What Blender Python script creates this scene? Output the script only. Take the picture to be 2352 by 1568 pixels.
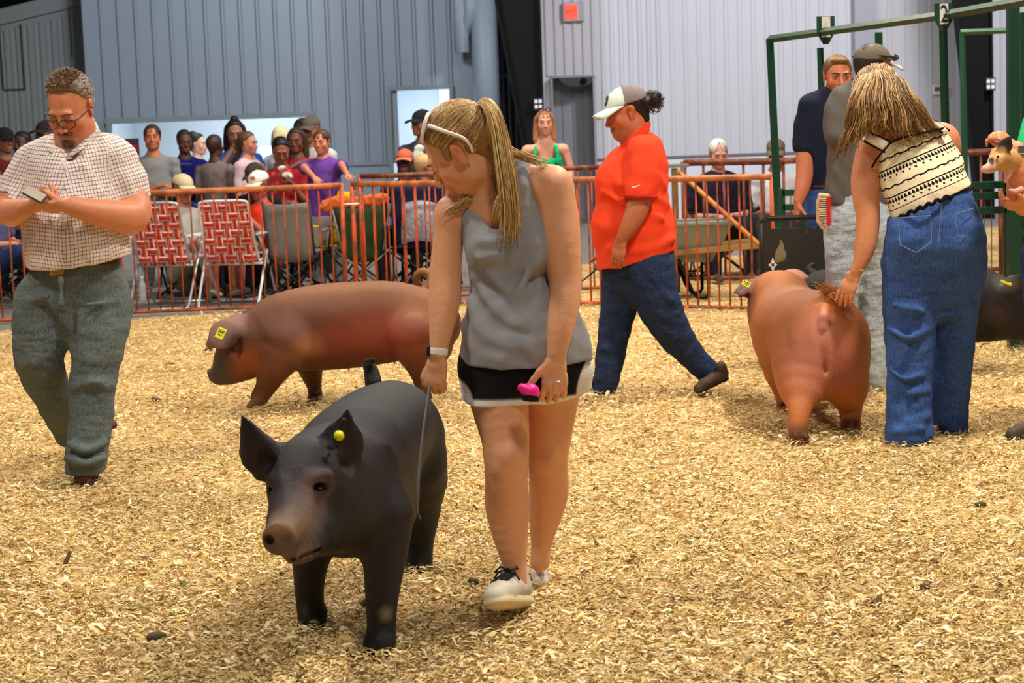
import bpy, bmesh, math, random
import numpy as np
from mathutils import Vector, Matrix
for _o in list(bpy.data.objects): bpy.data.objects.remove(_o)
SC = bpy.context.scene; COL = SC.collection
random.seed(4); RNG = np.random.default_rng(4)
# ---------------------------------------------------------------- camera
FPX, CAMZ = 4200.0, 1.45
PITCH = math.atan(499/FPX); ROLL = math.radians(-2.0)
RM = (Matrix.Rotation(math.pi/2-PITCH, 3, 'X') @ Matrix.Rotation(ROLL, 3, 'Z'))
cd = bpy.data.cameras.new('camera'); cam = bpy.data.objects.new('camera', cd); COL.objects.link(cam)
cd.sensor_width = 36; cd.lens = FPX*36/2352; cd.clip_end = 200
cam.location = (0, 0, CAMZ); cam.rotation_euler = RM.to_euler(); SC.camera = cam
cd.dof.use_dof = True; cd.dof.focus_distance = 6.6; cd.dof.aperture_fstop = 7.0
SC.view_settings.view_transform = 'Standard'; SC.view_settings.look = 'None'
SC.view_settings.gamma = 1; SC.view_settings.use_curve_mapping = False
SC.view_settings.exposure = 0.0
# ---------------------------------------------------------------- world and lamps
W = bpy.data.worlds.new('world'); SC.world = W; W.use_nodes = True
W.node_tree.nodes['Background'].inputs[0].default_value = (.62, .72, .9, 1)
W.node_tree.nodes['Background'].inputs[1].default_value = .12
def lamp(x, y, z, power, col, size=.7, aim=None):
    l = bpy.data.lights.new('hall_lamp', 'AREA'); l.shape = 'DISK'; l.size = size; l.energy = power; l.color = col
    o = bpy.data.objects.new('hall_lamp', l); COL.objects.link(o); o.location = (x, y, z)
    if aim: o.rotation_euler = (Vector(aim)-Vector((x, y, z))).to_track_quat('-Z', 'Y').to_euler()
    return o
WARM = (1, .9, .76)
for x, y, p in ((2.9, 6.6, 430), (-3.4, 5.0, 230), (-3.6, 10.6, 300), (3.2, 11.6, 430), (1.2, 1.6, 150), (0, 15.5, 340)):
    lamp(x, y, 6.2, p, WARM)
lamp(5.5, 19, 6.4, 560, (.95, .93, 1.0), 1.2, (4, 26, 1.5))
lamp(-3.5, 20.5, 6.0, 420, (.82, .90, 1.0), 1.2, (-3.5, 27, 2.2))
lamp(-3.9, 29.0, 2.55, 130, (.93, .96, 1.0), 1.6)          # daylit room behind the hatch
lamp(-1.2, 29.0, 2.55, 90, (.93, .96, 1.0), 1.2)
# ---------------------------------------------------------------- pixel <-> world
RMn = np.array(RM); CAMP = np.array([0, 0, CAMZ]); FWD = RMn @ np.array([0, 0, -1.0])
def ray(px, py): return RMn @ np.array([(px-1176)/FPX, -(py-784)/FPX, -1.0])
def at(px, py, Y):
    r = ray(px, py); return CAMP + r*(Y/r[1])
def gp(px, py, z=0.0):
    r = ray(px, py); return CAMP + r*((z-CAMZ)/r[2])
def sc_at(Y): return FPX/(Y*FWD[1]+.12)
def lin(c):
    c = np.array(c, float)/255.0
    return np.where(c <= .04045, c/12.92, ((c+.055)/1.055)**2.4)
# ---------------------------------------------------------------- objects, names, labels
def tag(o, label=None, cat=None, group=None, kind=None):
    if label: o['label'] = label
    if cat: o['category'] = cat
    if group: o['group'] = group
    if kind: o['kind'] = kind
    return o
def thing(name, label, cat, loc=(0, 0, 0), group=None):
    o = bpy.data.objects.new(name, None); COL.objects.link(o); o.location = Vector([float(v) for v in loc]); o.empty_display_size = .1
    return tag(o, label, cat, group)
def mesh(name, V, Fc, m, parent=None, cols=None, uvs=None, smooth=True, label=None, kind=None, mats=None, midx=None):
    V = np.asarray(V, float).reshape(-1, 3)
    off = np.zeros(3)
    p = parent
    while p is not None:
        off = off + np.array(p.location); p = p.parent
    me = bpy.data.meshes.new(name)
    if isinstance(Fc, np.ndarray):
        n = len(Fc); w = Fc.shape[1]
        me.vertices.add(len(V)); me.vertices.foreach_set('co', (V-off).astype(np.float32).ravel())
        me.loops.add(n*w); me.loops.foreach_set('vertex_index', Fc.astype(np.int32).ravel())
        me.polygons.add(n); me.polygons.foreach_set('loop_start', np.arange(0, n*w, w, dtype=np.int32))
        me.update(calc_edges=True); me.validate()
    else:
        me.from_pydata([tuple(v) for v in (V-off)], [], [tuple(f) for f in Fc]); me.update()
    if smooth: me.polygons.foreach_set('use_smooth', [True]*len(me.polygons))
    if cols is not None:
        a = me.color_attributes.new('Col', 'FLOAT_COLOR', 'POINT')
        a.data.foreach_set('color', np.concatenate([cols, np.ones((len(cols), 1))], 1).astype(np.float32).ravel())
    if uvs is not None:
        a = me.attributes.new('cuv', 'FLOAT_VECTOR', 'POINT'); u = np.zeros((len(V), 3)); u[:, :uvs.shape[1]] = uvs
        a.data.foreach_set('vector', u.astype(np.float32).ravel())
    if mats:
        for q in mats: me.materials.append(q)
        if midx is not None: me.polygons.foreach_set('material_index', midx)
    elif m: me.materials.append(m)
    o = bpy.data.objects.new(name, me); COL.objects.link(o)
    if parent is not None: o.parent = parent
    if label: o['label'] = label
    if kind: o['kind'] = kind
    return o
# ---------------------------------------------------------------- materials
class E:
    """a node socket that can be used in sums"""
    def __init__(s, t, k): s.t, s.k = t, k
    def op(s, o, b=None, c=None):
        n = s.t.nodes.new('ShaderNodeMath'); n.operation = o
        s.t.links.new(s.k, n.inputs[0])
        for i, v in ((1, b), (2, c)):
            if v is None: continue
            if isinstance(v, E): s.t.links.new(v.k, n.inputs[i])
            else: n.inputs[i].default_value = v
        return E(s.t, n.outputs[0])
    def __add__(s, b): return s.op('ADD', b)
    def __sub__(s, b): return s.op('SUBTRACT', b)
    def __mul__(s, b): return s.op('MULTIPLY', b)
    def __truediv__(s, b): return s.op('DIVIDE', b)
    def lt(s, b): return s.op('LESS_THAN', b)
    def gt(s, b): return s.op('GREATER_THAN', b)
    def mod(s, b): return s.op('FLOORED_MODULO', b)
    def abs(s): return s.op('ABSOLUTE')
    def mn(s, b): return s.op('MINIMUM', b)
    def mx(s, b): return s.op('MAXIMUM', b)
    def sin(s): return s.op('SINE')
class MT:
    def __init__(s, name, rough=.6, metal=0, spec=.4, sss=0, coat=0):
        s.m = bpy.data.materials.new(name); s.m.use_nodes = True; s.t = s.m.node_tree
        s.b = s.t.nodes['Principled BSDF']; i = s.b.inputs
        i['Roughness'].default_value = rough; i['Metallic'].default_value = metal; i['Specular IOR Level'].default_value = spec
        if sss:
            i['Subsurface Weight'].default_value = sss; i['Subsurface Radius'].default_value = (.02, .008, .004); i['Subsurface Scale'].default_value = .6
        if coat: i['Coat Weight'].default_value = coat
        s._c = s.t.nodes.new('ShaderNodeTexCoord')
    def obj(s, sx=1, sy=1, sz=1, rot=(0, 0, 0)):
        n = s.t.nodes.new('ShaderNodeMapping'); n.inputs['Scale'].default_value = (sx, sy, sz); n.inputs['Rotation'].default_value = rot
        s.t.links.new(s._c.outputs['Object'], n.inputs[0]); return n.outputs[0]
    def xyz(s, sock=None):
        n = s.t.nodes.new('ShaderNodeSeparateXYZ'); s.t.links.new(sock or s._c.outputs['Object'], n.inputs[0])
        return [E(s.t, q) for q in n.outputs]
    def attr(s, a):
        n = s.t.nodes.new('ShaderNodeAttribute'); n.attribute_name = a; return n
    def noise(s, scale, det=3, vec=None, rough=.6):
        n = s.t.nodes.new('ShaderNodeTexNoise'); n.inputs['Scale'].default_value = scale; n.inputs['Detail'].default_value = det; n.inputs['Roughness'].default_value = rough
        s.t.links.new(vec or s._c.outputs['Object'], n.inputs['Vector']); return E(s.t, n.outputs[0])
    def ramp(s, fac, stops):
        n = s.t.nodes.new('ShaderNodeValToRGB'); s.t.links.new(fac.k, n.inputs[0]); e = n.color_ramp.elements
        while len(e) < len(stops): e.new(.5)
        for q, (p, c) in zip(e, stops): q.position = p; q.color = (*lin(c), 1)
        return n.outputs[0]
    def mix(s, fac, a, b, mode='MIX'):
        n = s.t.nodes.new('ShaderNodeMix'); n.data_type = 'RGBA'; n.blend_type = mode
        if isinstance(fac, E): s.t.links.new(fac.k, n.inputs[0])
        else: n.inputs[0].default_value = fac
        for i, v in ((6, a), (7, b)):
            if isinstance(v, (tuple, list)): n.inputs[i].default_value = (*lin(v), 1)
            else: s.t.links.new(v, n.inputs[i])
        return n.outputs[2]
    def col(s, v):
        if isinstance(v, (tuple, list)): s.b.inputs['Base Color'].default_value = (*lin(v), 1)
        else: s.t.links.new(v, s.b.inputs['Base Color'])
        return s
    def vary(s, base, amt, scale, det=4, vec=None):
        """base colour times 1 +- amt"""
        f = s.noise(scale, det, vec); g = (f-.5)*(2.6*amt)+1.0
        n = s.t.nodes.new('ShaderNodeVectorMath'); n.operation = 'SCALE'
        if isinstance(base, (tuple, list)): n.inputs[0].default_value = tuple(lin(base))
        else: s.t.links.new(base, n.inputs[0])
        s.t.links.new(g.k, n.inputs['Scale']); return n.outputs[0]
    def bump(s, h, dist, strength=1):
        n = s.t.nodes.new('ShaderNodeBump'); n.inputs['Distance'].default_value = dist; n.inputs['Strength'].default_value = strength
        s.t.links.new(h.k, n.inputs['Height']); s.t.links.new(n.outputs[0], s.b.inputs['Normal']); return s
_mc = {}
def simple(name, col, rough=.6, metal=0, amt=.08, scale=8, bump=0, bscale=30, **kw):
    key = (name, tuple(col), rough, metal, amt, scale, bump, bscale, tuple(sorted(kw.items())))
    if key in _mc: return _mc[key]
    M = MT(name, rough, metal, **kw); M.col(M.vary(col, amt, scale))
    if bump: M.bump(M.noise(bscale, 3), bump)
    _mc[key] = M.m; return M.m
def cloth(name, col, amt=.07, fold=.02, rough=.9, weave=0):
    key = ('cloth', name, tuple(col), amt, fold)
    if key in _mc: return _mc[key]
    M = MT(name, rough, spec=.15)
    M.col(M.vary(col, amt, 22, 4))
    a = M.noise(7, 2, M.obj(1, 1, .55)); b = M.noise(260, 1)
    M.bump(a+b*.03, fold); _mc[key] = M.m; return M.m
def denim(name, base, worn, fold=.03):
    M = MT(name, .9, spec=.15)
    n1 = M.noise(4, 3); n2 = M.noise(160, 2, M.obj(1, 1, .35)); n3 = M.noise(14, 4, M.obj(.6, .6, 1.6))
    c = M.ramp(n1*.55+n3*.45, [(.3, base), (.72, worn)])
    M.col(M.mix((n2-.5)*1.2+.25, c, tuple(min(255, int(v*1.28)+8) for v in worn)))
    M.bump(M.noise(6, 2, M.obj(1, 1, 1.7))+n3*.35+n2*.03, fold); return M.m
def skinmat(name='skin'):
    if name in _mc: return _mc[name]
    M = MT(name, .48, spec=.35, sss=.12)
    M.col(M.vary(M.attr('Col').outputs['Color'], .07, 30, 3)); M.bump(M.noise(55, 3), .0015); _mc[name] = M.m; return M.m
def attrmat(name, rough=.7, amt=.1, scale=40, bump=.002, bscale=120, **kw):
    if name in _mc: return _mc[name]
    M = MT(name, rough, **kw); M.col(M.vary(M.attr('Col').outputs['Color'], amt, scale, 3)); M.bump(M.noise(bscale, 2), bump); _mc[name] = M.m; return M.m
# ---------------------------------------------------------------- signed distance volumes
def v3(a): return np.asarray(a, float)
def unit(a):
    a = v3(a); return a/np.linalg.norm(a)
class Vol:
    def __init__(s, k=.02): s.ops = []; s.k = k; s.paints = []; s.mods = []
    def _add(s, fn, lo, hi, k, col, mode):
        s.ops.append((mode, fn, v3(lo), v3(hi), s.k if k is None else k, None if col is None else lin(col)))
    def cone(s, a, b, ra, rb, k=None, flat=None, col=None, mode='add'):
        a, b = v3(a), v3(b); ab = b-a; L = float(ab@ab)+1e-12
        fd = None
        if flat is not None: fd, q = unit(flat[0]), 1/flat[1]-1
        def fn(X, Y, Z):
            X, Y, Z = X-a[0], Y-a[1], Z-a[2]; A = ab
            if fd is not None:
                m = (X*fd[0]+Y*fd[1]+Z*fd[2])*q; X, Y, Z = X+m*fd[0], Y+m*fd[1], Z+m*fd[2]
                A = ab+fd*(ab@fd)*q
            LL = float(A@A)+1e-12
            t = np.clip((X*A[0]+Y*A[1]+Z*A[2])/LL, 0, 1)
            return np.sqrt((X-t*A[0])**2+(Y-t*A[1])**2+(Z-t*A[2])**2)-(ra+t*(rb-ra))
        r = max(ra, rb)*(max(1, flat[1]) if flat is not None else 1)
        s._add(fn, np.minimum(a, b)-r, np.maximum(a, b)+r, k, col, mode); return s
    def chain(s, P, r, k=None, flat=None, col=None, mode='add'):
        """one smooth limb through many points: radii run on without bulging at the joints"""
        sub = Vol(0); [sub.cone(P[i], P[i+1], r[i], r[i+1], 0, flat) for i in range(len(P)-1)]
        segs = [(o[1], o[2], o[3]) for o in sub.ops]
        def fn(X, Y, Z):
            d = None
            for f, _, _ in segs: e = f(X, Y, Z); d = e if d is None else np.minimum(d, e)
            return d
        fn.segs = segs
        s._add(fn, np.min([q[1] for q in segs], 0), np.max([q[2] for q in segs], 0), k, col, mode); return s
    def ell(s, c, r, R=None, k=None, col=None, mode='add'):
        c, r = v3(c), v3(r); R = np.eye(3) if R is None else np.asarray(R, float)
        def fn(X, Y, Z):
            X, Y, Z = X-c[0], Y-c[1], Z-c[2]
            u = (X*R[0, 0]+Y*R[1, 0]+Z*R[2, 0])/r[0]; v = (X*R[0, 1]+Y*R[1, 1]+Z*R[2, 1])/r[1]; w = (X*R[0, 2]+Y*R[1, 2]+Z*R[2, 2])/r[2]
            k0 = np.sqrt(u*u+v*v+w*w)+1e-9; k1 = np.sqrt((u/r[0])**2+(v/r[1])**2+(w/r[2])**2)+1e-9
            return k0*(k0-1)/k1
        e = np.sqrt(((R*r[None, :])**2).sum(1))
        s._add(fn, c-e, c+e, k, col, mode); return s
    def box(s, c, r, R=None, k=None, rnd=.003, col=None, mode='add'):
        c, r = v3(c), v3(r)-rnd; R = np.eye(3) if R is None else np.asarray(R, float)
        def fn(X, Y, Z):
            X, Y, Z = X-c[0], Y-c[1], Z-c[2]
            q = [np.abs(X*R[0, i]+Y*R[1, i]+Z*R[2, i])-r[i] for i in range(3)]
            return np.sqrt(sum(np.maximum(v, 0)**2 for v in q))+np.minimum(np.maximum(np.maximum(q[0], q[1]), q[2]), 0)-rnd
        e = (np.abs(R)*(r+rnd)[None, :]).sum(1)
        s._add(fn, c-e, c+e, k, col, mode); return s
    def cut(s, p, n, k=.004, lo=None, hi=None):
        """remove what lies on the side n points to (optionally only inside a box)"""
        p, n = v3(p), unit(n)
        s.ops.append(('cut', lambda X, Y, Z: (X-p[0])*n[0]+(Y-p[1])*n[1]+(Z-p[2])*n[2], None if lo is None else v3(lo), None if hi is None else v3(hi), k, None)); return s
    def last_paint(s, col, soft=.004):
        """turn the last added shape into paint only"""
        o = s.ops.pop(); s.paints.append((o[1], lin(col), soft)); return s
    def paint(s, fn, col, soft=.004): s.paints.append((fn, lin(col), soft)); return s
    def bounds(s):
        lo = np.min([o[2] for o in s.ops if o[0] == 'add'], 0); hi = np.max([o[3] for o in s.ops if o[0] == 'add'], 0); return lo-.02, hi+.02
    def field(s, lo, hi, h):
        n = np.maximum(np.ceil((hi-lo)/h).astype(int)+1, 4)
        ax = [lo[i]+h*np.arange(n[i]) for i in range(3)]
        F = np.full(n, .25, np.float32)
        for mode, fn, l, u, k, c in s.ops:
            mg = max(k, 3*h)+h
            if l is None: i0 = [0, 0, 0]; i1 = list(n)
            else:
                i0 = np.maximum(np.floor((l-mg-lo)/h).astype(int), 0); i1 = np.minimum(np.ceil((u+mg-lo)/h).astype(int)+1, n)
                if mode == 'cut':
                    i0 = np.maximum(np.round((l-lo)/h).astype(int), 0); i1 = np.minimum(np.round((u-lo)/h).astype(int), n)
            if np.any(np.asarray(i1) <= np.asarray(i0)): continue
            sl = tuple(slice(a, b) for a, b in zip(i0, i1))
            X, Y, Z = ax[0][sl[0]][:, None, None].astype(np.float32), ax[1][sl[1]][None, :, None].astype(np.float32), ax[2][sl[2]][None, None, :].astype(np.float32)
            f = F[sl]
            if hasattr(fn, 'segs'):
                d = np.full(f.shape, .25, np.float32); a0 = np.array([a.start for a in sl])
                for g, sl_, su in fn.segs:
                    j0 = np.maximum(np.floor((sl_-mg-lo)/h).astype(int)-a0, 0); j1 = np.minimum(np.ceil((su+mg-lo)/h).astype(int)+1-a0, f.shape)
                    if np.any(j1 <= j0): continue
                    q = tuple(slice(a, b) for a, b in zip(j0, j1)); d[q] = np.minimum(d[q], g(X[q[0]], Y[:, q[1]], Z[:, :, q[2]]))
            else: d = fn(X, Y, Z).astype(np.float32)
            if d.shape != f.shape: d = np.broadcast_to(d, f.shape)
            if mode == 'add':
                hh = np.maximum(k-np.abs(f-d), 0)/max(k, 1e-6); F[sl] = np.minimum(f, d)-hh*hh*k*.25
            else:
                if mode == 'sub': d = -d
                hh = np.maximum(k-np.abs(f-d), 0)/max(k, 1e-6); F[sl] = np.maximum(f, d)+hh*hh*k*.25
        X, Y, Z = [a.astype(np.float32) for a in ax]
        for m in s.mods: F += m(X[:, None, None], Y[None, :, None], Z[None, None, :])
        return F
    def colours(s, P, base, sig=.006):
        X, Y, Z = P.T; ds, cs = [], []
        for mode, fn, l, u, k, c in s.ops:
            if mode == 'add':
                ds.append(fn(X, Y, Z)); cs.append(lin(base) if c is None else c)
        D = np.array(ds); C = np.array(cs); D -= D.min(0); Wt = np.exp(-D/sig); Wt /= Wt.sum(0)
        out = Wt.T @ C
        for fn, c, soft in s.paints:
            d = fn(X, Y, Z); t = np.clip(.5-d/(2*soft), 0, 1)[:, None]; out = out*(1-t)+c*t
        return out
    def build(s, name, m, parent, h, base=(200, 200, 200), detail=(), label=None, uvf=None, cols=True, sig=.006, kind=None):
        lo, hi = s.bounds(); Vs, Fs, off = [], [], 0
        boxes = [(lo, hi, h, False)]+[(v3(a), v3(b), hd, True) for a, b, hd in detail]
        for bi, (a, b, hh, det) in enumerate(boxes):
            F = s.field(a, b, hh)
            if not det: F[0], F[-1], F[:, 0], F[:, -1], F[:, :, 0], F[:, :, -1] = (.1,)*6
            v, f = nets(F, a, hh)
            if len(v) == 0: continue
            for a2, b2, h2, _ in boxes[max(bi+1, 1):]:
                mg = 1.2*max(hh, h2); ins = np.all((v > a2+mg) & (v < b2-mg), 1)
                f = f[~np.all(ins[f], 1)]
            Vs.append(v); Fs.append(f+off); off += len(v)
        v = np.concatenate(Vs); f = np.concatenate(Fs)
        used = np.zeros(len(v), bool); used[f.ravel()] = True; rm = np.cumsum(used)-1; v = v[used]; f = rm[f]
        return mesh(name, v, f, m, parent, cols=s.colours(v, base, sig) if cols else None, uvs=uvf(v) if uvf else None, label=label, kind=kind)
def nets(F, lo, h):
    I = F < 0; n = F.shape; S = np.zeros((n[0]-1, n[1]-1, n[2]-1), np.int8)
    cs = [(a, b, c) for a in (0, 1) for b in (0, 1) for c in (0, 1)]
    for a, b, c in cs: S += I[a:n[0]-1+a, b:n[1]-1+b, c:n[2]-1+c]
    act = np.argwhere((S > 0) & (S < 8))
    if len(act) == 0: return np.zeros((0, 3)), np.zeros((0, 4), int)
    val = {c: F[act[:, 0]+c[0], act[:, 1]+c[1], act[:, 2]+c[2]].astype(float) for c in cs}
    P = np.zeros((len(act), 3)); N = np.zeros(len(act))
    for i, p in enumerate(cs):
        for q in cs[i+1:]:
            if sum(abs(p[t]-q[t]) for t in range(3)) != 1: continue
            a, b = val[p], val[q]; m = (a < 0) != (b < 0); t = np.where(m, a/np.where(m, a-b, 1), 0)
            pt = np.array(p)[None]+t[:, None]*(np.array(q)-np.array(p))[None]
            P += pt*m[:, None]; N += m
    V = (act+P/N[:, None])*h+lo
    idx = -np.ones(S.shape, int); idx[act[:, 0], act[:, 1], act[:, 2]] = np.arange(len(act))
    out = []
    for ax in range(3):
        o = [i for i in range(3) if i != ax]
        A = [slice(None)]*3; B = [slice(None)]*3; A[ax] = slice(0, -1); B[ax] = slice(1, None)
        for t in o: A[t] = B[t] = slice(1, -1)
        a, b = I[tuple(A)], I[tuple(B)]; e = np.argwhere(a != b)
        if len(e) == 0: continue
        sgn = a[e[:, 0], e[:, 1], e[:, 2]]
        c = e.copy()
        for t in o: c[:, t] += 1
        q = []
        for d1, d2 in ((-1, -1), (0, -1), (0, 0), (-1, 0)):
            cc = c.copy(); cc[:, o[0]] += d1; cc[:, o[1]] += d2; q.append(idx[cc[:, 0], cc[:, 1], cc[:, 2]])
        q = np.array(q).T; fl = sgn if ax != 1 else ~sgn; q[~fl] = q[~fl][:, ::-1]; out.append(q)
    f = np.concatenate(out); return V, f[np.all(f >= 0, 1)]
def wrinkle(seed, amp, fr, zs=1.0):
    r = np.random.default_rng(abs(seed)); ph = r.uniform(0, 6.28, 6); fr1 = r.uniform(.7, 1.4, 6)*fr
    def fn(X, Y, Z):
        a = np.sin(fr1[0]*X+ph[0]+1.7*np.sin(fr1[1]*Z*zs+ph[1]+1.1*np.sin(fr1[2]*X)))
        b = np.sin(fr1[3]*Z*zs*1.6+ph[2]+1.5*np.sin(fr1[4]*X+ph[3])+.8*np.sin(fr1[5]*Y+ph[4]))
        return (amp*(a*b)).astype(np.float32)
    return fn
# ---------------------------------------------------------------- simple solids collected into one mesh
class MB:
    def __init__(s): s.v = []; s.f = []; s.c = []; s.cc = None
    def _p(s, vs, fs):
        o = len(s.v); s.v += [tuple(float(t) for t in v) for v in vs]; s.f += [tuple(i+o for i in f) for f in fs]
        s.c += [s.cc if s.cc is not None else (.5, .5, .5)]*len(vs); return s
    def box(s, c, d, R=None, ch=0):
        c = v3(c); d = v3(d)/2; R = np.eye(3) if R is None else np.asarray(R, float)
        if not ch:
            P = [(x, y, z) for x in (-1, 1) for y in (-1, 1) for z in (-1, 1)]
            return s._p([c+R@(np.array(p)*d) for p in P], [(0, 1, 3, 2), (4, 6, 7, 5), (0, 4, 5, 1), (2, 3, 7, 6), (0, 2, 6, 4), (1, 5, 7, 3)])
        bm = bmesh.new(); bmesh.ops.create_cube(bm, size=2)
        for v in bm.verts: v.co = Vector([v.co[i]*d[i] for i in range(3)])
        bmesh.ops.bevel(bm, geom=bm.edges[:], offset=ch, segments=2, affect='EDGES', profile=.6)
        bm.verts.index_update()
        s._p([c+R@np.array(v.co) for v in bm.verts], [[v.index for v in f.verts] for f in bm.faces]); bm.free(); return s
    def tube(s, pts, r, n=8, flat=None, closed=False):
        P = np.array([v3(p) for p in pts]); m = len(P); rr = np.broadcast_to(np.asarray(r, float), (m,)) if np.ndim(r) <= 1 else r
        if closed: T = np.roll(P, -1, 0)-np.roll(P, 1, 0)
        else: T = np.gradient(P, axis=0)
        T /= np.linalg.norm(T, axis=1)[:, None]+1e-12
        u = np.cross(T[0], (0, 0, 1.0)); u = np.cross(T[0], (1.0, 0, 0)) if np.linalg.norm(u) < 1e-3 else u; u = unit(u); vs = []
        for i in range(m):
            u = unit(u-T[i]*(u@T[i])); w = np.cross(T[i], u)
            for j in range(n):
                a = 2*math.pi*j/n; vs.append(P[i]+rr[i]*(math.cos(a)*u*(flat or 1)+math.sin(a)*w))
        fs = [(i*n+j, i*n+(j+1) % n, (i+1)*n+(j+1) % n, (i+1)*n+j) for i in range(m-1) for j in range(n)]
        if closed: fs += [((m-1)*n+j, (m-1)*n+(j+1) % n, (j+1) % n, j) for j in range(n)]
        else: fs += [tuple(range(n))[::-1], tuple((m-1)*n+j for j in range(n))]
        return s._p(vs, fs)
    def lathe(s, o, axis, prof, n=20, sx=1):
        """prof: list of (distance along axis, radius)"""
        axis = unit(axis); u = np.cross(axis, (0, 1.0, .1)); u = unit(u); w = np.cross(axis, u); vs = []
        for t, r in prof:
            for j in range(n):
                a = 2*math.pi*j/n; vs.append(v3(o)+axis*t+r*(math.cos(a)*u*sx+math.sin(a)*w))
        fs = [(i*n+j, i*n+(j+1) % n, (i+1)*n+(j+1) % n, (i+1)*n+j) for i in range(len(prof)-1) for j in range(n)]
        fs += [tuple(range(n))[::-1], tuple((len(prof)-1)*n+j for j in range(n))]
        return s._p(vs, fs)
    def sheet(s, G, th, N=None):
        """grid of points -> thin solid sheet"""
        G = np.asarray(G, float); a, b = G.shape[:2]
        du = np.gradient(G, axis=0); dv = np.gradient(G, axis=1); nn = np.cross(du, dv); nn /= np.linalg.norm(nn, axis=2)[..., None]+1e-12
        T, B = G+nn*th/2, G-nn*th/2; vs = list(T.reshape(-1, 3))+list(B.reshape(-1, 3)); o = a*b; fs = []
        for i in range(a-1):
            for j in range(b-1):
                q = (i*b+j, (i+1)*b+j, (i+1)*b+j+1, i*b+j+1); fs.append(q); fs.append(tuple(o+t for t in q[::-1]))
        rim = [i*b for i in range(a)]+[(a-1)*b+j for j in range(1, b)]+[i*b+b-1 for i in range(a-2, -1, -1)]+[j for j in range(b-2, 0, -1)]
        for i, q in enumerate(rim):
            r = rim[(i+1) % len(rim)]; fs.append((r, q, o+q, o+r))
        return s._p(vs, fs)
    def prism(s, pts, off):
        """polygon (3-d points) pushed along off"""
        n = len(pts); P = [v3(p) for p in pts]; vs = P+[p+v3(off) for p in P]
        return s._p(vs, [tuple(range(n)), tuple(range(2*n-1, n-1, -1))]+[(i, i+n, (i+1) % n+n, (i+1) % n) for i in range(n)])
    def ball(s, c, r, n=10, m=7, R=None):
        r = np.broadcast_to(np.asarray(r, float), (3,)); R = np.eye(3) if R is None else np.asarray(R)
        vs = [v3(c)+R@(r*np.array([math.sin(math.pi*i/m)*math.cos(2*math.pi*j/n), math.sin(math.pi*i/m)*math.sin(2*math.pi*j/n), math.cos(math.pi*i/m)])) for i in range(1, m) for j in range(n)]
        vs += [v3(c)+R@(r*np.array([0, 0, 1])), v3(c)-R@(r*np.array([0, 0, 1]))]
        t, b = len(vs)-2, len(vs)-1
        fs = [(i*n+j, (i+1)*n+j, (i+1)*n+(j+1) % n, i*n+(j+1) % n) for i in range(m-2) for j in range(n)]
        fs += [(t, j, (j+1) % n) for j in range(n)]+[(b, (m-2)*n+(j+1) % n, (m-2)*n+j) for j in range(n)]
        return s._p(vs, fs)
    def build(s, name, m, parent=None, smooth=False, label=None, kind=None, cols=False):
        o = mesh(name, s.v, s.f, m, parent, smooth=smooth, label=label, kind=kind, cols=np.array(s.c) if cols else None)
        bm = bmesh.new(); bm.from_mesh(o.data); bmesh.ops.recalc_face_normals(bm, faces=bm.faces[:]); bm.to_mesh(o.data); bm.free(); return o
def frame(fw, up):
    """columns: right, forward, up"""
    fw = unit(fw); r = unit(np.cross(fw, up)); return np.array([r, fw, np.cross(r, fw)]).T
def catmull(P, n):
    P = [v3(p) for p in P]; P = [2*P[0]-P[1]]+P+[2*P[-1]-P[-2]]; out = []; m = len(P)-3
    for u in np.linspace(0, m-1e-6, n):
        i = int(u); t = u-i; a, b, c, d = P[i:i+4]; out.append(.5*((2*b)+(-a+c)*t+(2*a-5*b+4*c-d)*t*t+(-a+3*b-3*c+d)*t**3))
    return np.array(out)
class Fig:
    """turns measured picture positions at a chosen distance into metres"""
    def __init__(s, Y): s.Y = Y
    def p(s, px, py, dy=0): return at(px, py, s.Y+dy)
    def r(s, rp, dy=0): return rp/sc_at(s.Y+dy)
    def ch(s, V, spec, k=None, flat=None, col=None, mode='add'):
        q = [[float(t) for t in w.split(',')] for w in spec.split()]
        if len(q) == 1: q = q*2
        A = np.array([[*s.p(*a[:3]), s.r(a[3], a[2])] for a in q])
        if len(A) > 2: A = catmull(A, (len(A)-1)*3+1)
        return V.chain(A[:, :3], np.maximum(A[:, 3], .0015), k, flat, col, mode)
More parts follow.
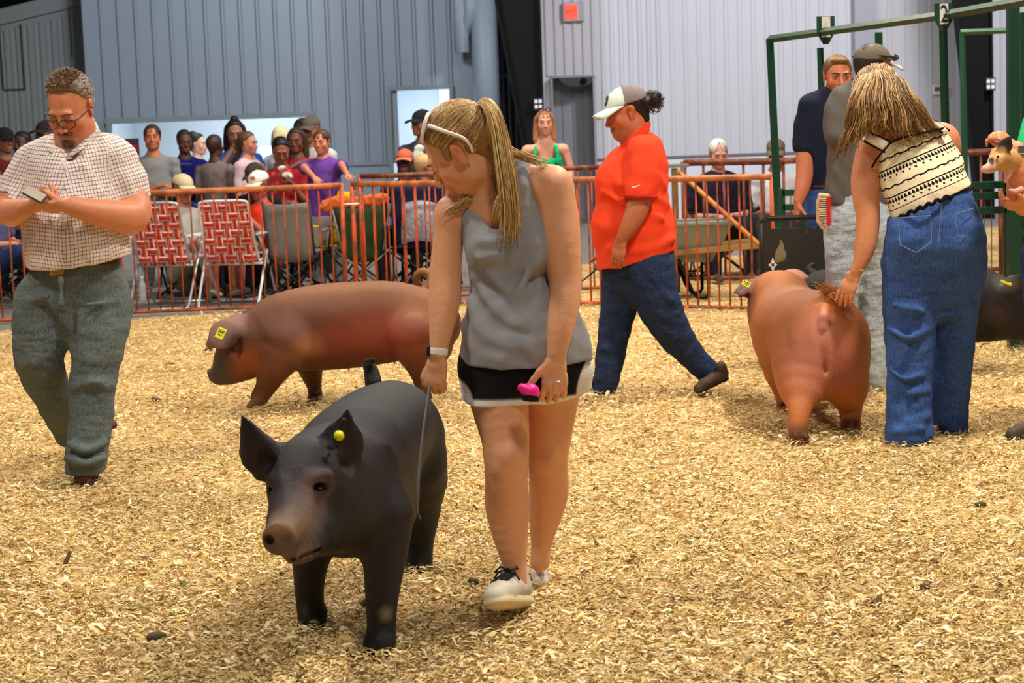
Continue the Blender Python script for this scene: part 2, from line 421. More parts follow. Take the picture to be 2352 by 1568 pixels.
# ================================================================ SETTING
def wx(px, Y): return at(px, 300, Y)[0]
def wz(px, py, Y): return at(px, py, Y)[2]
M_conc = simple('concrete', (128, 122, 112), .85, amt=.16, scale=1.5, bump=.004, bscale=9)
def bed_material():
    M = MT('wood_shavings', .9, spec=.15)
    mp = M.obj(1, 1, 1)
    v = M.t.nodes.new('ShaderNodeTexVoronoi'); v.inputs['Scale'].default_value = 58; v.inputs['Randomness'].default_value = 1
    w = M.t.nodes.new('ShaderNodeVectorMath'); w.operation = 'ADD'
    nz = M.t.nodes.new('ShaderNodeTexNoise'); nz.inputs['Scale'].default_value = 26
    sc = M.t.nodes.new('ShaderNodeVectorMath'); sc.operation = 'SCALE'; sc.inputs['Scale'].default_value = .05
    M.t.links.new(nz.outputs['Color'], sc.inputs[0]); M.t.links.new(M._c.outputs['Object'], nz.inputs['Vector'])
    M.t.links.new(M.obj(1, .75, 1), w.inputs[0]); M.t.links.new(sc.outputs[0], w.inputs[1]); M.t.links.new(w.outputs[0], v.inputs['Vector'])
    sep = M.t.nodes.new('ShaderNodeSeparateColor'); M.t.links.new(v.outputs['Color'], sep.inputs[0])
    c = M.ramp(E(M.t, sep.outputs[0]), [(0, (120, 88, 50)), (.1, (176, 136, 80)), (.45, (214, 176, 110)), (.8, (232, 202, 142)), (1, (244, 224, 178))])
    big = M.ramp(M.noise(1.3, 4), [(.3, (205, 190, 170)), (.55, (255, 255, 255)), (.8, (225, 212, 190))])
    M.col(M.mix(1.0, c, big, 'MULTIPLY')); M.bump(E(M.t, v.outputs['Distance'])*.5+M.noise(30, 5)*1.2, .02, .9); return M.m
M_bed = bed_material()
fl = MB(); fl.box((0, 22, -.03), (40, 44, .06)); tag(fl.build('floor', M_conc), kind='structure')
# ring bed: deep shavings with a gently rolling top, ends at the fence
def fence_y(x):
    xs = [-8, -6.0, -4.2, -2.7, -1.33, -.2, 1.7, 3.0, 4.2, 9]; ys = [13.1, 13.1, 13.5, 14.4, 14.9, 14.6, 14.2, 14.0, 22, 22]
    return np.interp(x, xs, ys)
gx = np.linspace(-8, 9, 171); gt = np.linspace(0, 1, 160)
X = np.repeat(gx[:, None], 160, 1); Yb = 1.0+gt[None, :]*(fence_y(gx)[:, None]+.25-1.0); Z = .012+.008*np.sin(X*3.1+1.3*np.sin(Yb*2.3))*np.sin(Yb*2.7+X)
Z[:, -1] = -.02
Vb = np.stack([X, Yb, Z], 2).reshape(-1, 3); ii, jj = np.meshgrid(np.arange(170), np.arange(159), indexing='ij'); q = ii*160+jj
tag(mesh('wood_shavings', Vb, np.stack([q, q+160, q+161, q+1], 2).reshape(-1, 4), M_bed), 'golden wood shavings bedding spread over the show ring floor', 'bedding', kind='stuff')
# second ring beyond the right-hand fence
Vb2 = [(.2, 14.4, .008), (9, 14.4, .008), (9, 20.5, .008), (4.5, 19.6, .008), (.6, 18.6, .008)]
tag(mesh('wood_shavings', Vb2, [(0, 1, 2, 3, 4)], M_bed), 'paler strip of shavings beyond the fence behind the wheelbarrow', 'bedding', kind='stuff')
# loose chips and curls lying on the bed
def chips(n, y0, y1, seed, size):
    r = np.random.default_rng(seed)
    y = y0*(y1/y0)**r.uniform(0, 1, n); x = r.uniform(-.31, .31, n)*y*1.02
    keep = y < fence_y(x)+.1; x, y = x[keep], y[keep]; n = len(x)
    L = size*r.lognormal(0, .45, n); Wd = L*r.uniform(.12, .42, n); a = r.uniform(0, 6.283, n); a = np.where(r.uniform(size=n) < .5, r.normal(0, .5, n), a)
    tilt = r.normal(0, .30, n); roll = r.normal(0, .35, n); zc = .022+r.uniform(0, .016, n)+.2*L*np.abs(np.sin(tilt))
    d = np.stack([np.cos(a)*np.cos(tilt), np.sin(a)*np.cos(tilt), np.sin(tilt)], 1)
    s = np.stack([-np.sin(a), np.cos(a), np.zeros(n)], 1); up = np.cross(d, s); s = s*np.cos(roll)[:, None]+up*np.sin(roll)[:, None]; up = np.cross(d, s)
    c = np.stack([x, y, zc], 1); cur = (r.uniform(-.15, .3, n)*L)[:, None]
    P = []
    for u, k in ((-.5, 0), (0, 1), (.5, 0)):
        for w in (-.5, .5): P.append(c+d*(L*u)[:, None]+s*(Wd*w*(1.0 if k else .75))[:, None]+up*cur*k)
    V = np.stack(P, 1).reshape(-1, 3); b = np.arange(n)[:, None]*6
    F = np.concatenate([b+np.array([[0, 1, 3, 2]]), b+np.array([[2, 3, 5, 4]])])
    pal = lin([(236, 214, 156), (248, 234, 192), (220, 192, 126), (204, 174, 108), (182, 150, 90), (148, 114, 68), (108, 84, 54), (120, 118, 66), (240, 214, 180)])
    pr = np.array([.25, .17, .2, .14, .1, .06, .035, .02, .06]); ci = r.choice(9, n, p=pr/pr.sum()); C = pal[ci]*r.uniform(.85, 1.1, n)[:, None]
    return V, F, np.repeat(C, 6, 0)
M_chip = attrmat('chip', .85, .06, 60, .001, 200, spec=.12)
V1, F1, C1 = chips(300000, 4.0, 14.9, 7, .0135)
tag(mesh('shavings_chip', V1, F1, M_chip, cols=C1), 'loose curled wood chips lying all over the show ring', 'wood chips', kind='stuff')
r_ = np.random.default_rng(5)
# clods of droppings / dark bits
for i, (px, py, s_) in enumerate(((363, 1492, .028), (2120, 1372, .018), (842, 1415, .03), (1090, 1360, .02), (360, 932, .02), (480, 815, .025), (2250, 1180, .022))):
    g = gp(px, py); V = Vol(.01)
    for j in range(4): V.ell(g+np.array([r_.uniform(-.6, .6)*s_, r_.uniform(-.5, .5)*s_, .028+.3*s_]), s_*np.array([r_.uniform(.5, .8), r_.uniform(.4, .6), .4]))
    tag(V.build('clod', simple('clod_dirt', (82, 74, 56), .95, amt=.3, scale=60), None, .006, cols=False),
        'dark clod on the shavings '+['near the lower left corner', 'at the right, the smallest dark clump', 'between the front hooves of the black pig', 'just left of the pale sneakers', 'left of the red pig under its snout level', 'by the snout of the walking red pig', 'in the open shavings at the far right'][i], 'clod')

# ---- walls of ribbed sheet metal ---------------------------------------------
def siding_mat(name, col, dirt=.06):
    M = MT(name, .42, spec=.45); M.col(M.vary(M.vary(col, dirt, .7, 4), .03, 9, 3, M.obj(1, 1, .1))); M.bump(M.noise(3, 2), .01, .3); return M.m
M_wl = siding_mat('grey_blue_siding', (132, 142, 152)); M_wr = siding_mat('white_siding', (196, 197, 203)); M_wf = siding_mat('grey_siding', (140, 144, 142))
M_trim = simple('trim_metal', (120, 128, 134), .5); M_white = simple('white_panel', (214, 218, 224), .5, amt=.03)
M_black = simple('black_steel', (6, 6, 7), .7, amt=.1, spec=.2); M_dark = simple('dark_void', (22, 24, 28), .8)
def panel(x0, x1, z0, z1, Y, parent, m, rib=.035, name='siding_panel', minor=1):
    """one sheet: flat pan, raised rib at the left edge, small ribs between"""
    w = x1-x0; pr = [(0, 0), (.02, -rib), (.05, -rib), (.07, 0)]
    for i in range(minor):
        c = .07+(w-.07)*(i+1)/(minor+1); pr += [(c-.03, 0), (c-.015, -.008), (c+.015, -.008), (c+.03, 0)]
    pr += [(w-.003, 0), (w-.003, .01)]
    vs = []; fs = []
    for x, y in pr: vs += [(x0+x, Y+y, z0), (x0+x, Y+y, z1)]
    for i in range(len(pr)-1): fs.append((2*i, 2*i+2, 2*i+3, 2*i+1))
    return mesh(name, vs, fs, m, parent, smooth=False)
def struct(name, mb, m): return tag(mb.build(name, m), kind='structure')
YL = 28.0
xa, xb = wx(203, YL), wx(1068, YL)
ztop = 4.2; zhatch = wz(500, 276, YL); zdoor = wz(970, 206, YL)
hx0, hx1 = wx(252, YL), wx(716, YL); dx0, dx1 = wx(900, YL), wx(1037, YL); zsill = .95
b = MB()
for X0, X1, Z0, Z1 in ((xa, hx0, 0, ztop), (hx0, hx1, zhatch, ztop), (hx0, hx1, 0, zsill), (hx1, dx0, 0, ztop), (dx0, dx1, zdoor, ztop), (dx1, xb, 0, ztop)):
    b.box(((X0+X1)/2, YL+.06, (Z0+Z1)/2), (X1-X0, .1, Z1-Z0))
wback = struct('wall_back', b, M_trim)
xs = np.arange(xa, xb-.05, .262)
zb = wz(850, 377, YL)
for i, x in enumerate(xs):
    x1 = min(x+.262, xb); mid = (x+x1)/2
    lo = zb
    if hx0 < mid < hx1: lo = zhatch+.08
    if dx0 < mid < dx1: lo = zdoor+.03
    panel(x, x1, lo, ztop, YL, wback, M_wl, .03 if i % 1 == 0 else .02, minor=0)
b = MB()
b.box(((hx0+hx1)/2, YL-.03, zhatch+.04), (hx1-hx0+.1, .1, .08)); b.box((hx0, YL-.03, (zhatch+zsill)/2), (.07, .1, zhatch-zsill)); b.box((hx1, YL-.03, (zhatch+zsill)/2), (.05, .1, zhatch-zsill))
b.box(((hx0+hx1)/2, YL-.06, zsill), (hx1-hx0+.1, .3, .05)); struct('window_1', b, M_trim)
b = MB()
for x in (dx0-.02, dx1+.02): b.box((x, YL-.03, zdoor/2), (.06, .12, zdoor))
b.box(((dx0+dx1)/2, YL-.03, zdoor+.03), (dx1-dx0+.1, .12, .06)); struct('door_1', b, M_trim)
b = MB(); b.box(((xa+hx0)/2, YL-.01, zb/2), (hx0-xa, .06, zb)); b.box(((hx1+dx0)/2, YL-.01, zb/2), (dx0-hx1-.08, .06, zb)); b.box(((dx1+xb)/2+.04, YL-.01, zb/2), (xb-dx1-.08, .06, zb))
struct('baseboard_back', b, simple('lower_wall', (124, 142, 150), .6))
b = MB(); b.box(((hx1+dx0)/2, YL-.05, zb), (dx0-hx1-.05, .05, .03)); struct('trim_1', b, M_trim)
# the daylit room behind the hatch and door
b = MB()
M_room = simple('room_paint', (196, 210, 220), .8, amt=.02)
b.box((-3.2, 31.0, 1.6), (6.2, .1, 2.4)); b.box((-6.28, 29.6, 1.6), (.06, 2.8, 2.4)); b.box((-.15, 29.6, 1.6), (.06, 2.8, 2.4)); b.box((-3.2, 29.6, 2.75), (6.2, 2.8, .08)); b.box((-1.95, 29.6, 1.5), (.08, 2.8, 2.5))
struct('wall_room', b, M_room)
b = MB(); b.box((wx(1024, 30.6), 30.9, zdoor-.3), (.2, .05, .9)); struct('window_2', b, simple('bright_blind', (235, 244, 250), .6))
b = MB(); b.box((wx(630, 29.9), 30.2, wz(630, 388, 30.1)), (.55, .5, .75), ch=.02); o = b.build('chest_freezer', simple('white_enamel', (230, 236, 242), .35)); tag(o, 'white appliance standing in the bright room behind the opening', 'appliance')
# left gable wall, finer siding, and the dark roof over it
YG = 29.5; b = MB(); xg0, xg1 = wx(-60, YG), wx(215, YG)
bw_ = MB(); bw_.box((xg0-5, YG+.07, 1.6), (10, .1, 3.2)); wl2 = struct('wall_gable', bw_, M_wf)
for i in range(40): panel(xg0-.25*(i+1), xg0-.25*i, 0, 3.2, YG, wl2, M_wf, .015, minor=1)
zt0, zt1 = wz(0, 38, YG), wz(203, -20, YG)
b.prism([(xg0, YG+.02, 0), (xg1, YG+.02, 0), (xg1, YG+.02, zt1), (xg0, YG+.02, zt0-.06)], (0, .1, 0)); wleft = struct('wall_left', b, M_wf)
for i, x in enumerate(np.arange(xg0, xg1, .19)):
    t = (x-xg0)/(xg1-xg0); panel(x, x+.19, 0, zt0-.2+t*(zt1-zt0)-.12, YG, wleft, M_wf, .015, minor=1)
b = MB(); d = v3((xg1, YG-.03, zt1+.02))-v3((xg0, YG-.03, zt0-.16)); b.prism([(xg0, YG-.04, zt0-.24), (xg1, YG-.04, zt1-.2), (xg1, YG-.04, zt1+.05), (xg0, YG-.04, zt0)], (0, .05, 0)); struct('trim_2', b, M_wf)
b = MB()
for px in (15, 64):
    b.box((wx(px, YG), YG-.03, (wz(px, 55, YG)+wz(px, 205, YG))/2), (.02, .03, wz(px, 55, YG)-wz(px, 205, YG)))
b.box((wx(40, YG), YG-.03, wz(42, 205, YG)), (wx(64, YG)-wx(15, YG), .03, .02)); b.box((wx(177, YG), YG-.03, (wz(175, 10, YG)+wz(180, 130, YG))/2), (.012, .03, wz(175, 10, YG)-wz(180, 130, YG)))
struct('window_3', b, simple('seam_dark', (52, 54, 58), .6))
b = MB(); b.prism([(xg0-10, 21, zt0+.0), (xg0-3, 21, zt0+.1), (xg1+.2, 21, 4.6), (xg1+.2, 21, 5.2), (xg0-10, 21, 5.2)], (0, 10.2, 0)); struct('ceiling', b, M_black)
b = MB(); b.box(((xg0-10+xg1)/2, 31.3, 3.4), (xg1-xg0+12, .1, 6.8)); struct('wall_dark_backing', b, M_black)  # black backing added so the gap above the left wall stays dark
# grey duct column and pipe right of the back wall
b = MB(); x0, x1 = wx(1066, 27.6), wx(1112, 27.6); b.box(((x0+x1)/2, 28.2, 2.1), (x1-x0, 1, 4.2)); x2 = wx(1150, 27.6); b.box(((x1+x2)/2, 28.4, 2.1), (x2-x1, .9, 4.2)); struct('wall_pier', b, siding_mat('pier_paint', (124, 134, 142)))
b = MB(); xq = wx(1092, 27.3)
b.tube([(wx(1070, 27.3), 27.42, 4.1), (wx(1068, 27.3), 27.42, wz(1068, 120, 27.3)), (wx(1075, 27.3), 27.45, wz(1072, 70, 27.3)), (xq, 27.35, wz(1090, 30, 27.3)), (xq, 27.35, wz(1090, -30, 27.3))], .11, 14)
b.tube([(wx(1120, 27.2), 27.42, 4.1), (wx(1122, 27.2), 27.42, 0)], .2, 16); o = b.build('duct_pipe', simple('duct_grey', (128, 140, 148), .5, amt=.05), smooth=True); tag(o, 'grey curved duct pipe beside the dark steel column', 'pipe')
# dark bay with window strips between the pier and column
b = MB(); x0, x1 = wx(1146, 27.9), wx(1262, 27.9); b.box(((x0+x1)/2, 28.6, 2.2), (x1-x0, .1, 4.4)); wb = struct('wall_bay', b, simple('bay_dark', (52, 58, 70), .6))
b = MB()
for px in (1158, 1172, 1186, 1199): b.box((wx(px, 28.4), 28.45, 2.1), (.035, .12, 4.2))
for py in (68, 173): b.box((wx(1175, 28.4), 28.42, wz(1175, py, 28.4)), (.42, .1, .05))
struct('trim_3', b, simple('bay_rib', (96, 104, 116), .5))
# tapered black steel column
YC = 25.5
def wedge(pts, Y, th, name, m):
    b = MB(); b.prism([at(px, py, Y) for px, py in pts], (0, th, 0)); return struct(name, b, m)
def ibeam(name, tl, tr, bl, br, Y):
    """tapered I column: web and two flanges; corners in picture positions"""
    A, B_, C_, D_ = at(*tl, Y), at(*tr, Y), at(*br, Y), at(*bl, Y)
    def ext(p, q, z):
        t = (z-p[2])/(q[2]-p[2]); r = p+(q-p)*t; return r
    L0, L1, R0, R1 = ext(A, D_, 5.0), ext(A, D_, 0), ext(B_, C_, 5.0), ext(B_, C_, 0)
    if L1[0] > R1[0]-.14: L1[0] = R1[0]-.14
    b = MB(); b.prism([L0, R0, R1, L1], (0, .03, 0))
    o = tag(MB().prism([L0, R0, R1, L1], (0, .03, 0)).build(name, M_black), kind='structure')
    for P, Q in ((L0, L1), (R0, R1)):
        f = MB(); w = .03 if P is R0 else -.03
        f.prism([P+np.array([0, -.1, 0]), P+np.array([-w, -.1, 0]), Q+np.array([-w, -.1, 0]), Q+np.array([0, -.1, 0])], (0, .22, 0)); f.build('flange', M_black, o)
    return o
c1 = ibeam('wall_column', (1148, 0), (1241, 0), (1224, 330), (1252, 330), YC)
c2 = ibeam('wall_column', (2190, 0), (2275, 0), (2230, 360), (2279, 360), 24.0)
M_box = simple('grey_box', (170, 174, 180), .5); M_blackp = simple('black_plastic', (20, 20, 22), .5)
for (px, py, Y, lb) in ((1236, 239, 25.38, 'four-socket outlet box on the left black column'), (2274, 193, 23.88, 'four-socket outlet box on the right black column')):
    c = at(px, py, Y); t = thing('outlet_box', lb, 'outlet', c); MB().box(c, (.13, .05, .17), ch=.008).build('box', M_blackp, t)
    for i in (-1, 1):
        for j in (-1, 1): MB().box(c+np.array([i*.029, -.03, j*.037]), (.042, .02, .05), ch=.005).build('socket', simple('socket_white', (225, 225, 228), .4), t)
# right wall
YR = 26.5; xr0, xr1 = wx(1236, YR), wx(2420, YR); zr = wz(1600, 357, YR)
ddx0, ddx1 = wx(1270, YR), wx(1366, YR); zdd = wz(1320, 176, YR)
b = MB(); b.box(((ddx1+xr1)/2, YR+.06, 2.3), (xr1-ddx1, .1, 4.6)); b.box(((xr0+ddx1)/2, YR+.06, (zdd+4.6)/2), (ddx1-xr0, .1, 4.6-zdd)); b.box(((xr0+ddx0)/2, YR+.06, zdd/2), (ddx0-xr0, .1, zdd))
wr = struct('wall_right', b, M_wr)
xl = [xr0]
while xl[-1] < xr1: xl.append(xl[-1]+(.133 if len(xl) < 14 else .195))
for i, x in enumerate(xl[:-1]):
    x1 = xl[i+1]; lo = zr
    if ddx0-.1 < x < ddx1-.02: lo = zdd+.02
    panel(x, x1, lo, 4.6, YR, wr, M_wr, .016 if i < 14 else .008, minor=0)
b = MB(); b.box(((ddx1+xr1)/2, YR+.0, zr-.01), (xr1-ddx1, .05, .03)); struct('trim_4', b, simple('trim_dark', (104, 106, 112), .5))
b = MB(); b.box(((ddx1+xr1)/2, YR+.0, zr/2-.02), (xr1-ddx1, .04, zr-.05)); struct('baseboard_right', b, M_white)
# recessed door with an arched louvre above it
b = MB(); b.box(((ddx0+ddx1)/2, YR+.35, zdd/2), (ddx1-ddx0, .06, zdd)); d2 = struct('door_2', b, simple('door_grey', (138, 142, 152), .5))
for j in range(4): MB().box((ddx0+(j+.5)*(ddx1-ddx0)/4, YR+.31, zdd/2), ((ddx1-ddx0)/4-.02, .02, zdd-.06)).build('door_panel', simple('door_grey', (138, 142, 152), .5), d2)
b = MB()
for x in (ddx0, ddx1): b.box((x, YR+.1, zdd/2), (.03, .5, zdd))
b.box(((ddx0+ddx1)/2, YR+.1, zdd), (ddx1-ddx0, .5, .03)); struct('trim_5', b, simple('jamb_grey', (150, 152, 158), .5))
c = at(1325, 178, YR-.02)
pts = [c+np.array([.26*math.cos(a), 0, .13*math.sin(a)]) for a in np.linspace(math.pi, 2*math.pi, 14)]
t = thing('wall_fan', 'dark half-round hood with a fan over the recessed grey door', 'fan', c)
MB().prism(pts, (0, -.12, 0)).build('hood', simple('hood_grey', (60, 62, 62), .6), t); MB().lathe(c+np.array([.09, -.13, -.055]), (0, -1, 0), [(0, .05), (.03, .045), (.04, .02)], 12).build('motor', M_black, t)
# exit sign
M_exit = MT('exit_red', .5); M_exit.col((220, 30, 24)); M_exit.b.inputs['Emission Color'].default_value = (1, .08, .04, 1); M_exit.b.inputs['Emission Strength'].default_value = 1.6
c = at(1312, 27, YR-.085); t = thing('exit_sign', 'red glowing exit sign high on the pale wall', 'sign', c)
MB().box(c+np.array([.03, .03, 0]), (.3, .06, .27), ch=.01).build('housing', M_box, t)
MB().box(c+np.array([0, -.004, 0]), (.17, .03, .2)).build('sign_face', M_exit.m, t)
def text(name, s_, c, size, m, parent, R=None, ext=.002, sx=1):
    cu = bpy.data.curves.new(name, 'FONT'); cu.body = s_; cu.size = size; cu.extrude = ext; cu.align_x = 'CENTER'; cu.align_y = 'CENTER'
    o = bpy.data.objects.new('tmp', cu); COL.objects.link(o); dg = bpy.context.evaluated_depsgraph_get(); me = bpy.data.meshes.new_from_object(o.evaluated_get(dg))
    bpy.data.objects.remove(o); R = np.array([[1, 0, 0], [0, 0, -1], [0, 1, 0]], float) if R is None else R
    V = np.array([v.co for v in me.vertices]); V[:, 0] *= sx; V = V@R.T+v3(c); F_ = [tuple(p.vertices) for p in me.polygons]
    return mesh(name, V, F_, m, parent, smooth=False)
text('lettering', 'EXIT', c+np.array([0, -.024, 0]), .075, simple('exit_letters', (120, 8, 6), .5), t)
# grey pipe chase and thermostat
b = MB(); x0 = wx(1963, YR-.1); x1 = wx(2012, YR-.1); b.box(((x0+x1)/2, YR-.12, 2.3), (x1-x0, .2, 4.6)); struct('trim_6', b, siding_mat('chase', (160, 163, 172)))
c = at(2156, 206, YR-.05); t = thing('thermostat', 'small white thermostat box on the wall between the green posts', 'thermostat', c)
MB().box(c, (.17, .05, .14), ch=.01).build('case', simple('socket_white', (225, 225, 228), .4), t); MB().box(c+np.array([-.02, -.03, .01]), (.09, .01, .06)).build('display', simple('lcd', (96, 100, 96), .3), t)
# ================================================================ PIGS
A0 = Fig(0)                                   # picture x, picture y, distance
def pe(V, px, py, Y, rx, ry, rz, col, soft=.02, R=None):
    s = sc_at(Y); V.ell(at(px, py, Y), (rx/s, rz/s, ry/s), R).last_paint(col, soft)
def pig_mat(name, rough, sheen, bump=.0025):
    M = MT(name, rough, spec=sheen); n = M.noise(420, 2, M.obj(1, 1, .35)); big = M.noise(6, 4)
    M.col(M.vary(M.vary(M.attr('Col').outputs['Color'], .10, 7, 5), .16, 330, 2, M.obj(1, 1, .3)))
    M.bump(n+big*2.5, bump); return M.m
M_pigb = pig_mat('black_pig_hide', .55, .3); M_pigr = pig_mat('red_pig_hide', .55, .35)
M_eye = simple('wet_eye', (16, 12, 12), .08, spec=.7); M_tag = simple('yellow_tag', (226, 226, 20), .45, amt=.03); M_tagink = simple('tag_ink', (70, 74, 20), .6)
def oear(V, base, tip, r0, r1, nrm, th=.22, k=.02, col=None, mid=None):
    b, t = v3(base), v3(tip); m = b+(t-b)*.45 if mid is None else v3(mid)
    V.cone(b, m, r0*.8, r0, k, (nrm, th), col); V.cone(m, t, r0, r1, k*.4, (nrm, th), col)
def hoof(V, p, dirv, s=1.0, col=(30, 26, 26)):
    """cloven foot: two claws side by side plus two dew claws behind"""
    d = unit([dirv[0], dirv[1], 0]); l = np.array([-d[1], d[0], 0])
    for q in (-1, 1):
        V.cone(p+l*q*.018*s+np.array([0, 0, .02*s]), p+l*q*.021*s+d*.034*s+np.array([0, 0, -.008*s]), .021*s, .015*s, .006, col=col)
        V.cone(p+l*q*.02*s-d*.02*s+np.array([0, 0, .034*s]), p+l*q*.022*s-d*.034*s+np.array([0, 0, .02*s]), .009*s, .006*s, .005, col=col)
def ground(V): V.cut((0, 0, .012), (0, 0, -1), .004)

# ---- black pig in front -------------------------------------------------------
V = Vol(.075)
A0.ch(V, '900,985,5.78,112 860,1010,5.55,122 805,1062,5.3,132 775,1115,5.05,136 745,1120,4.95,112', k=.05)
A0.ch(V, '800,1165,5.1,112 855,1150,5.45,108', k=.08)
A0.ch(V, '955,1010,5.85,58 958,1090,5.82,62', k=.08)
A0.ch(V, '880,1190,5.02,72 882,1290,4.98,50 877,1370,4.95,39 876,1440,4.94,34 874,1480,4.92,37', k=.05)
A0.ch(V, '722,1215,5.2,62 712,1300,5.2,41 711,1370,5.22,33 718,1425,5.22,34', k=.05)
A0.ch(V, '950,1070,5.75,76 968,1170,5.86,45 963,1240,5.88,34 962,1300,5.86,32', k=.05)
A0.ch(V, '880,1090,5.6,70 878,1190,5.66,42 870,1260,5.66,31 868,1330,5.64,31', k=.05)
# head: skull, cheeks, dished muzzle, snout disc, chin
A0.ch(V, '748,1075,4.98,92 706,1088,4.84,86', k=.07)
A0.ch(V, '715,1150,4.82,86 700,1205,4.76,64', k=.07)
A0.ch(V, '770,1190,4.9,82 740,1215,4.82,60', k=.06)
A0.ch(V, '688,1135,4.76,66 664,1195,4.66,52 648,1232,4.56,41', k=.05)
A0.ch(V, '715,1225,4.72,55 690,1262,4.64,34 672,1277,4.58,17', k=.035)
fdir = unit(at(636, 1244, 4.48)-at(668, 1195, 4.68))
V.cone(at(645, 1234, 4.535), at(641, 1237, 4.515), .042, .044, .012, (fdir, .35), col=(112, 86, 82))
for a, b in (((618, 1240, 4.505), 1), ((656, 1236, 4.485), 1)):
    V.ell(at(*a), (.0125, .02, .0125), k=.008, mode='sub')
    V.ell(at(*a), (.0155, .03, .0155)).last_paint((22, 14, 14), .003)
A0.ch(V, '632,1276,4.53,3 665,1283,4.56,4 715,1268,4.63,4 755,1240,4.72,3', k=.012, mode='sub')
# brows and eyes sockets
A0.ch(V, '752,1092,4.72,15 716,1102,4.72,12', k=.03); A0.ch(V, '632,1105,4.75,14 652,1110,4.72,10', k=.03)
V.ell(at(734, 1118, 4.712), (.017, .02, .012), k=.012, mode='sub'); V.ell(at(629, 1128, 4.74), (.016, .02, .014), k=.012, mode='sub')
# wrinkles over the snout
for py, w in ((1200, 22), (1212, 26), (1185, 18)):
    V.cone(at(652-w*.6, py+4, 4.60), at(652+w, py-5, 4.60), .006, .006, .01)
# ears
D = (80, 62, 58)
oear(V, at(785, 1075, 4.88), at(799, 943, 4.86), .058, .006, (.25, -1, .1), .2, .03, mid=at(786, 1015, 4.86))
V.cone(at(762, 1050, 4.86), at(790, 965, 4.83), .02, .008, .02)
V.cone(at(800, 1065, 4.82), at(797, 985, 4.81), .028, .01, .012, mode='sub')
oear(V, at(628, 1052, 4.86), at(556, 955, 4.80), .052, .006, (-.15, -1, .35), .2, .03, mid=at(593, 1040, 4.83))
V.cone(at(598, 1085, 4.83), at(594, 1060, 4.83), .022, .03, .02, ((-.15, -1, .35), .3))
V.cone(at(612, 1062, 4.80), at(580, 1010, 4.78), .026, .01, .012, mode='sub')
# tail
A0.ch(V, '858,880,5.98,20 852,850,6.0,17 843,834,5.98,11 856,828,5.94,8', k=.02)
for p, s_ in (((874, 1502, 4.93), 1.15), ((722, 1446, 5.215), 1.1), ((962, 1322, 5.86), 1.0), ((868, 1345, 5.63), 1.0)):
    q = at(*p); q[2] = max(q[2], .028); hoof(V, q, (-.3, -1, 0), s_)
ground(V)
# colours of the hide
pe(V, 688, 1165, 4.62, 60, 78, 120, (72, 60, 58), .05); pe(V, 705, 1180, 4.62, 26, 46, 90, (122, 100, 90), .03)
pe(V, 655, 1205, 4.54, 45, 26, 70, (128, 106, 84), .03); pe(V, 690, 1280, 4.55, 70, 24, 90, (112, 88, 74), .03)
pe(V, 736, 1110, 4.68, 34, 20, 50, (108, 82, 76), .03); pe(V, 845, 1110, 4.95, 95, 190, 120, (44, 38, 41), .1)
pe(V, 800, 1290, 5.0, 160, 130, 140, (44, 36, 38), .08); pe(V, 803, 1050, 4.82, 26, 62, 40, (46, 30, 28), .02); pe(V, 590, 1055, 4.78, 30, 60, 50, (54, 38, 36), .03)
pe(V, 887, 1413, 4.89, 12, 16, 30, (140, 128, 98), .012); pe(V, 698, 1402, 5.17, 9, 14, 30, (76, 68, 60), .012)
pe(V, 695, 1448, 5.15, 60, 12, 80, (56, 50, 46), .02); pe(V, 874, 1508, 4.87, 50, 16, 60, (64, 58, 48), .02)
pe(V, 641, 1215, 4.5, 36, 9, 40, (150, 104, 74), .01)
t = thing('pig', 'large black pig walking towards the camera beside the girl in the grey tank top', 'pig', (at(830, 1400, 5.4)[0], 5.4, 0))
V.build('body', M_pigb, t, .009, (26, 25, 29), detail=[(at(560, 1330, 4.44)-np.array([.02, 0, 0]), at(850, 925, 5.02)+np.array([.02, 0, .02]), .0042)], sig=.012)
for q in ((734, 1119, 4.722), (629, 1129, 4.752)): MB().ball(at(*q), .0098, 12, 8).build('eye', M_eye, t, smooth=True)
q = at(780, 999, 4.80); b = MB(); b.lathe(q, (0, -1, .1), [(-.01, .003), (.012, .003), (.012, .0135), (.016, .014), (.019, .008), (.023, .007), (.024, .001)], 20); b.build('ear_tag', M_tag, t, smooth=True)

# ---- red pig walking behind ---------------------------------------------------
V = Vol(.07); K = ((0, 1, 0), .78)
A0.ch(V, '975,738,9.62,72 905,738,9.6,92 820,745,9.6,99 735,752,9.55,99 660,762,9.5,92 612,778,9.48,80', k=.05, flat=K)
A0.ch(V, '985,745,9.55,74 968,790,9.5,60', k=.06, flat=K)
A0.ch(V, '950,770,9.45,58 962,830,9.46,34 968,872,9.5,20 976,912,9.5,17', k=.05)         # far hind
A0.ch(V, '992,770,9.8,60 992,826,9.85,30 990,852,9.88,18 1006,876,9.9,15 1014,893,9.9,13', k=.04)
A0.ch(V, '655,790,9.38,62 630,842,9.36,40 612,885,9.36,25 596,912,9.37,21', k=.05)        # near fore
A0.ch(V, '700,800,9.7,42 714,852,9.74,27 722,888,9.75,17 724,908,9.75,17', k=.04)
A0.ch(V, '600,785,9.45,74 560,800,9.42,58 538,822,9.42,46 512,850,9.42,26 496,862,9.42,18', k=.04, flat=((0, 1, 0), .85))
A0.ch(V, '560,845,9.42,30 530,862,9.42,20 508,872,9.42,10', k=.04)
A0.ch(V, '489,858,9.42,13 484,862,9.42,16', k=.01, flat=(unit(at(480, 864, 9.42)-at(510, 850, 9.42)), .35), col=(112, 90, 88))
V.ell(at(481, 862, 9.39), (.012, .012, .008), k=.004, mode='sub')
V.cone(at(492, 876, 9.36), at(535, 868, 9.35), .005, .005, .012, mode='sub')
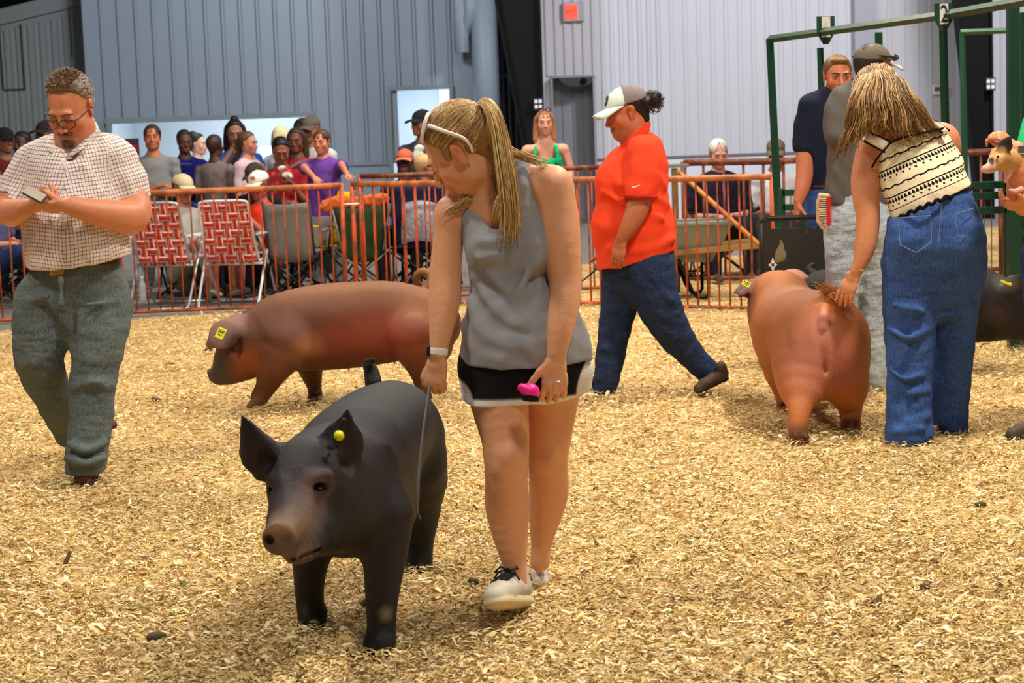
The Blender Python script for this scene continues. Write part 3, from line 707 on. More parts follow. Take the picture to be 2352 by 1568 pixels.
V.cone(at(550, 748, 9.38), at(515, 768, 9.29), .07, .078, .02, ((.1, -1, .5), .2), col=(138, 100, 88)); V.cone(at(515, 768, 9.29), at(484, 790, 9.28), .072, .028, .02, ((.1, -1, .5), .2), col=(122, 84, 76))
V.cone(at(490, 790, 9.28), at(482, 799, 9.28), .018, .012, .01, ((0, -1, .2), .4), col=(96, 64, 62))
V.ell(at(540, 800, 9.31), (.03, .03, .05), k=.03, mode='sub')
for x in (770, 788, 800, 815, 890, 905): V.cone(at(x, 838 if x < 830 else 826, 9.5), at(x+2, 848 if x < 830 else 836, 9.5), .011, .006, .01)
pts = [at(972+17*math.cos(a), 640-17*math.sin(a)+(6 if a > 5 else 0), 9.72+.012*a) for a in np.linspace(-1.2, 4.6, 12)]
V.cone(at(968, 672, 9.68), pts[0], .022, .018, .03)
for a, b in zip(pts, pts[1:]): V.cone(a, b, .020, .019, .008, col=(160, 112, 58))
for p, d in (((588, 928, 9.36), (-1, 0, 0)), ((726, 920, 9.74), (-1, -.1, 0)), ((975, 930, 9.5), (-1, 0, 0))):
    q = at(*p); q[2] = max(q[2], .026); hoof(V, q, d, 1.0, (120, 92, 56) if p[0] < 600 else (60, 42, 36))
V.cone(at(1012, 882, 9.9), at(1018, 900, 9.9), .032, .016, .01, ((-1, 0, -.3), .6), col=(28, 24, 26))
ground(V)
pe(V, 860, 780, 9.35, 130, 62, 110, (128, 56, 38), .09); pe(V, 880, 760, 9.3, 55, 52, 90, (146, 72, 52), .08); pe(V, 640, 820, 9.2, 45, 42, 90, (110, 64, 46), .06)
pe(V, 708, 800, 9.3, 26, 22, 90, (150, 100, 70), .05); pe(V, 545, 800, 9.3, 26, 42, 60, (46, 28, 24), .03); pe(V, 560, 838, 9.3, 45, 40, 80, (140, 74, 40), .05)
pe(V, 505, 848, 9.35, 26, 40, 60, (70, 60, 52), .04); pe(V, 780, 655, 9.6, 300, 30, 200, (134, 84, 50), .09); pe(V, 970, 700, 9.5, 60, 50, 80, (136, 84, 46), .06)  # lighter strip along the back: highlight from above put into the hide colour
t = thing('pig', 'red-brown pig walking left behind the black pig with a square yellow ear tag', 'pig', (at(780, 800, 9.55)[0], 9.55, 0))
V.build('body', M_pigr, t, .011, (92, 50, 28), sig=.012, detail=[(at(468, 890, 9.15), at(600, 720, 9.62), .0065)])
MB().ball(at(536, 806, 9.275), .012).build('eye', M_eye, t, smooth=True)
def sqtag(c, R, w, h_, t):
    R = np.asarray(R); f = R[:, 1]; o = MB().box(c, (w, .004, h_), R, ch=.0015).build('ear_tag', M_tag, t)
    for i in range(4): MB().box(c+f*-.003+R@np.array([(i-1.5)*w*.2, 0, h_*.16]), (w*.12, .003, h_*.3), R).build('tag_digit', M_tagink, o)
    for i in range(3): MB().box(c+f*-.003+R@np.array([(i-1)*w*.2, 0, -h_*.2]), (w*.12, .003, h_*.14), R).build('tag_digit', M_tagink, o)
R_ = frame((-.15, 1, -.5), (.45, 0, 1)); sqtag(at(507, 765, 9.195), R_, .042, .058, t)

# ---- red pig seen from behind ---------------------------------------------------
V = Vol(.06)
A0.ch(V, '1886,775,8.22,98 1862,770,8.42,106 1838,772,8.6,108 1822,752,8.85,98 1800,725,9.02,82', k=.05)
A0.ch(V, '1868,780,8.24,84 1852,840,8.16,78 1842,885,8.1,54', k=.1); A0.ch(V, '1912,780,8.26,74 1930,840,8.2,64 1944,885,8.2,48', k=.1)
A0.ch(V, '1842,885,8.08,50 1838,922,8.02,33 1834,960,7.95,24 1833,990,7.92,22 1836,1010,7.92,24', k=.04)
A0.ch(V, '1944,885,8.2,46 1952,930,8.24,30 1954,965,8.22,23 1954,985,8.2,24', k=.04)
A0.ch(V, '1795,830,8.85,52 1798,890,8.86,26 1801,925,8.85,18 1803,945,8.84,19', k=.05)
A0.ch(V, '1925,830,8.85,50 1935,900,8.86,22 1936,945,8.84,19', k=.05)
A0.ch(V, '1790,695,9.12,68 1775,700,9.25,58 1760,720,9.38,40', k=.06)
A0.ch(V, '1800,672,9.05,46 1772,668,9.15,40', k=.06)
oear(V, at(1748, 655, 9.15), at(1687, 672, 9.08), .055, .012, (.2, -1, .6), .22, .02, (120, 84, 76))
V.cone(at(1745, 650, 9.15), at(1700, 676, 9.05), .03, .02, .012, ((.2, -1, .6), .3), col=(112, 78, 72))
oear(V, at(1800, 637, 9.2), at(1856, 635, 9.1), .06, .008, (0, -.8, 1), .22, .02, (176, 124, 112))
# tail head and cleft
A0.ch(V, '1890,690,8.22,20 1898,672,8.20,12 1912,672,8.17,8 1924,684,8.14,6', k=.03)
A0.ch(V, '1894,705,8.08,9 1892,725,8.03,8', k=.04)
V.cone(at(1890, 737, 8.04), at(1889, 752, 8.03), .020, .016, .02, col=(206, 128, 122)); V.ell(at(1890, 735, 8.0), (.008, .012, .007), k=.006, mode='sub')
V.cone(at(1893, 770, 8.0), at(1893, 850, 8.03), .006, .010, .03, mode='sub')
for x, y in ((1893, 880), (1882, 890), (1900, 888)): V.cone(at(x, y-8, 8.15), at(x, y+3, 8.13), .014, .008, .01)
for p, s_, d in (((1838, 1016, 7.9), 1.05, (.1, 1, 0)), ((1955, 990, 8.18), 1.0, (.1, 1, 0)), ((1803, 950, 8.83), .95, (0, 1, 0)), ((1936, 950, 8.83), .95, (0, 1, 0))):
    q = at(*p); q[2] = max(q[2], .026); hoof(V, q, d, s_, (44, 30, 24))
ground(V)
pe(V, 1875, 825, 7.95, 92, 75, 130, (198, 124, 100), .09); pe(V, 1893, 740, 7.95, 20, 55, 60, (206, 136, 120), .03); pe(V, 1940, 850, 8.0, 40, 50, 90, (176, 100, 74), .06)
pe(V, 1790, 760, 8.4, 36, 90, 200, (140, 80, 44), .1); pe(V, 1840, 665, 8.8, 80, 24, 240, (146, 96, 64), .08); pe(V, 1838, 1000, 7.9, 30, 20, 60, (104, 66, 40), .03)
pe(V, 1727, 720, 9.1, 20, 60, 90, (90, 48, 26), .04)
t = thing('pig', 'red pig seen from behind with pink rump and raised tufted tail', 'pig', (at(1880, 800, 8.4)[0], 8.4, 0))
V.build('body', M_pigr, t, .0095, (190, 110, 52), sig=.012)
sqtag(at(1714, 651, 8.985), frame((.1, 1, -.5), (.5, 0, 1)), .042, .03, t)
def tuft(name, m, parent, starts, tips, r, n, seed, sides=4, bend=.02, seg=6, label=None, r1=None):
    """many fine strands from points round a start path to points round a tip path"""
    q = np.random.default_rng(seed); b = MB()
    for i in range(n):
        s0 = starts(q); s1 = tips(q, s0); mid = (s0+s1)/2+q.normal(0, bend, 3); L = []
        for u in np.linspace(0, 1, seg): L.append((1-u)**2*s0+2*u*(1-u)*mid+u*u*s1)
        b.tube(L, np.linspace(r, r*.25 if r1 is None else r1, seg), sides)
    return b.build(name, m, parent, smooth=True, label=label)
M_tuft = simple('tail_hair', (196, 124, 60), .6, amt=.15, scale=60)
ta, tb = at(1893, 668, 8.18), at(1920, 682, 8.13)
tuft('tail_tuft', M_tuft, t, lambda q: ta+(tb-ta)*q.uniform(0, 1)+q.normal(0, .006, 3), lambda q, s: s+np.array([q.uniform(-.055, .035), q.uniform(-.03, .03), q.uniform(.01, .055)]), .0022, 130, 3, bend=.008)
tuft('tail_tuft', M_tuft, t, lambda q: at(1916, 678, 8.12)+q.normal(0, .012, 3), lambda q, s: s+np.array([q.uniform(.03, .085), q.uniform(-.04, .01), q.uniform(-.075, -.02)]), .0022, 120, 4, bend=.012)

# ---- black pig in the back ------------------------------------------------------
V = Vol(.06); K = ((0, 1, 0), .8)
A0.ch(V, '1900,700,10.15,82 1980,697,10.15,92 2080,700,10.1,96 2180,704,10.05,94 2250,700,10.0,82', k=.05, flat=K)
A0.ch(V, '2255,700,10.0,74 2300,708,9.98,56 2335,735,9.96,36 2362,758,9.95,22', k=.05, flat=K)
A0.ch(V, '2290,735,9.98,48 2330,752,9.98,30', k=.05)
A0.ch(V, '1985,745,9.85,52 1996,800,9.85,26 2000,832,9.85,19 2003,846,9.85,19', k=.04); A0.ch(V, '1900,750,10.3,52 1890,800,10.3,24 1890,835,10.3,18', k=.04)
A0.ch(V, '2190,755,9.9,48 2188,810,9.9,24 2186,845,9.9,18', k=.04); A0.ch(V, '2140,755,10.2,46 2130,810,10.2,22 2130,838,10.2,18', k=.04)
oear(V, at(2318, 680, 9.9), at(2345, 632, 9.88), .07, .01, (.3, -1, .1), .22, .02)
A0.ch(V, '1868,632,10.3,14 1858,618,10.32,9 1868,608,10.32,7', k=.02)
for p in ((2004, 852, 9.83), (1892, 842, 10.28), (2186, 850, 9.88), (2130, 842, 10.18)):
    q = at(*p); q[2] = max(q[2], .026); hoof(V, q, (1, 0, 0), 1.0)
ground(V)
pe(V, 2310, 650, 9.9, 26, 14, 60, (90, 84, 76), .03); pe(V, 2310, 720, 9.7, 40, 40, 80, (56, 40, 38), .05)
t = thing('pig', 'black pig facing right, mostly behind the woman in blue flared jeans', 'pig', (at(2080, 700, 10.1)[0], 10.1, 0))
V.build('body', M_pigb, t, .011, (24, 19, 20), sig=.012)
b = MB(); b.box(at(2308, 648, 9.78), (.045, .004, .012), frame((0, 1, 0), (.5, 0, 1)), ch=.001); b.build('ear_tag', M_tag, t)
b = MB(); b.lathe(at(2320, 652, 9.78), (0, -1, 0), [(0, .009), (.004, .009), (.006, .002)], 10); b.build('ear_tag', M_tag, t)
# ================================================================ PEOPLE
M_skin = skinmat(); M_hair = None
def hairmat(name, amt=.22):
    if name in _mc: return _mc[name]
    M = MT(name, .45, spec=.4); M.col(M.vary(M.attr('Col').outputs['Color'], amt, 90, 3, M.obj(1, 1, .3))); M.bump(M.noise(240, 2, M.obj(1, 1, .12)), .002); _mc[name] = M.m; return M.m
M_hair = hairmat('hair')
M_clothc = attrmat('coloured_cloth', .9, .07, 22, .002, 200, spec=.12)
class Head:
    def __init__(s, c, fw, up, k=1.0): s.c, s.R, s.k = v3(c), frame(fw, up), k
    def w(s, x, y, z): return s.c+s.R@(np.array([x, y, z])*s.k)
    def e(s, V, p, r, k=.012, col=None, mode='add', R=None): V.ell(s.w(*p), np.array(r)*s.k, s.R if R is None else s.R@R, k, col, mode)
    def cn(s, V, a, b, ra, rb, k=.012, col=None, flat=None, mode='add'): V.cone(s.w(*a), s.w(*b), ra*s.k, rb*s.k, k, None if flat is None else (s.R@v3(flat[0]), flat[1]), col, mode)
    def skull(s, V, skin, lips=(178, 96, 84), fat=0, fem=0, ears=True, detail=True):
        sk = skin; red = tuple(int(a*b) for a, b in zip(skin, (.99, .90, .86)))
        s.e(V, (0, -.018, .036), (.076, .097, .083), .02, sk); s.e(V, (0, .022, -.028), (.064+.006*fat, .07, .086), .03, sk)
        s.cn(V, (-.03, .01, -.07), (-.014, .068, -.1), .036+.008*fat, .016, .03, sk); s.cn(V, (.03, .01, -.07), (.014, .068, -.1), .036+.008*fat, .016, .03, sk)
        s.e(V, (0, .076, -.1), (.019, .016, .015), .016, sk)
        if fat: s.e(V, (0, .03, -.1), (.05, .045, .03), .03, sk)
        for x in (-1, 1): s.e(V, (x*.042, .058, -.034), (.025+.005*fat, .024, .028), .022, red)
        if not detail:
            s.cn(V, (0, .086, .0), (0, .104, -.04), .009, .013, .012, red)
            if ears:
                for x in (-1, 1): s.e(V, (x*.079, -.006, -.008), (.01, .02, .031), .008, red)
            return s
        s.cn(V, (-.036, .082, .021), (.036, .082, .021), .011, .011, .015, sk)
        for x in (-1, 1): s.e(V, (x*.031, .099, .0), (.019, .014, .012), .012, mode='sub')
        for x in (-1, 1): s.e(V, (x*.0315, .081, .001), (.0165, .0125, .0125), .004, sk)
        s.cn(V, (0, .088, .006), (0, .109, -.036), .0085, .0105, .010, sk); s.e(V, (0, .107, -.039), (.0115, .011, .0095), .006, red)
        for x in (-1, 1): s.e(V, (x*.0125, .098, -.043), (.0085, .0105, .0075), .005, red)
        for x in (-1, 1): s.e(V, (x*.007, .106, -.0495), (.0038, .006, .0035), .003, mode='sub')
        s.e(V, (0, .084, -.07), (.027, .017, .02), .014, sk)
        s.cn(V, (-.021, .087, -.067), (.021, .087, -.067), .0055, .0055, .007, lips); s.cn(V, (-.007, .095, -.0655), (.007, .095, -.0655), .0052, .0052, .005, lips)
        s.cn(V, (-.017, .088, -.076), (.017, .088, -.076), .006, .006, .006, lips); s.cn(V, (-.022, .104, -.0712), (.022, .104, -.0712), .0022, .0022, .004, mode='sub')
        if ears:
            for x in (-1, 1):
                s.cn(V, (x*.078, -.012, .012), (x*.077, -.004, -.03), .021, .011, .006, red, ((1, -.35*x, 0), .42))
                s.e(V, (x*.088, -.002, .0), (.008, .011, .016), .005, mode='sub')
        return s
    def face(s, t, iris=(70, 50, 36), brow=(80, 58, 40), down=False, lash=True):
        for x in (-1, 1):
            b = MB()
            if not down:
                b.cc = lin((206, 198, 190)); b.ball(s.w(x*.0315, .083, .0), np.array([.0128, .0125, .0062])*s.k, 14, 10, s.R)
                b.cc = lin(iris); b.ball(s.w(x*.0315, .0915, .0), (.0052*s.k), 10, 6)
                b.cc = lin((14, 12, 12)); b.ball(s.w(x*.0315, .0950, .0), (.0024*s.k), 8, 5)
                b.build('eye', attrmat('eye', .12, 0, 1, 0, 1, spec=.6), t, smooth=True, cols=True)
            z = -.006 if down else .0062
            L = [s.w(x*(.0315+.0175*u), .0965-.012*u*u, z-(.005 if not down else -.002)*u*u) for u in np.linspace(-1, 1, 7)]
            MB().tube(L, np.array([.0008, .0014, .0018, .0018, .0018, .0014, .0008])*s.k*1.1, 5).build('eyelid', simple('lash', (44, 30, 24), .6), t, smooth=True)
            L = [s.w(x*(.033+.021*u), .0955-.017*(u*.6+.3)**2, .0235-.006*(u-.1)**2) for u in np.linspace(-1, 1, 8)]
            MB().tube(L, np.array([.0022, .0034, .0036, .0036, .0034, .003, .0024, .0012])*s.k, 6).build('eyebrow', simple('brow', brow, .8), t, smooth=True)
def hand(V, w, d, n, thumb, s=1.0, curl=(25, 30, 20), tcurl=.3, spread=.06, col=None, tdir=None, k=.004):
    """palm, four jointed fingers of unequal length and a thumb that leaves the side of the palm near its base; n is the way the palm faces"""
    w = v3(w); d = unit(d); n = unit(v3(n)-d*(v3(n)@d)); l = np.cross(d, n); l = l if l@v3(thumb) > 0 else -l
    V.cone(w-d*.01*s, w+d*.03*s, .022*s, .029*s, .012*s, (n, .62), col); V.cone(w+d*.03*s, w+d*.074*s, .030*s, .037*s, .012*s, (n, .38), col)
    tips = []
    for i, (o, ln) in enumerate(((.0285, .92), (.0095, 1.0), (-.0100, .95), (-.0285, .76))):
        p = w+d*(.083-.0025*abs(i-1)*1.2)*s+l*o*s; a = 0; dd = unit(d+l*(1.3-i)*spread)
        V.cone(p-d*.02*s, p, .0095*s, .0100*s, .008*s, col=col)
        for q, L in enumerate((.041, .026, .021)):
            a += math.radians(curl[q]); e = dd*math.cos(a)+n*math.sin(a); p2 = p+e*L*ln*s
            V.cone(p, p2, (.0096-.0008*q)*s, (.0088-.0008*q)*s, k, col=col); p = p2
        tips.append(p)
    b = w+d*.022*s+l*.022*s; td = unit(d*.62+l*.62+n*.35) if tdir is None else unit(tdir)
    p1 = b+td*.036*s; V.cone(b, p1, .0150*s, .0115*s, .012*s, col=col); e2 = unit(td+(d*.6+n*.6)*tcurl); p2 = p1+e2*.030*s; V.cone(p1, p2, .0112*s, .0098*s, k, col=col); p3 = p2+unit(e2+n*tcurl*.5)*.02*s; V.cone(p2, p3, .0098*s, .0078*s, k, col=col)
    return tips, p3
def shoe(t, heel, toe, up=(0, 0, 1), upper=(120, 90, 60), sole=(40, 36, 32), laces=None, h=.006, kind='shoe', wd=1.0, label=None, tongue=True, collar=True, st=.38):
    heel, toe = v3(heel), v3(toe); L = np.linalg.norm(toe-heel); s = L/.275; R = frame(toe-heel, up); W_ = lambda x, y, z: heel+R@(np.array([x, y, z])*s)
    V = Vol(.02*s); U = R[:, 2]
    for a, b, ra, rb in (((0, .038, .045), (0, .11, .046), .034, .035), ((0, .11, .046), (0, .185, .034), .035, .036), ((0, .185, .034), (-.004, .236, .026), .037, .029)): V.cone(W_(*a), W_(*b), ra*s*wd, rb*s*wd, .015*s, (U, .80), upper)
    if collar: V.cone(W_(0, .042, .06), W_(0, .05, .10), .034*s*wd, .034*s*wd, .015*s, col=upper)
    if tongue: V.cone(W_(0, .085, .085), W_(0, .075, .125), .022*s, .02*s, .01*s, (unit(R[:, 1]+.4*U), .3), upper)
    V.cut(W_(0, 0, .012), -U, .004)
    V.cone(W_(0, .035, .012), W_(-.003, .12, .012), .036*s*wd, .034*s*wd, .006, (U, st), sole); V.cone(W_(-.003, .12, .012), W_(-.006, .232, .013), .036*s*wd, .036*s*wd, .006, (U, st), sole)
    V.cut(W_(0, 0, -.001 if st < .4 else -.006), -U, .002)
    o = V.build('shoe', attrmat('shoe_material', .75, .12, 50, .0015, 150), t, h, upper, sig=.003, label=label)
    if laces:
        b = MB()
        for i in range(5):
            y = .100+i*.018; z = .088-i*.0042
            for q in (-1, 1): b.tube([W_(-.021*q, y, z-.006), W_(0, y+.006, z+.002), W_(.021*q, y+.012, z-.009)], .0032*s, 5)
        for q in (-1, 1): b.tube([W_(0, .108, .094), W_(.018*q, .100, .104), W_(.03*q, .112, .092), W_(.012*q, .118, .09)], .003*s, 5); b.tube([W_(0, .108, .094), W_(.02*q, .12, .09), W_(.036*q, .13, .062)], .0026*s, 5)
        b.build('laces', simple('lace', laces, .8), o, smooth=True)
    return o
def strands(name, m, parent, paths, r0, r1, pal, seed, sides=4, label=None):
    q = np.random.default_rng(seed); b = MB()
    for L in paths:
        b.cc = lin(pal[q.integers(len(pal))])*q.uniform(.8, 1.15); n = len(L); u = np.linspace(0, 1, n); b.tube(L, r0*(1-u)+r1*u, sides)
    return b.build(name, m, parent, smooth=True, cols=True, label=label)
def ball_hit(H, P, grow=1.0, c=(0, -.018, .038), r=(.083, .104, .09)):
    """push a world point onto the hair shell of a head"""
    c, r = v3(c), v3(r)*grow; l = H.R.T@(v3(P)-H.c)/H.k-c; l = l/np.linalg.norm(l/r); return H.c+H.R@((l+c)*H.k)
def hair_cap(V, H, col, front=.05, side=-.02, thick=1.0, nape=-.06):
    c = (0, -.02, .04); H.e(V, c, (.083*thick, .103*thick, .091*thick), .01, col); H.cn(V, (0, -.066, .0), (0, -.064, nape), .046*thick, .038, .03, col)
    V.cut(H.w(0, front, .062), H.R@v3((0, 1, -.75)), .008); V.cut(H.w(0, -.025, side-.035), H.R@v3((0, .45, -1)), .01)
# ---------------------------------------------------------------- girl in the grey tank top
G = Fig(5.33); S1 = (226, 164, 124)
t = thing('person', 'girl in grey tank top, black shorts and pale sneakers beside the large black pig', 'person', (at(1200, 1390, 5.33)[0], 5.33, 0))
V = Vol(.02)
H = Head(G.p(1056, 343, -.01), (-.78, .17, -.6), (-.6, -.05, .79), 1.03); H.skull(V, S1, (196, 110, 98), fem=1)
G.ch(V, '1112,372,.01,40 1136,445,.02,47', k=.03)
G.ch(V, '1140,462,.03,46 1200,425,.03,44 1262,430,.0,47', k=.04); G.ch(V, '1140,470,.03,44 1075,474,.04,36 1040,492,.03,36', k=.03)
G.ch(V, '1135,430,.03,42 1200,412,.04,28', k=.03); G.ch(V, '1138,500,.0,62 1165,600,.01,72', k=.03, flat=((0, 1, 0), .7))
G.ch(V, '1268,432,-.01,47 1280,500,-.02,49 1285,560,-.04,48 1298,640,-.06,38 1295,700,-.09,36 1286,760,-.12,30 1278,812,-.13,23', k=.03)
G.ch(V, '1040,490,.03,38 1029,560,.02,35 1022,640,.0,36 1020,700,-.03,35 1013,762,-.06,27 1006,812,-.08,19', k=.03)
G.ch(V, '1205,800,.02,110', k=.03)
G.ch(V, '1140,840,.0,74 1147,920,-.03,67 1160,1000,-.06,56 1163,1055,-.075,52 1163,1100,-.07,49 1164,1155,-.04,51 1172,1225,-.04,42 1182,1295,-.05,28 1186,1335,-.055,25 1188,1352,-.05,24', k=.03)
G.ch(V, '1272,840,.05,74 1270,920,.06,58 1262,1000,.08,51 1259,1055,.10,46 1260,1130,.16,46 1251,1190,.19,37 1243,1250,.21,24 1240,1290,.21,23', k=.03)
G.ch(V, '1168,1048,-.125,18', k=.04); G.ch(V, '1150,1078,-.12,12', k=.03); G.ch(V, '1258,1052,.055,16', k=.04)
# hands
hd = G.p(1278, 818, -.135); hand(V, hd, (-.10, -.1, -1), (-.1, 1, 0), (-1, 0, 0), .98, (22, 38, 30), .5, .05, tdir=(-.72, -.22, -.62))
hr = G.p(1006, 818, -.08); hand(V, hr, (-.28, .02, -.95), (.35, 1, 0), (1, 0, 0), .92, (40, 65, 45), .6, .02, tdir=(-.02, .12, -1))
V.paint(lambda X, Y, Z: np.where(Z > at(1100, 470, 5.3)[2], 9, 9)*1.0, S1, .01)
hc = H.c
V.build('body', M_skin, t, .0058, S1, detail=[(hc-np.array([.16, .14, .16]), hc+np.array([.14, .14, .1]), .0032), (hd-np.array([.11, .08, .2]), hd+np.array([.06, .1, .01]), .0032), (hr-np.array([.09, .07, .16]), hr+np.array([.06, .1, .01]), .0032)], sig=.006)
H.face(t, down=True, brow=(120, 84, 56))
# tank top
TG = (150, 150, 155); V = Vol(.03); K = ((0, 1, 0), .74)
G.ch(V, '1160,545,.0,86 1170,600,.0,93 1168,655,.0,86 1192,735,.0,122 1206,800,.0,148 1208,860,.0,152', k=.03, flat=K)
G.ch(V, '1122,578,-.055,46', k=.05); G.ch(V, '1222,575,-.05,46', k=.05)
G.ch(V, '1078,462,.02,22 1090,505,-.005,34 1115,548,-.02,50', k=.02, flat=K); G.ch(V, '1200,384,.03,20 1204,440,.0,30 1214,520,-.01,52', k=.02, flat=K)
G.ch(V, '1200,384,.02,17 1200,415,-.040,18 1205,460,-.045,24 1213,520,-.045,40 1222,560,-.04,44', k=.03); G.ch(V, '1206,392,.08,20 1190,470,.10,40', k=.02, flat=K)
V.ell(G.p(1139, 438, -.06), (46/785, .13, 88/785), k=.006, mode='sub')
V.cut(G.p(1210, 832, -.05), (0, .08, -1), .004)
for sp in ('1082,592,-.035,5 1120,628,-.085,7 1165,668,-.095,7 1215,690,-.085,5', '1090,640,-.05,6 1130,700,-.095,8 1190,742,-.115,8 1262,690,-.07,6', '1082,690,-.04,7 1110,760,-.09,9 1180,798,-.13,9 1260,780,-.12,6',
           '1066,740,-.02,7 1090,800,-.07,8 1150,826,-.125,7', '1105,556,-.1,5 1160,552,-.09,6', '1100,592,-.115,5 1150,586,-.09,5', '1230,600,-.10,6 1180,690,-.095,6', '1238,650,-.08,6 1232,800,-.12,8', '1320,720,-.04,8 1345,820,-.02,9', '1180,760,-.12,7 1225,815,-.135,8'):
    G.ch(V, sp, k=.028)
for sp in ('1095,625,-.09,4 1140,668,-.12,5 1190,690,-.12,4', '1100,700,-.11,4 1145,752,-.13,6 1210,765,-.14,4', '1100,575,-.13,4 1150,570,-.11,4'): G.ch(V, sp, k=.02, mode='sub')
V.mods.append(wrinkle(3, .0022, 26, 1.4)); tank = cloth('grey_jersey', TG, .05, .012)
V.build('tank_top', tank, t, .0055, TG, cols=False)
# piping round the neck
L = [G.p(1139+48*math.sin(a), 438+90*math.cos(a), -.05-.03*math.cos(a)+.06*max(0, -math.cos(a))) for a in np.linspace(-1.9, 1.75, 26)]
# shorts
BK = (27, 27, 31); V = Vol(.03)
G.ch(V, '1206,800,.01,146 1207,840,.01,150', k=.03, flat=K); G.ch(V, '1140,850,.0,80 1136,935,-.025,77', k=.03, flat=((0, 1, 0), .95)); G.ch(V, '1280,850,.05,80 1287,935,.055,76', k=.03, flat=((0, 1, 0), .95))
V.cut(G.p(1206, 919, -.05), (0, .12, -1), .003); zc = G.p(1206, 919, -.05)[2]
V.paint(lambda X, Y, Z: Z-(zc+.013-.12*(Y-5.28)*-1*0), (232, 230, 226), .002)
for px, py, rx, ry in ((1056, 930, 36, 62), (1373, 900, 52, 88)): s_ = 785.; V.ell(G.p(px, py, 0), (rx/s_, .3, ry/s_)).last_paint((226, 224, 222), .003)
V.mods.append(wrinkle(8, .003, 18)); V.build('shorts', M_clothc, t, .0055, BK, sig=.004)
# hair: fitted shell, fine strands running to the tie, ponytail
HB = (146, 108, 66); V = Vol(.01); hair_cap(V, H, HB, .048, -.03, 1.0, -.03)
H.e(V, (-.086, -.005, -.004), (.03, .026, .034), .006, mode='sub'); H.e(V, (.086, -.005, -.004), (.03, .026, .034), .006, mode='sub')
H.cn(V, (0, -.066, -.01), (0, -.056, -.085), .036, .03, .02); H.e(V, (-.0705, .026, .012), (.008, .012, .020), .012); H.e(V, (.0705, .026, .012), (.008, .012, .020), .012)
hb = V.build('hair', M_hair, t, .005, HB)
tie = G.p(1103, 244, -.02); q = np.random.default_rng(11); PAL = [(188, 146, 90), (210, 170, 108), (150, 110, 64), (228, 196, 132), (132, 94, 54), (196, 156, 98)]
def scalp_paths(H, n, goal, test, q, seg=9, lift=.012, c=(0, -.02, .04), r=(.083, .103, .091), thick=1.0):
    """strands that start anywhere on the hair shell and lie along it towards a goal point"""
    out = []
    c, r = v3(c), v3(r)*thick
    while len(out) < n:
        d = unit(q.normal(0, 1, 3)); l = c+d*r
        if not test(l): continue
        p = H.w(*l); g = goal(l); L = []
        for w_ in np.linspace(0, 1, seg): L.append(ball_hit(H, p*(1-w_)+g*w_, 1.004*thick+.02*lift/.012*0+.012*math.sin(w_*3.1)*q.uniform(.3, 1.6), c, r/thick))
        out.append(L)
    return out
shell = lambda l: (l[1]-.046)-.75*(l[2]-.062) < 0 and .45*(l[1]+.025)-(l[2]+.068) < 0 and not (abs(l[0]) > .06 and abs(l[1]+.005) < .026 and abs(l[2]+.004) < .034)
paths = scalp_paths(H, 1500, lambda l: tie+q.normal(0, .006, 3), shell, q)
for i in range(500):
    a_ = q.uniform(-1.25, 1.25); st = H.w(.046*math.sin(a_), -.062-.042*math.cos(a_), q.uniform(-.10, .0)); e = tie+q.normal(0, .006, 3)
    L = catmull([st, st*.6+e*.4+unit(st-H.w(0, 0, .03))*.012, e], 8); L = [ball_hit(H, p, 1.03) if j > 1 else p for j, p in enumerate(L)]; paths.append(L)
strands('hair_strands', M_hair, hb, paths, .0013, .0012, PAL, 12)
def lock(path, n, w0, w1, jit, seg=16, cut=(.75, 1.0), wave=0):
    C = catmull(path, seg); out = []
    for i in range(n):
        o = q.normal(0, 1, 3); o /= max(1, np.linalg.norm(o)/1.6); m = int(seg*q.uniform(*cut)); u = np.linspace(0, 1, seg)
        P = C+o[None]*(w0*(1-u)+w1*u)[:, None]*np.minimum(1, u*6+.15)[:, None]+np.cumsum(q.normal(0, jit, (seg, 3)), 0)
        if wave: P += wave*np.sin(u*14+q.uniform(-.6, .6)+o[0])[:, None]*np.array([1, .5, .2])
        out.append(P[:max(m, 4)])
    return out
PT = [(1103, 243, -.02), (1115, 236, -.05), (1134, 258, -.085), (1147, 300, -.10), (1157, 360, -.115), (1168, 430, -.125), (1174, 500, -.12), (1168, 570, -.125)]
PAL2 = [(218, 180, 108), (238, 206, 138), (188, 146, 86), (250, 224, 164), (166, 122, 68)]
paths = lock([G.p(*p) for p in PT], 420, .008, .020, .0006, 18, (.72, 1.0))
paths += lock([G.p(*p) for p in PT[:6]]+[G.p(1150, 470, -.115), G.p(1140, 520, -.11)], 90, .008, .012, .0008, 18, (.8, 1.0))
paths += lock([G.p(1100, 300, .08), G.p(1140, 330, .03), G.p(1180, 352, -.02), G.p(1222, 366, -.03), G.p(1266, 384, -.035)], 80, .010, .006, .0008, 14, (.75, 1))
paths += lock([G.p(1105, 380, .04), G.p(1090, 440, .0), G.p(1065, 462, -.03), G.p(1040, 478, -.03), G.p(1012, 494, -.03)], 70, .012, .007, .0008, 14, (.6, 1))
paths += lock([G.p(1125, 330, -.0), G.p(1140, 400, -.03), G.p(1150, 450, -.06), G.p(1146, 500, -.085)], 80, .014, .010, .0008, 14, (.7, 1))
strands('ponytail', M_hair, hb, paths, .0017, .0009, PAL2, 13, label='blonde ponytail falling over the front of the shoulder')
b = MB()
for i in range(3): b.tube([tie+.012*(math.cos(a)*unit(v3((.5, -.6, -.3)))+math.sin(a)*unit(v3((.1, .5, -.9))))+unit(v3((1, 0, .6)))*(.005*i) for a in np.linspace(0, 6.283, 14)[:-1]], .0028, 6, closed=True)
b.build('hair_tie', simple('hair_tie', (214, 196, 196), .6), hb, smooth=True)
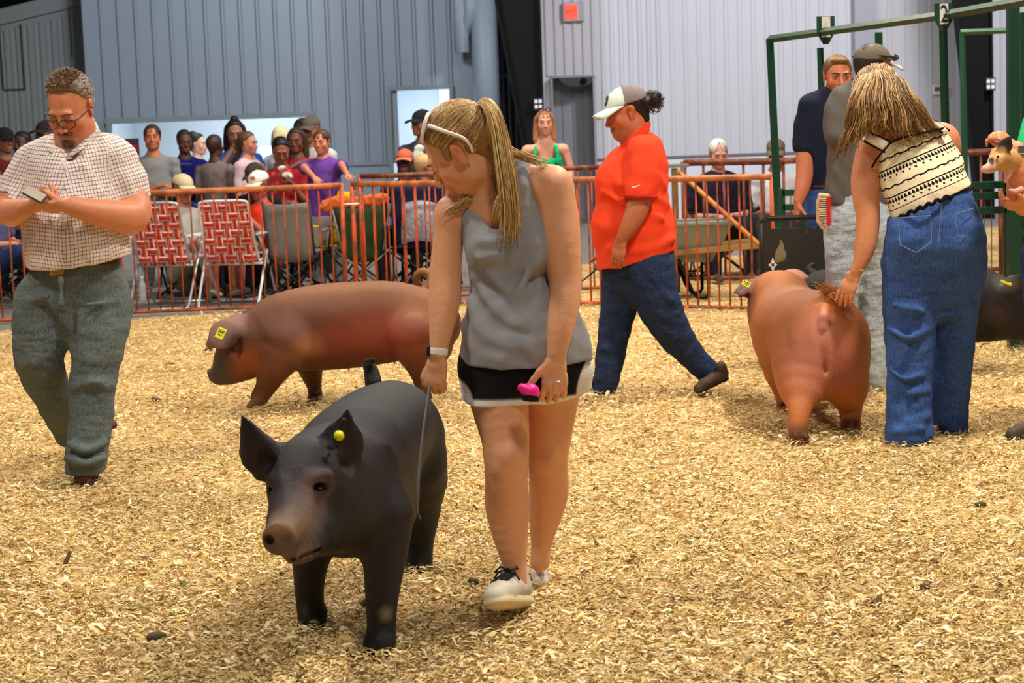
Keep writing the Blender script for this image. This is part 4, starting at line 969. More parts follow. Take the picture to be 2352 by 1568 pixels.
# sunglasses pushed up on the head
M_wht = simple('white_plastic', (246, 238, 234), .3, amt=.02); M_lens = simple('dark_lens', (48, 30, 36), .08, spec=.8, coat=.5)
b = MB(); near = catmull([G.p(1085, 349, -.105), G.p(1080, 334, -.112), G.p(1062, 316, -.116), G.p(1020, 301, -.110), G.p(984, 288, -.080)], 18)
rr = np.linspace(.0035, .0062, 18); b.tube(near, rr, 8)
sg = b.build('sunglasses', M_wht, t, smooth=True, label='white sunglasses pushed up on the head'); MB().tube([p+np.array([.01, .165, .0]) for p in near[5:]], .004, 6).build('temple', M_wht, sg, smooth=True)
for dy in (-.04, .038):
    c = G.p(978, 292, dy); a = unit(v3((-.26, 0, -.96))); w_ = unit(v3((.12, 1, 0))); n_ = np.cross(a, w_); ring = [c+a*.041*math.sin(f)*(1 if abs(math.sin(f)) < .9 else .97)+w_*.034*math.cos(f)-n_*0 for f in np.linspace(0, 6.283, 25)[:-1]]
    MB().tube(ring, .0058, 8, closed=True).build('rim', M_wht, sg, smooth=True); MB().prism([c+(p-c)*.97-n_*.001 for p in ring], n_*.002).build('lens', M_lens, sg)
# sneakers
shoe(t, at(1207, 1394, 5.335), at(1126, 1396, 5.035), (-.12, .3, 1), (206, 198, 184), (220, 200, 154), (24, 26, 28), .0042, wd=1.0, st=.5, label='cream sneaker with black laces')
h2 = at(1238, 1302, 5.68); t2 = gp(1241, 1368); t2[2] = .026; shoe(t, h2, t2, (0, 0, 1), (206, 198, 184), (220, 200, 154), (24, 26, 28), .0045, wd=1.15, st=.6, label='cream sneaker with black laces')
# wrist watch
c = G.p(1007, 808, -.078); ax = unit(G.p(1006, 830, -.08)-G.p(1010, 780, -.07)); u = unit(np.cross(ax, (0, 1, 0))); w_ = np.cross(ax, u)
V = Vol(.003); V.cone(c-ax*.011, c+ax*.011, .0285, .0272, .002); V.cut(c-ax*.011, -ax, .002); V.cut(c+ax*.011, ax, .002)
wt = V.build('watch', M_wht, t, .0035, cols=False, label='white wrist watch'); MB().box(c-u*.029, (.010, .030, .028), np.array([u, w_, ax]).T, ch=.003).build('watch_case', M_blackp, wt)
MB().tube([G.p(1281, 876, -.165)+np.array([.0105*math.cos(a), .0105*math.sin(a), 0]) for a in np.linspace(0, 6.283, 14)[:-1]], .0014, 5, closed=True).build('ring', simple('silver', (220, 220, 225), .2, 1), t, smooth=True)
# pink brush in her hand, show stick in the other
c = G.p(1219, 901, -.205); R_ = frame((.45, -.85, .25), (.1, .35, 1)); tb = thing('grooming_brush', "bright pink palm brush held in the girl's left hand", 'brush', c)
V = Vol(.008); V.ell(c, (.027, .024, .026), R_, .008); V.cone(c+R_@v3((-.0, .004, .006)), c+R_@v3((.03, -.0, .010)), .013, .012, .01); V.cut(c+R_@v3((0, 0, -.012)), R_@v3((0, 0, -1)), .003)
V.build('brush_body', simple('hot_pink', (246, 40, 150), .35, amt=.03), tb, .0035, cols=False)
b = MB()
for i in range(9):
    for j in range(6):
        x, y = (i-4)*.0058, (j-2.5)*.0065
        if (x/.027)**2+(y/.019)**2 < 1: b.tube([c+R_@v3((x, y, -.011)), c+R_@v3((x*1.05, y*1.05, -.024))], .0016, 4)
b.build('bristles', simple('bristle_black', (20, 18, 20), .8), tb)
ts = thing('show_stick', "thin grey show whip hanging from the girl's right hand over the black pig", 'whip', G.p(985, 890, -.1))
MB().tube(catmull([G.p(990, 868, -.07), G.p(984, 905, -.11), G.p(972, 990, -.2), G.p(962, 1080, -.26), G.p(958, 1130, -.28), G.p(957, 1165, -.28), G.p(965, 1192, -.28)], 26), np.linspace(.0042, .0026, 26), 7).build('shaft', simple('whip_grey', (104, 106, 108), .5), ts, smooth=True)

# ---------------------------------------------------------------- man with a phone
G = Fig(7.75); S2 = (206, 134, 98)
t = thing('person', 'man in checked short-sleeved shirt and jeans looking down at his phone', 'person', (at(170, 1100, 7.75)[0], 7.75, 0))
V = Vol(.02); H = Head(G.p(163, 247, -.03), (-.26, -.82, -.5), (-.12, -.5, .86), 1.12); H.skull(V, S2, (150, 84, 72), fat=1)
G.ch(V, '172,300,.01,44 172,352,.04,52', k=.03); G.ch(V, '110,372,.04,44 240,368,.04,46', k=.03); G.ch(V, '170,400,.03,80 170,560,.02,86', k=.03, flat=((0, 1, 0), .7))
G.ch(V, '60,380,.03,34 36,430,.0,34 22,484,-.07,33 40,486,-.18,28 66,476,-.27,19', k=.03)
G.ch(V, '285,380,.03,38 302,450,.0,40 303,496,-.07,40 245,492,-.19,34 190,480,-.27,26 160,472,-.30,21', k=.03)
hl, hr = G.p(163, 473, -.30), G.p(62, 478, -.275)
hand(V, hl, (-1, .0, -.02), (.0, .55, .85), (0, -.2, 1), 1.08, (18, 30, 22), .4, .04, tdir=(-.75, .1, .45))
hand(V, hr, (.8, -.05, .12), (.0, .45, .9), (0, -.4, 1), 1.08, (35, 50, 30), .3, .04, tdir=(.55, -.1, .65))
hc = H.c; V.build('body', M_skin, t, .0075, S2, detail=[(hc-.155, hc+.155, .0042), (G.p(45, 520, -.44), G.p(185, 425, -.14), .0042)], sig=.006)
H.face(t, down=True, brow=(96, 66, 48))
HG = (104, 82, 66); V = Vol(.012); hair_cap(V, H, HG, .018, .004, .99, -.03); H.e(V, (0, .018, .112), (.052, .04, .018), .02, (120, 96, 76))
V.paint(lambda X, Y, Z: .066-np.abs((X-H.c[0])*H.R[0, 0]+(Y-H.c[1])*H.R[1, 0]+(Z-H.c[2])*H.R[2, 0])/H.k, (150, 138, 126), .012)
hb = V.build('hair', M_hair, t, .006, HG, sig=.01)
P0 = [H.w(q.uniform(-.06, .06), q.uniform(-.06, .06), .0) for i in range(320)]
paths = [];
for i in range(900):
    x, y = q.uniform(-.062, .062), q.uniform(-.07, .056); p = ball_hit(H, H.w(x, y, .13), 1.03); n_ = unit(p-H.w(0, -.02, .03)); paths.append([p-n_*.004, p+n_*.008+H.R@v3((0, .004, 0)), p+n_*.018+H.R@v3((q.normal(0, .004), .009, q.normal(0, .003)))])
for i in range(1300):
    l = v3((0, -.02, .04))+unit(q.normal(0, 1, 3))*v3((.083, .103, .091))*.99
    if (l[1]-.018)-.75*(l[2]-.062) > 0.004 or .45*(l[1]+.025)-(l[2]-.004+.035) > 0: continue
    p = H.w(*l); g = p+H.R@v3((q.normal(0, .006), -.016, -.004 if abs(l[0]) > .05 else .012)); paths.append([p, ball_hit(H, (p+g)/2, 1.0, (0, -.02, .04), (.084, .104, .092)), ball_hit(H, g, 1.02, (0, -.02, .04), (.084, .104, .092))])
strands('hair_tips', M_hair, hb, paths, .0022, .0009, [(110, 86, 66), (140, 112, 84), (168, 142, 112), (92, 70, 54)], 5)
# goatee
V = Vol(.006); BC = (92, 74, 62); H.e(V, (0, .090, -.098), (.027, .02, .025), .01, BC); H.cn(V, (-.026, .08, -.06), (-.022, .082, -.095), .007, .009, .01, BC); H.cn(V, (.026, .08, -.06), (.022, .082, -.095), .007, .009, .01, BC); H.cn(V, (-.024, .094, -.059), (0, .102, -.055), .007, .007, .006, BC); H.cn(V, (.024, .094, -.059), (0, .102, -.055), .007, .007, .006, BC)
V.build('goatee', M_hair, t, .004, BC)
# glasses
b = MB(); M_gl = simple('dark_frame', (44, 46, 58), .3)
for x in (-1, 1):
    ring = [H.w(x*.034+.029*math.cos(f)*(1.0+.08*math.cos(2*f)), .112-.010*abs(math.cos(f))*(1 if x*math.cos(f) > 0 else 0), -.008+.020*math.sin(f)) for f in np.linspace(0, 6.283, 21)[:-1]]
    b.tube(ring, .0021, 6, closed=True); b.tube([H.w(x*.062, .102, .0), H.w(x*.082, .05, .004), H.w(x*.084, .0, .004), H.w(x*.082, -.012, -.012)], .0021, 6)
b.tube([H.w(-.008, .113, .0), H.w(0, .114, .002), H.w(.008, .113, .0)], .002, 6); gl = b.build('eyeglasses', M_gl, t, smooth=True, label='dark-framed eyeglasses')
# shirt with a woven check
def check_mat():
    M = MT('checked_shirt', .85, spec=.15); n = M.t.nodes.new('ShaderNodeSeparateXYZ'); M.t.links.new(M.attr('cuv').outputs['Vector'], n.inputs[0]); u, v = E(M.t, n.outputs[0]), E(M.t, n.outputs[1])
    d = M.noise(5, 2); u = u+(d-.5)*.02; v = v+(d-.5)*.016; p = .0165
    a = ((u/p).mod(1.0)-.5).abs().lt(.10); b_ = ((v/p).mod(1.0)-.5).abs().lt(.10); f = (a*.62+b_*.62).mn(1.0)
    M.col(M.mix(f, M.vary((232, 220, 214), .04, 20), (92, 44, 60))); M.bump(M.noise(8, 3), .016); return M.m
yc = 7.77; xc = G.p(170, 450)[0]
def uv_s(P):
    x, y, z = P.T; u = x-xc; out = np.stack([u+np.sign(u)*.75*(y-yc), z-.12*np.abs(u)], 1)
    sl = np.abs(u) > .175; a = np.sign(u)*-.26; cu, su = np.cos(a), np.sin(a)
    out[sl] = np.stack([(u*cu-z*su+.8*np.sign(u)*(y-yc)), u*su+z*cu], 1)[sl]; return out
V = Vol(.03); K = ((0, 1, 0), .82)
G.ch(V, '76,378,.03,46 48,425,.0,45 32,458,-.03,42', k=.035); G.ch(V, '262,372,.03,52 290,420,.02,49 298,470,.0,50', k=.035)
V.cut(G.p(28, 462, -.03), unit(G.p(28, 470, -.05)-G.p(46, 425, 0)), .003, lo=G.p(-40, 530, -.3), hi=G.p(66, 300, .3))
V.cut(G.p(296, 462, 0), unit(v3((.18, -.1, -1))), .003, lo=G.p(243, 560, -.3), hi=G.p(380, 300, .3))
G.ch(V, '168,395,.02,98 168,450,.0,112 172,510,-.03,120 177,560,-.04,121 178,620,-.02,116', k=.04, flat=K)
G.ch(V, '104,372,.04,52 172,356,.05,52 246,364,.04,56', k=.04); G.ch(V, '172,345,.09,38 170,368,.06,56', k=.03)
V.ell(G.p(150, 330, -.17), (.042, .14, .085), k=.008, mode='sub'); V.ell(G.p(156, 300, -.04), (.115, .13, .075), k=.01, mode='sub')
V.cut(G.p(178, 604, -.1), (.10, .12, -1), .004)
for sp in ('110,430,-.09,6 80,500,-.1,7', '235,420,-.08,7 262,505,-.09,6', '95,560,-.13,6 170,578,-.2,7 260,560,-.13,6', '80,520,-.1,6 130,560,-.18,7', '200,560,-.19,7 280,530,-.08,7', '120,590,-.15,7 210,592,-.18,8', '285,400,-.06,5 305,445,-.07,5', '190,385,-.12,6 230,440,-.13,6'): G.ch(V, sp, k=.03)
V.mods.append(wrinkle(21, .004, 17)); V.build('shirt', check_mat(), t, .0075, cols=False, uvf=uv_s)
M_chk = check_mat()
def sheet_part(name, quads, m, par, th=.004, uvf=None):
    b = MB(); b.sheet(quads, th); o = mesh(name, b.v, b.f, m, par, uvs=uvf(np.array(b.v)) if uvf else None, smooth=True); return o
def grid4(a, b, c, d, n=6, m=4, bulge=(0, 0, 0)):
    a, b, c, d = [v3(x) for x in (a, b, c, d)]; return [[(a*(1-u)+b*u)*(1-w)+(d*(1-u)+c*u)*w+v3(bulge)*math.sin(u*3.14)*math.sin(w*3.14) for w in np.linspace(0, 1, m)] for u in np.linspace(0, 1, n)]
sheet_part('collar', grid4(G.p(120, 306, .02), G.p(144, 368, -.105), G.p(112, 345, -.11), G.p(100, 325, -.02), bulge=(0, -.015, 0)), M_chk, t, .006, uv_s)
sheet_part('collar', grid4(G.p(214, 270, .06), G.p(150, 368, -.105), G.p(184, 345, -.125), G.p(232, 305, .02), 8, 4, (.012, -.02, 0)), M_chk, t, .006, uv_s)
for i, py in enumerate((385, 430, 520, 560)): MB().lathe(G.p(147, py, -.155-.0006*(py-385)), (0, -1, 0), [(0, .006), (.003, .006), (.004, .003)], 10).build('button', simple('button', (220, 214, 206), .4), t)
lg = G.p(176, 392, -.162); MB().tube([lg+np.array([x, -.004, z]) for x, z in ((-.011, .001), (-.005, -.002), (.001, .0), (.006, -.001), (.011, .003))], [.0008, .0022, .003, .0026, .001], 6).build('chest_emblem', simple('emblem_dark', (40, 52, 46), .7), t)
# belt, buckle, jeans, boots
V = Vol(.01); V.cone(G.p(172, 595, .0), G.p(172, 640, .0), 106/548, 106/548, .01, ((0, 1, 0), .8)); n_ = unit(v3((-.12, 0, 1))); V.cut(G.p(172, 602, 0), n_, .003); V.cut(G.p(172, 628, 0), -n_, .003)
V.build('belt', simple('belt_leather', (58, 26, 26), .4, amt=.1), t, .006, cols=False)
c = G.p(130, 620, -.165); MB().box(c, (.058, .014, .040), frame((-.35, 1, 0), (-.12, 0, 1)), ch=.006).build('buckle', simple('brass', (200, 150, 80), .3, .8), t)
DJ = denim('grey_jeans', (50, 64, 76), (96, 104, 100)); V = Vol(.03)
G.ch(V, '176,632,.0,106 174,670,.02,118', k=.05, flat=((0, 1, 0), .82))
G.ch(V, '105,705,.0,74 94,780,-.05,64 90,830,-.06,56 112,890,.08,47 140,950,.28,40 158,990,.42,37', k=.05)
G.ch(V, '232,705,.0,72 226,780,-.08,64 217,850,-.12,54 212,905,-.14,52 208,970,-.16,50 200,1035,-.19,48 196,1078,-.2,47', k=.05)
V.cut(G.p(196, 1084, -.2), (0, .1, -1), .004, lo=G.p(100, 1250, -.6), hi=G.p(300, 1020, .1))
for sp in ('160,1020,-.28,7 200,1035,-.29,9 245,1015,-.24,6', '155,1052,-.28,7 195,1062,-.31,9 240,1050,-.25,7', '170,895,-.2,6 215,880,-.24,9 255,890,-.18,6', '60,845,-.14,7 100,862,-.12,8 140,845,-.05,6', '110,680,-.2,6 60,690,-.1,6', '140,640,-.21,5 140,700,-.22,6', '200,700,-.2,7 270,690,-.1,6'): G.ch(V, sp, k=.028)
V.mods.append(wrinkle(5, .004, 15, 1.3)); V.build('jeans', DJ, t, .0075, cols=False)
a, b_ = gp(207, 1098), gp(192, 1132); a[2] = b_[2] = .02; shoe(t, a, a+unit(b_-a)*.29, (0, 0, 1), (98, 66, 52), (44, 30, 26), None, .006, wd=1.2, label='brown leather boot', tongue=False)
a = at(160, 1000, 8.22); b_ = at(263, 988, 8.36); shoe(t, a+np.array([-.04, 0, .0]), b_+np.array([.02, 0, .01]), (0, 0, 1), (98, 66, 52), (44, 30, 26), None, .008, wd=1.1, tongue=False)
c = G.p(80, 447, -.36); R_ = np.array([unit(G.p(104, 458, -.36)-G.p(58, 434, -.36)), unit(v3((.12, .38, -.85))), [0, 0, 0]]).T; R_[:, 2] = np.cross(R_[:, 0], R_[:, 1])
tp = thing('phone', 'smartphone held in both hands by the man in the checked shirt', 'phone', c)
MB().box(c, (.088, .009, .075), R_, ch=.003).build('phone_body', simple('phone_case', (60, 66, 58), .3), tp); MB().box(c-R_[:, 1]*.0052, (.082, .002, .068), R_).build('phone_screen', simple('phone_glass', (168, 160, 140), .1), tp)
# ---------------------------------------------------------------- woman in the orange polo
G = Fig(9.55); S3 = (186, 108, 74)
t = thing('person', 'woman in bright orange polo, mint and grey cap and jeans striding to the left', 'person', (at(1480, 900, 9.55)[0], 9.55, 0))
V = Vol(.02); H = Head(G.p(1440, 258, 0), (-.97, -.10, -.22), (-.2, 0, .98), 1.06); H.skull(V, S3, (150, 78, 62), fat=1)
G.ch(V, '1452,290,.0,32 1466,330,.0,38', k=.03); G.ch(V, '1475,360,-.13,34 1475,360,.13,34', k=.03); G.ch(V, '1462,400,0,60 1460,560,0,70', k=.03)
G.ch(V, '1478,380,-.2,30 1474,440,-.23,27 1462,485,-.25,26 1445,520,-.26,21 1430,545,-.26,14', k=.03); G.ch(V, '1465,390,.24,28 1425,500,.33,24 1395,575,.3,15', k=.03)
hw = G.p(1429, 548, -.26); hand(V, hw, (-.28, 0, -1), (.5, .85, 0), (-1, -.3, 0), 1.0, (16, 22, 16), .3, .05, tdir=(-.35, .35, -.9))
h2 = G.p(1393, 578, .3); hand(V, h2, (-.3, 0, -1), (-.2, -.9, 0), (-1, 0, 0), 1.0, (60, 80, 40), .4)
hc = H.c; V.build('body', M_skin, t, .009, S3, detail=[(hc-.15, hc+.15, .005), (hw-np.array([.13, .1, .24]), hw+np.array([.08, .1, .02]), .005)], sig=.006); H.face(t, down=True, brow=(60, 40, 32))
V = Vol(.01); HC = (30, 22, 20); hair_cap(V, H, HC, .02, -.02, .965, -.05); hb = V.build('hair', M_hair, t, .007, HC)
V = Vol(.02); bc = G.p(1500, 234, .0)
for i in range(9): V.ell(bc+q.normal(0, .016, 3), (.034, .038, .034), k=.006)
V.ell(G.p(1484, 240, 0), (.025, .03, .03)); V.build('hair_bun', M_hair, hb, .006, HC)
paths = [[bc+unit(n_)*.04, bc+unit(n_+q.normal(0, .3, 3))*.058, bc+unit(n_+q.normal(0, .8, 3))*.066] for n_ in q.normal(0, 1, (110, 3))]
strands('loose_hairs', M_hair, hb, paths, .0022, .001, [HC, (48, 34, 30)], 3)
def cap(t, H, crown, brim, back=None, z=.052, name='cap', button=True, bl=.085, tilt=-.02, badge=None, front_only=None, flat=False):
    """baseball cap: stitched crown, curved brim"""
    V = Vol(.01); H.e(V, (0, -.012, z-.005), (.086, .107, .082 if not flat else .07), .01, crown); V.cut(H.w(0, 0, z-.012), H.R@v3((0, tilt, -1)), .004)
    H.cn(V, (0, -.012, z+.075), (0, -.012, z+.079), .006, .006, .003, crown)
    for a in range(0, 180, 60):
        r = math.radians(a+30)
        P = [H.w(.087*math.cos(u)*math.cos(r), -.012+.108*math.cos(u)*math.sin(r), z-.005+.083*math.sin(u)) for u in np.linspace(.12, 3.02, 12)]
        V.chain(P, np.full(12, .0022*H.k), .003, col=crown)
    if back is not None:
        o, nn = H.w(0, .018, 0), H.R@v3((0, 1, .10)); V.paint(lambda X, Y, Z: (X-o[0])*nn[0]+(Y-o[1])*nn[1]+(Z-o[2])*nn[2], back, .0015)
    o = V.build(name, M_clothc, t, .006*H.k, crown)
    G_ = []
    for u in np.linspace(-1, 1, 11):
        a = u*1.25; row = []
        for w_ in np.linspace(0, 1, 6):
            r_x, r_y = .083, .1; bx, by = r_x*math.sin(a), -.012+r_y*math.cos(a); ex = .092*math.sin(u*1.1); ey = .085+bl*math.cos(u*1.15)**.7
            row.append(H.w(bx*(1-w_)+ex*w_, by*(1-w_)+ey*w_, z-.008-.020*w_-.028*(u*u)*(.3+.7*w_)))
        G_.append(row)
    MB().sheet(G_, .004).build('brim', cloth('brim', brim), o, smooth=True)
    return o
o = cap(t, H, (226, 240, 232), (214, 238, 228), (134, 124, 122))
MB().prism([H.w(-.028*math.cos(a), .081-.012*math.sin(a), .078+.024*math.sin(a)) for a in np.linspace(0, 6.28, 14)[:-1]], H.R@v3((0, .006, .002))).build('cap_patch', simple('patch_dark', (40, 48, 50), .7), o)
OR = (246, 74, 40); V = Vol(.03)
G.ch(V, '1480,360,-.17,40 1478,400,-.21,39 1471,452,-.235,36', k=.03); G.ch(V, '1470,360,.17,38 1450,440,.25,34', k=.03)
V.cut(G.p(1470, 452, -.235), unit(v3((-.06, 0, -1))), .003, lo=G.p(1425, 530, -.38), hi=G.p(1520, 360, -.13))
G.ch(V, '1477,352,0,50 1466,385,0,68 1452,420,0,82 1452,470,0,84 1454,515,0,92 1460,560,0,92 1463,620,0,90', k=.03, flat=((0, 1, 0), 1.0))
G.ch(V, '1404,415,-.08,34', k=.06); G.ch(V, '1404,415,.08,34', k=.06); G.ch(V, '1398,520,-.05,36 1405,555,-.03,34', k=.06); G.ch(V, '1520,505,0,24', k=.05)
G.ch(V, '1478,345,-.14,36 1480,345,.14,36', k=.04)
V.cut(G.p(1485, 588, 0), (.22, .03, -.97), .004); V.ell(G.p(1440, 318, 0), (.07, .09, .05), k=.01, mode='sub')
for sp in ('1385,440,-.14,5 1440,470,-.2,5 1520,500,-.17,6', '1400,570,-.15,6 1470,575,-.2,5 1545,548,-.12,6', '1448,400,-.22,4 1452,440,-.26,4', '1500,380,-.17,6 1525,430,-.1,6', '1405,400,-.14,5 1425,425,-.18,5', '1490,440,-.2,6 1530,470,-.1,6'): G.ch(V, sp, k=.03)
V.mods.append(wrinkle(9, .0035, 19)); V.build('polo_shirt', cloth('orange_knit', OR, .04, .014), t, .008, cols=False)
V = Vol(.006); V.chain([G.p(1484, 288, .0), G.p(1476, 300, -.075), G.p(1450, 322, -.10), G.p(1420, 352, -.06)], [.026, .03, .028, .014], .01, ((-.3, -.6, .5), .35)); V.chain([G.p(1484, 288, .0), G.p(1470, 300, .075), G.p(1440, 325, .09), G.p(1418, 352, .03)], [.026, .03, .026, .012], .01, ((-.3, .6, .5), .35))
V.build('collar', cloth('orange_rib', (238, 60, 32)), t, .006, cols=False)
V = Vol(.004); V.cone(G.p(1471, 450, -.235), G.p(1470.5, 456, -.235), .088, .088, .004, ((-.05, 0, 1), 1.0)); V.cut(G.p(1471, 446, -.235), (.06, 0, 1), .002); V.cut(G.p(1471, 455, -.235), (-.06, 0, -1), .002); V.build('sleeve_band', cloth('band_red', (190, 44, 34)), t, .006, cols=False)
b = MB(); c = G.p(1460, 428, -.336); b.tube([c+np.array([x, y, z]) for x, y, z in ((-.02, 0, .002), (-.012, -.001, -.005), (.0, 0, -.002), (.022, .006, .008))], [.0012, .0038, .003, .0008], 6); b.build('sleeve_emblem', M_wht, t)
DJ2 = denim('dark_jeans', (18, 26, 48), (40, 54, 84), .02); V = Vol(.03)
G.ch(V, '1468,590,0,80 1470,615,0,80', k=.05); G.ch(V, '1490,625,-.09,60 1512,695,-.10,52 1545,762,-.08,42 1588,815,-.05,32 1628,856,-.03,28', k=.05)
G.ch(V, '1432,630,.08,50 1422,700,.07,42 1410,765,.05,37 1400,830,.04,33 1390,893,.03,26', k=.05)
for sp in ('1500,640,-.22,5 1540,690,-.2,5', '1400,760,-.02,6 1440,770,-.02,5', '1385,800,-.02,5 1425,808,-.02,5', '1375,870,.0,6 1415,868,.0,5', '1560,800,-.1,6 1590,780,-.1,5'): G.ch(V, sp, k=.025)
V.mods.append(wrinkle(6, .004, 20, 1.5)); V.build('jeans', DJ2, t, .0085, cols=False)
a = gp(1402, 902); a[2] = .022; shoe(t, a+np.array([.03, .05, 0]), a+np.array([-.215, -.02, .0]), (0, 0, 1), (40, 38, 40), (26, 26, 28), None, .008, tongue=False)
b_ = gp(1592, 917); b_[2] = .03; a = at(1672, 868, 9.5); shoe(t, a, b_, unit(v3((.4, 0, .8))), (76, 56, 44), (30, 28, 28), None, .008, tongue=False, label='brown low boot')
ts = thing('show_stick', 'short black stick hanging in front of the orange polo woman', 'stick', G.p(1385, 605, .2)); MB().tube([G.p(1396, 590, .22), G.p(1362, 625, .14), G.p(1337, 646, .08)], [.007, .005, .003], 7).build('shaft', M_blackp, ts, smooth=True)

# ---------------------------------------------------------------- woman in the crochet top
G = Fig(7.95); S4 = (214, 142, 100)
t = thing('person', 'woman bending forward in cream and black patterned top and blue flared jeans', 'person', (at(2140, 1000, 7.95)[0], 7.95, 0))
V = Vol(.02); H = Head(G.p(2016, 222, .18), (-.55, .45, -.7), (-.5, .45, .72), 1.0); H.skull(V, S4, ears=True)
G.ch(V, '2030,270,.14,34 2075,320,.12,40', k=.03); G.ch(V, '2010,350,.14,38 2090,325,.13,50 2160,325,.12,44', k=.04); G.ch(V, '2095,345,.12,74 2120,430,.06,82', k=.03, flat=((0, 1, 0), .7))
G.ch(V, '2003,345,.13,34 1990,400,.11,34 1988,450,.08,31 1994,500,.05,27 1988,560,.03,25 1977,600,.02,18 1967,622,.02,14', k=.03); G.ch(V, '2165,345,.15,40 2150,440,.3,34 2090,560,.3,24', k=.03)
hw = G.p(1966, 624, .02); hand(V, hw, (-.5, .05, -1), (.5, .75, -.2), (-1, .3, 0), .98, (10, 14, 10), .2, .07, tdir=(-.15, .5, -.85))
V.build('body', M_skin, t, .009, S4, detail=[(hw-np.array([.17, .1, .24]), hw+np.array([.08, .12, .02]), .005)], sig=.006)
TOPm = None
P0 = G.p(2136, 470, -.10); vd = unit(v3((-.385, .0, .923))); ud = unit(v3((.923, 0, .385)))
def crochet_mat():
    M = MT('patterned_knit', .9, spec=.12); n = M.t.nodes.new('ShaderNodeSeparateXYZ'); M.t.links.new(M.attr('cuv').outputs['Vector'], n.inputs[0]); u, v = E(M.t, n.outputs[0]), E(M.t, n.outputs[1])
    def band(a, b): return v.gt(a)*v.lt(b)
    f = band(-.05, .010+0)
    f = (v-((u/.05).mod(1.0)-.5).abs()*.010).lt(.016)
    zz = ((v-.030-((u/.038).mod(1.0)-.5).abs()*.05).abs()).lt(.0012)*((u/.0035).mod(1.0)).lt(.5)*.7
    f = f.mx(zz).mx(band(.063, .0665))
    for b0 in (.083, .192):
        tri = ((u/.0172).mod(1.0)-.5).abs()*.0172                  # little trees
        tr = tri.lt(((v-(b0+.012))*-.5+.0085).mn(.0072))*band(b0+.010, b0+.027); st = tri.lt(.0022)*band(b0+.006, b0+.014)
        sq = (((u/.0344).mod(1.0)-.5).abs()*.0344).lt(.0046)*band(b0-.006, b0+.002); f = f.mx(tr).mx(st).mx(sq).mx(band(b0+.029, b0+.0345))
    for b0 in (.150, .262):
        w_ = v-((u/.055).mod(1.0)-.5).abs()*.012-b0; f = f.mx(w_.abs().lt(.0032)).mx((w_+.005).abs().lt(.004)*((u/.0275).mod(1.0)-.5).abs().lt(.07))
    dots = (((u/.011).mod(1.0)-.5).abs().lt(.2))*(((v/.011).mod(1.0)-.5).abs().lt(.2))*band(.283, .305); f = f.mx(dots*.7)
    rib = ((v/.0035).mod(1.0)-.5).abs()*.05+((u/.0045).mod(1.0)-.5).abs()*.05
    M.col(M.mix(f, M.vary((240, 224, 190), .04, 30), (20, 18, 20))); M.bump(M.noise(9, 2)+rib, .008); return M.m
def uv_t(P):
    d = P-P0; u = d@ud; v = d@vd; return np.stack([u+.35*np.sign(u)*np.maximum(0, d[:, 1]-.02)*1.2, v+.016+.55*u*u*np.where(u < 0, 1.3, .5)], 1)
V = Vol(.03); K = (unit(v3((0, 1, .3))), .74)
G.ch(V, '2090,318,.12,74 2103,365,.10,92 2116,405,.07,95 2130,440,.03,95 2145,478,.0,98', k=.03, flat=K)
G.ch(V, '2140,330,.12,46 2160,380,.10,50', k=.03, flat=K)
V.cut(G.p(2110, 307, .0), unit(v3((-.24, -.1, .97))), .003); V.cut(G.p(2022, 348, .03), unit(v3((-.80, -.1, .58))), .003)
V.cut(G.p(2136, 470, -.10), -vd, .003)
V.mods.append(wrinkle(31, .003, 20)); V.build('knit_top', crochet_mat(), t, .006, cols=False, uvf=uv_t, label='cream and black patterned knit top')
M_bk = cloth('black_edging', (18, 17, 20)); M_cr = cloth('cream_knit', (240, 226, 196))
# scalloped black hem, straps with black edging
L = []
for u in np.linspace(-1, 1, 60):
    px, py = 2137+97*u, 468-40*u+5*u*u; dy = -.185+.21*u*u; L.append(G.p(px, py+3.2*math.sin(u*30), dy))
MB().tube(L, .0085, 7).build('hem_ruffle', M_bk, t, smooth=True)
for quad in (((1994, 302, .02), (2046, 326, -.05), (2032, 350, -.04), (1984, 324, .02)), ((2146, 276, .03), (2180, 300, -.04), (2164, 306, -.04), (2134, 284, .03))):
    a, b_, c, d = [G.p(*k) for k in quad]; o = sheet_part('strap', grid4(a, b_, c, d, 8, 4, (0, -.012, .01)), M_cr, t, .006)
    for p1, p2 in ((a, b_), (d, c)): MB().tube([p1*(1-u)+p2*u+np.array([0, -.004, .0])+np.array([0, -.012, .01])*0 for u in np.linspace(0, 1, 5)], .0045, 6).build('edging', M_bk, o, smooth=True)
MB().tube([G.p(2040, 332, -.055), G.p(2060, 320, -.065), G.p(2110, 307, -.075), G.p(2168, 294, -.03)], .005, 6).build('edging', M_bk, t, smooth=True)
MB().tube([G.p(2042, 332, -.055), G.p(2030, 345, -.05), G.p(2014, 364, -.02), G.p(2003, 384, .03)], .005, 6).build('edging', M_bk, t, smooth=True)
DJ3 = denim('blue_jeans', (26, 46, 92), (60, 88, 144), .016); V = Vol(.03); K = ((0, 1, 0), .86)
G.ch(V, '2136,470,.02,92 2146,520,.0,106 2148,560,.0,113 2147,605,.02,108', k=.05, flat=K); G.ch(V, '2098,560,-.08,52', k=.06); G.ch(V, '2202,560,-.08,50', k=.06)
G.ch(V, '2098,615,.0,72 2092,690,-.02,66 2090,760,-.03,60 2090,830,-.05,54 2088,900,-.08,51 2088,960,-.1,53 2090,1012,-.12,57', k=.05)
G.ch(V, '2196,615,.02,68 2196,690,.05,54 2192,760,.07,49 2186,830,.09,48 2182,900,.11,46 2180,990,.12,42', k=.05)
V.cut(G.p(2135, 468, -.06), unit(v3((-.36, 0, .93))), .003); 
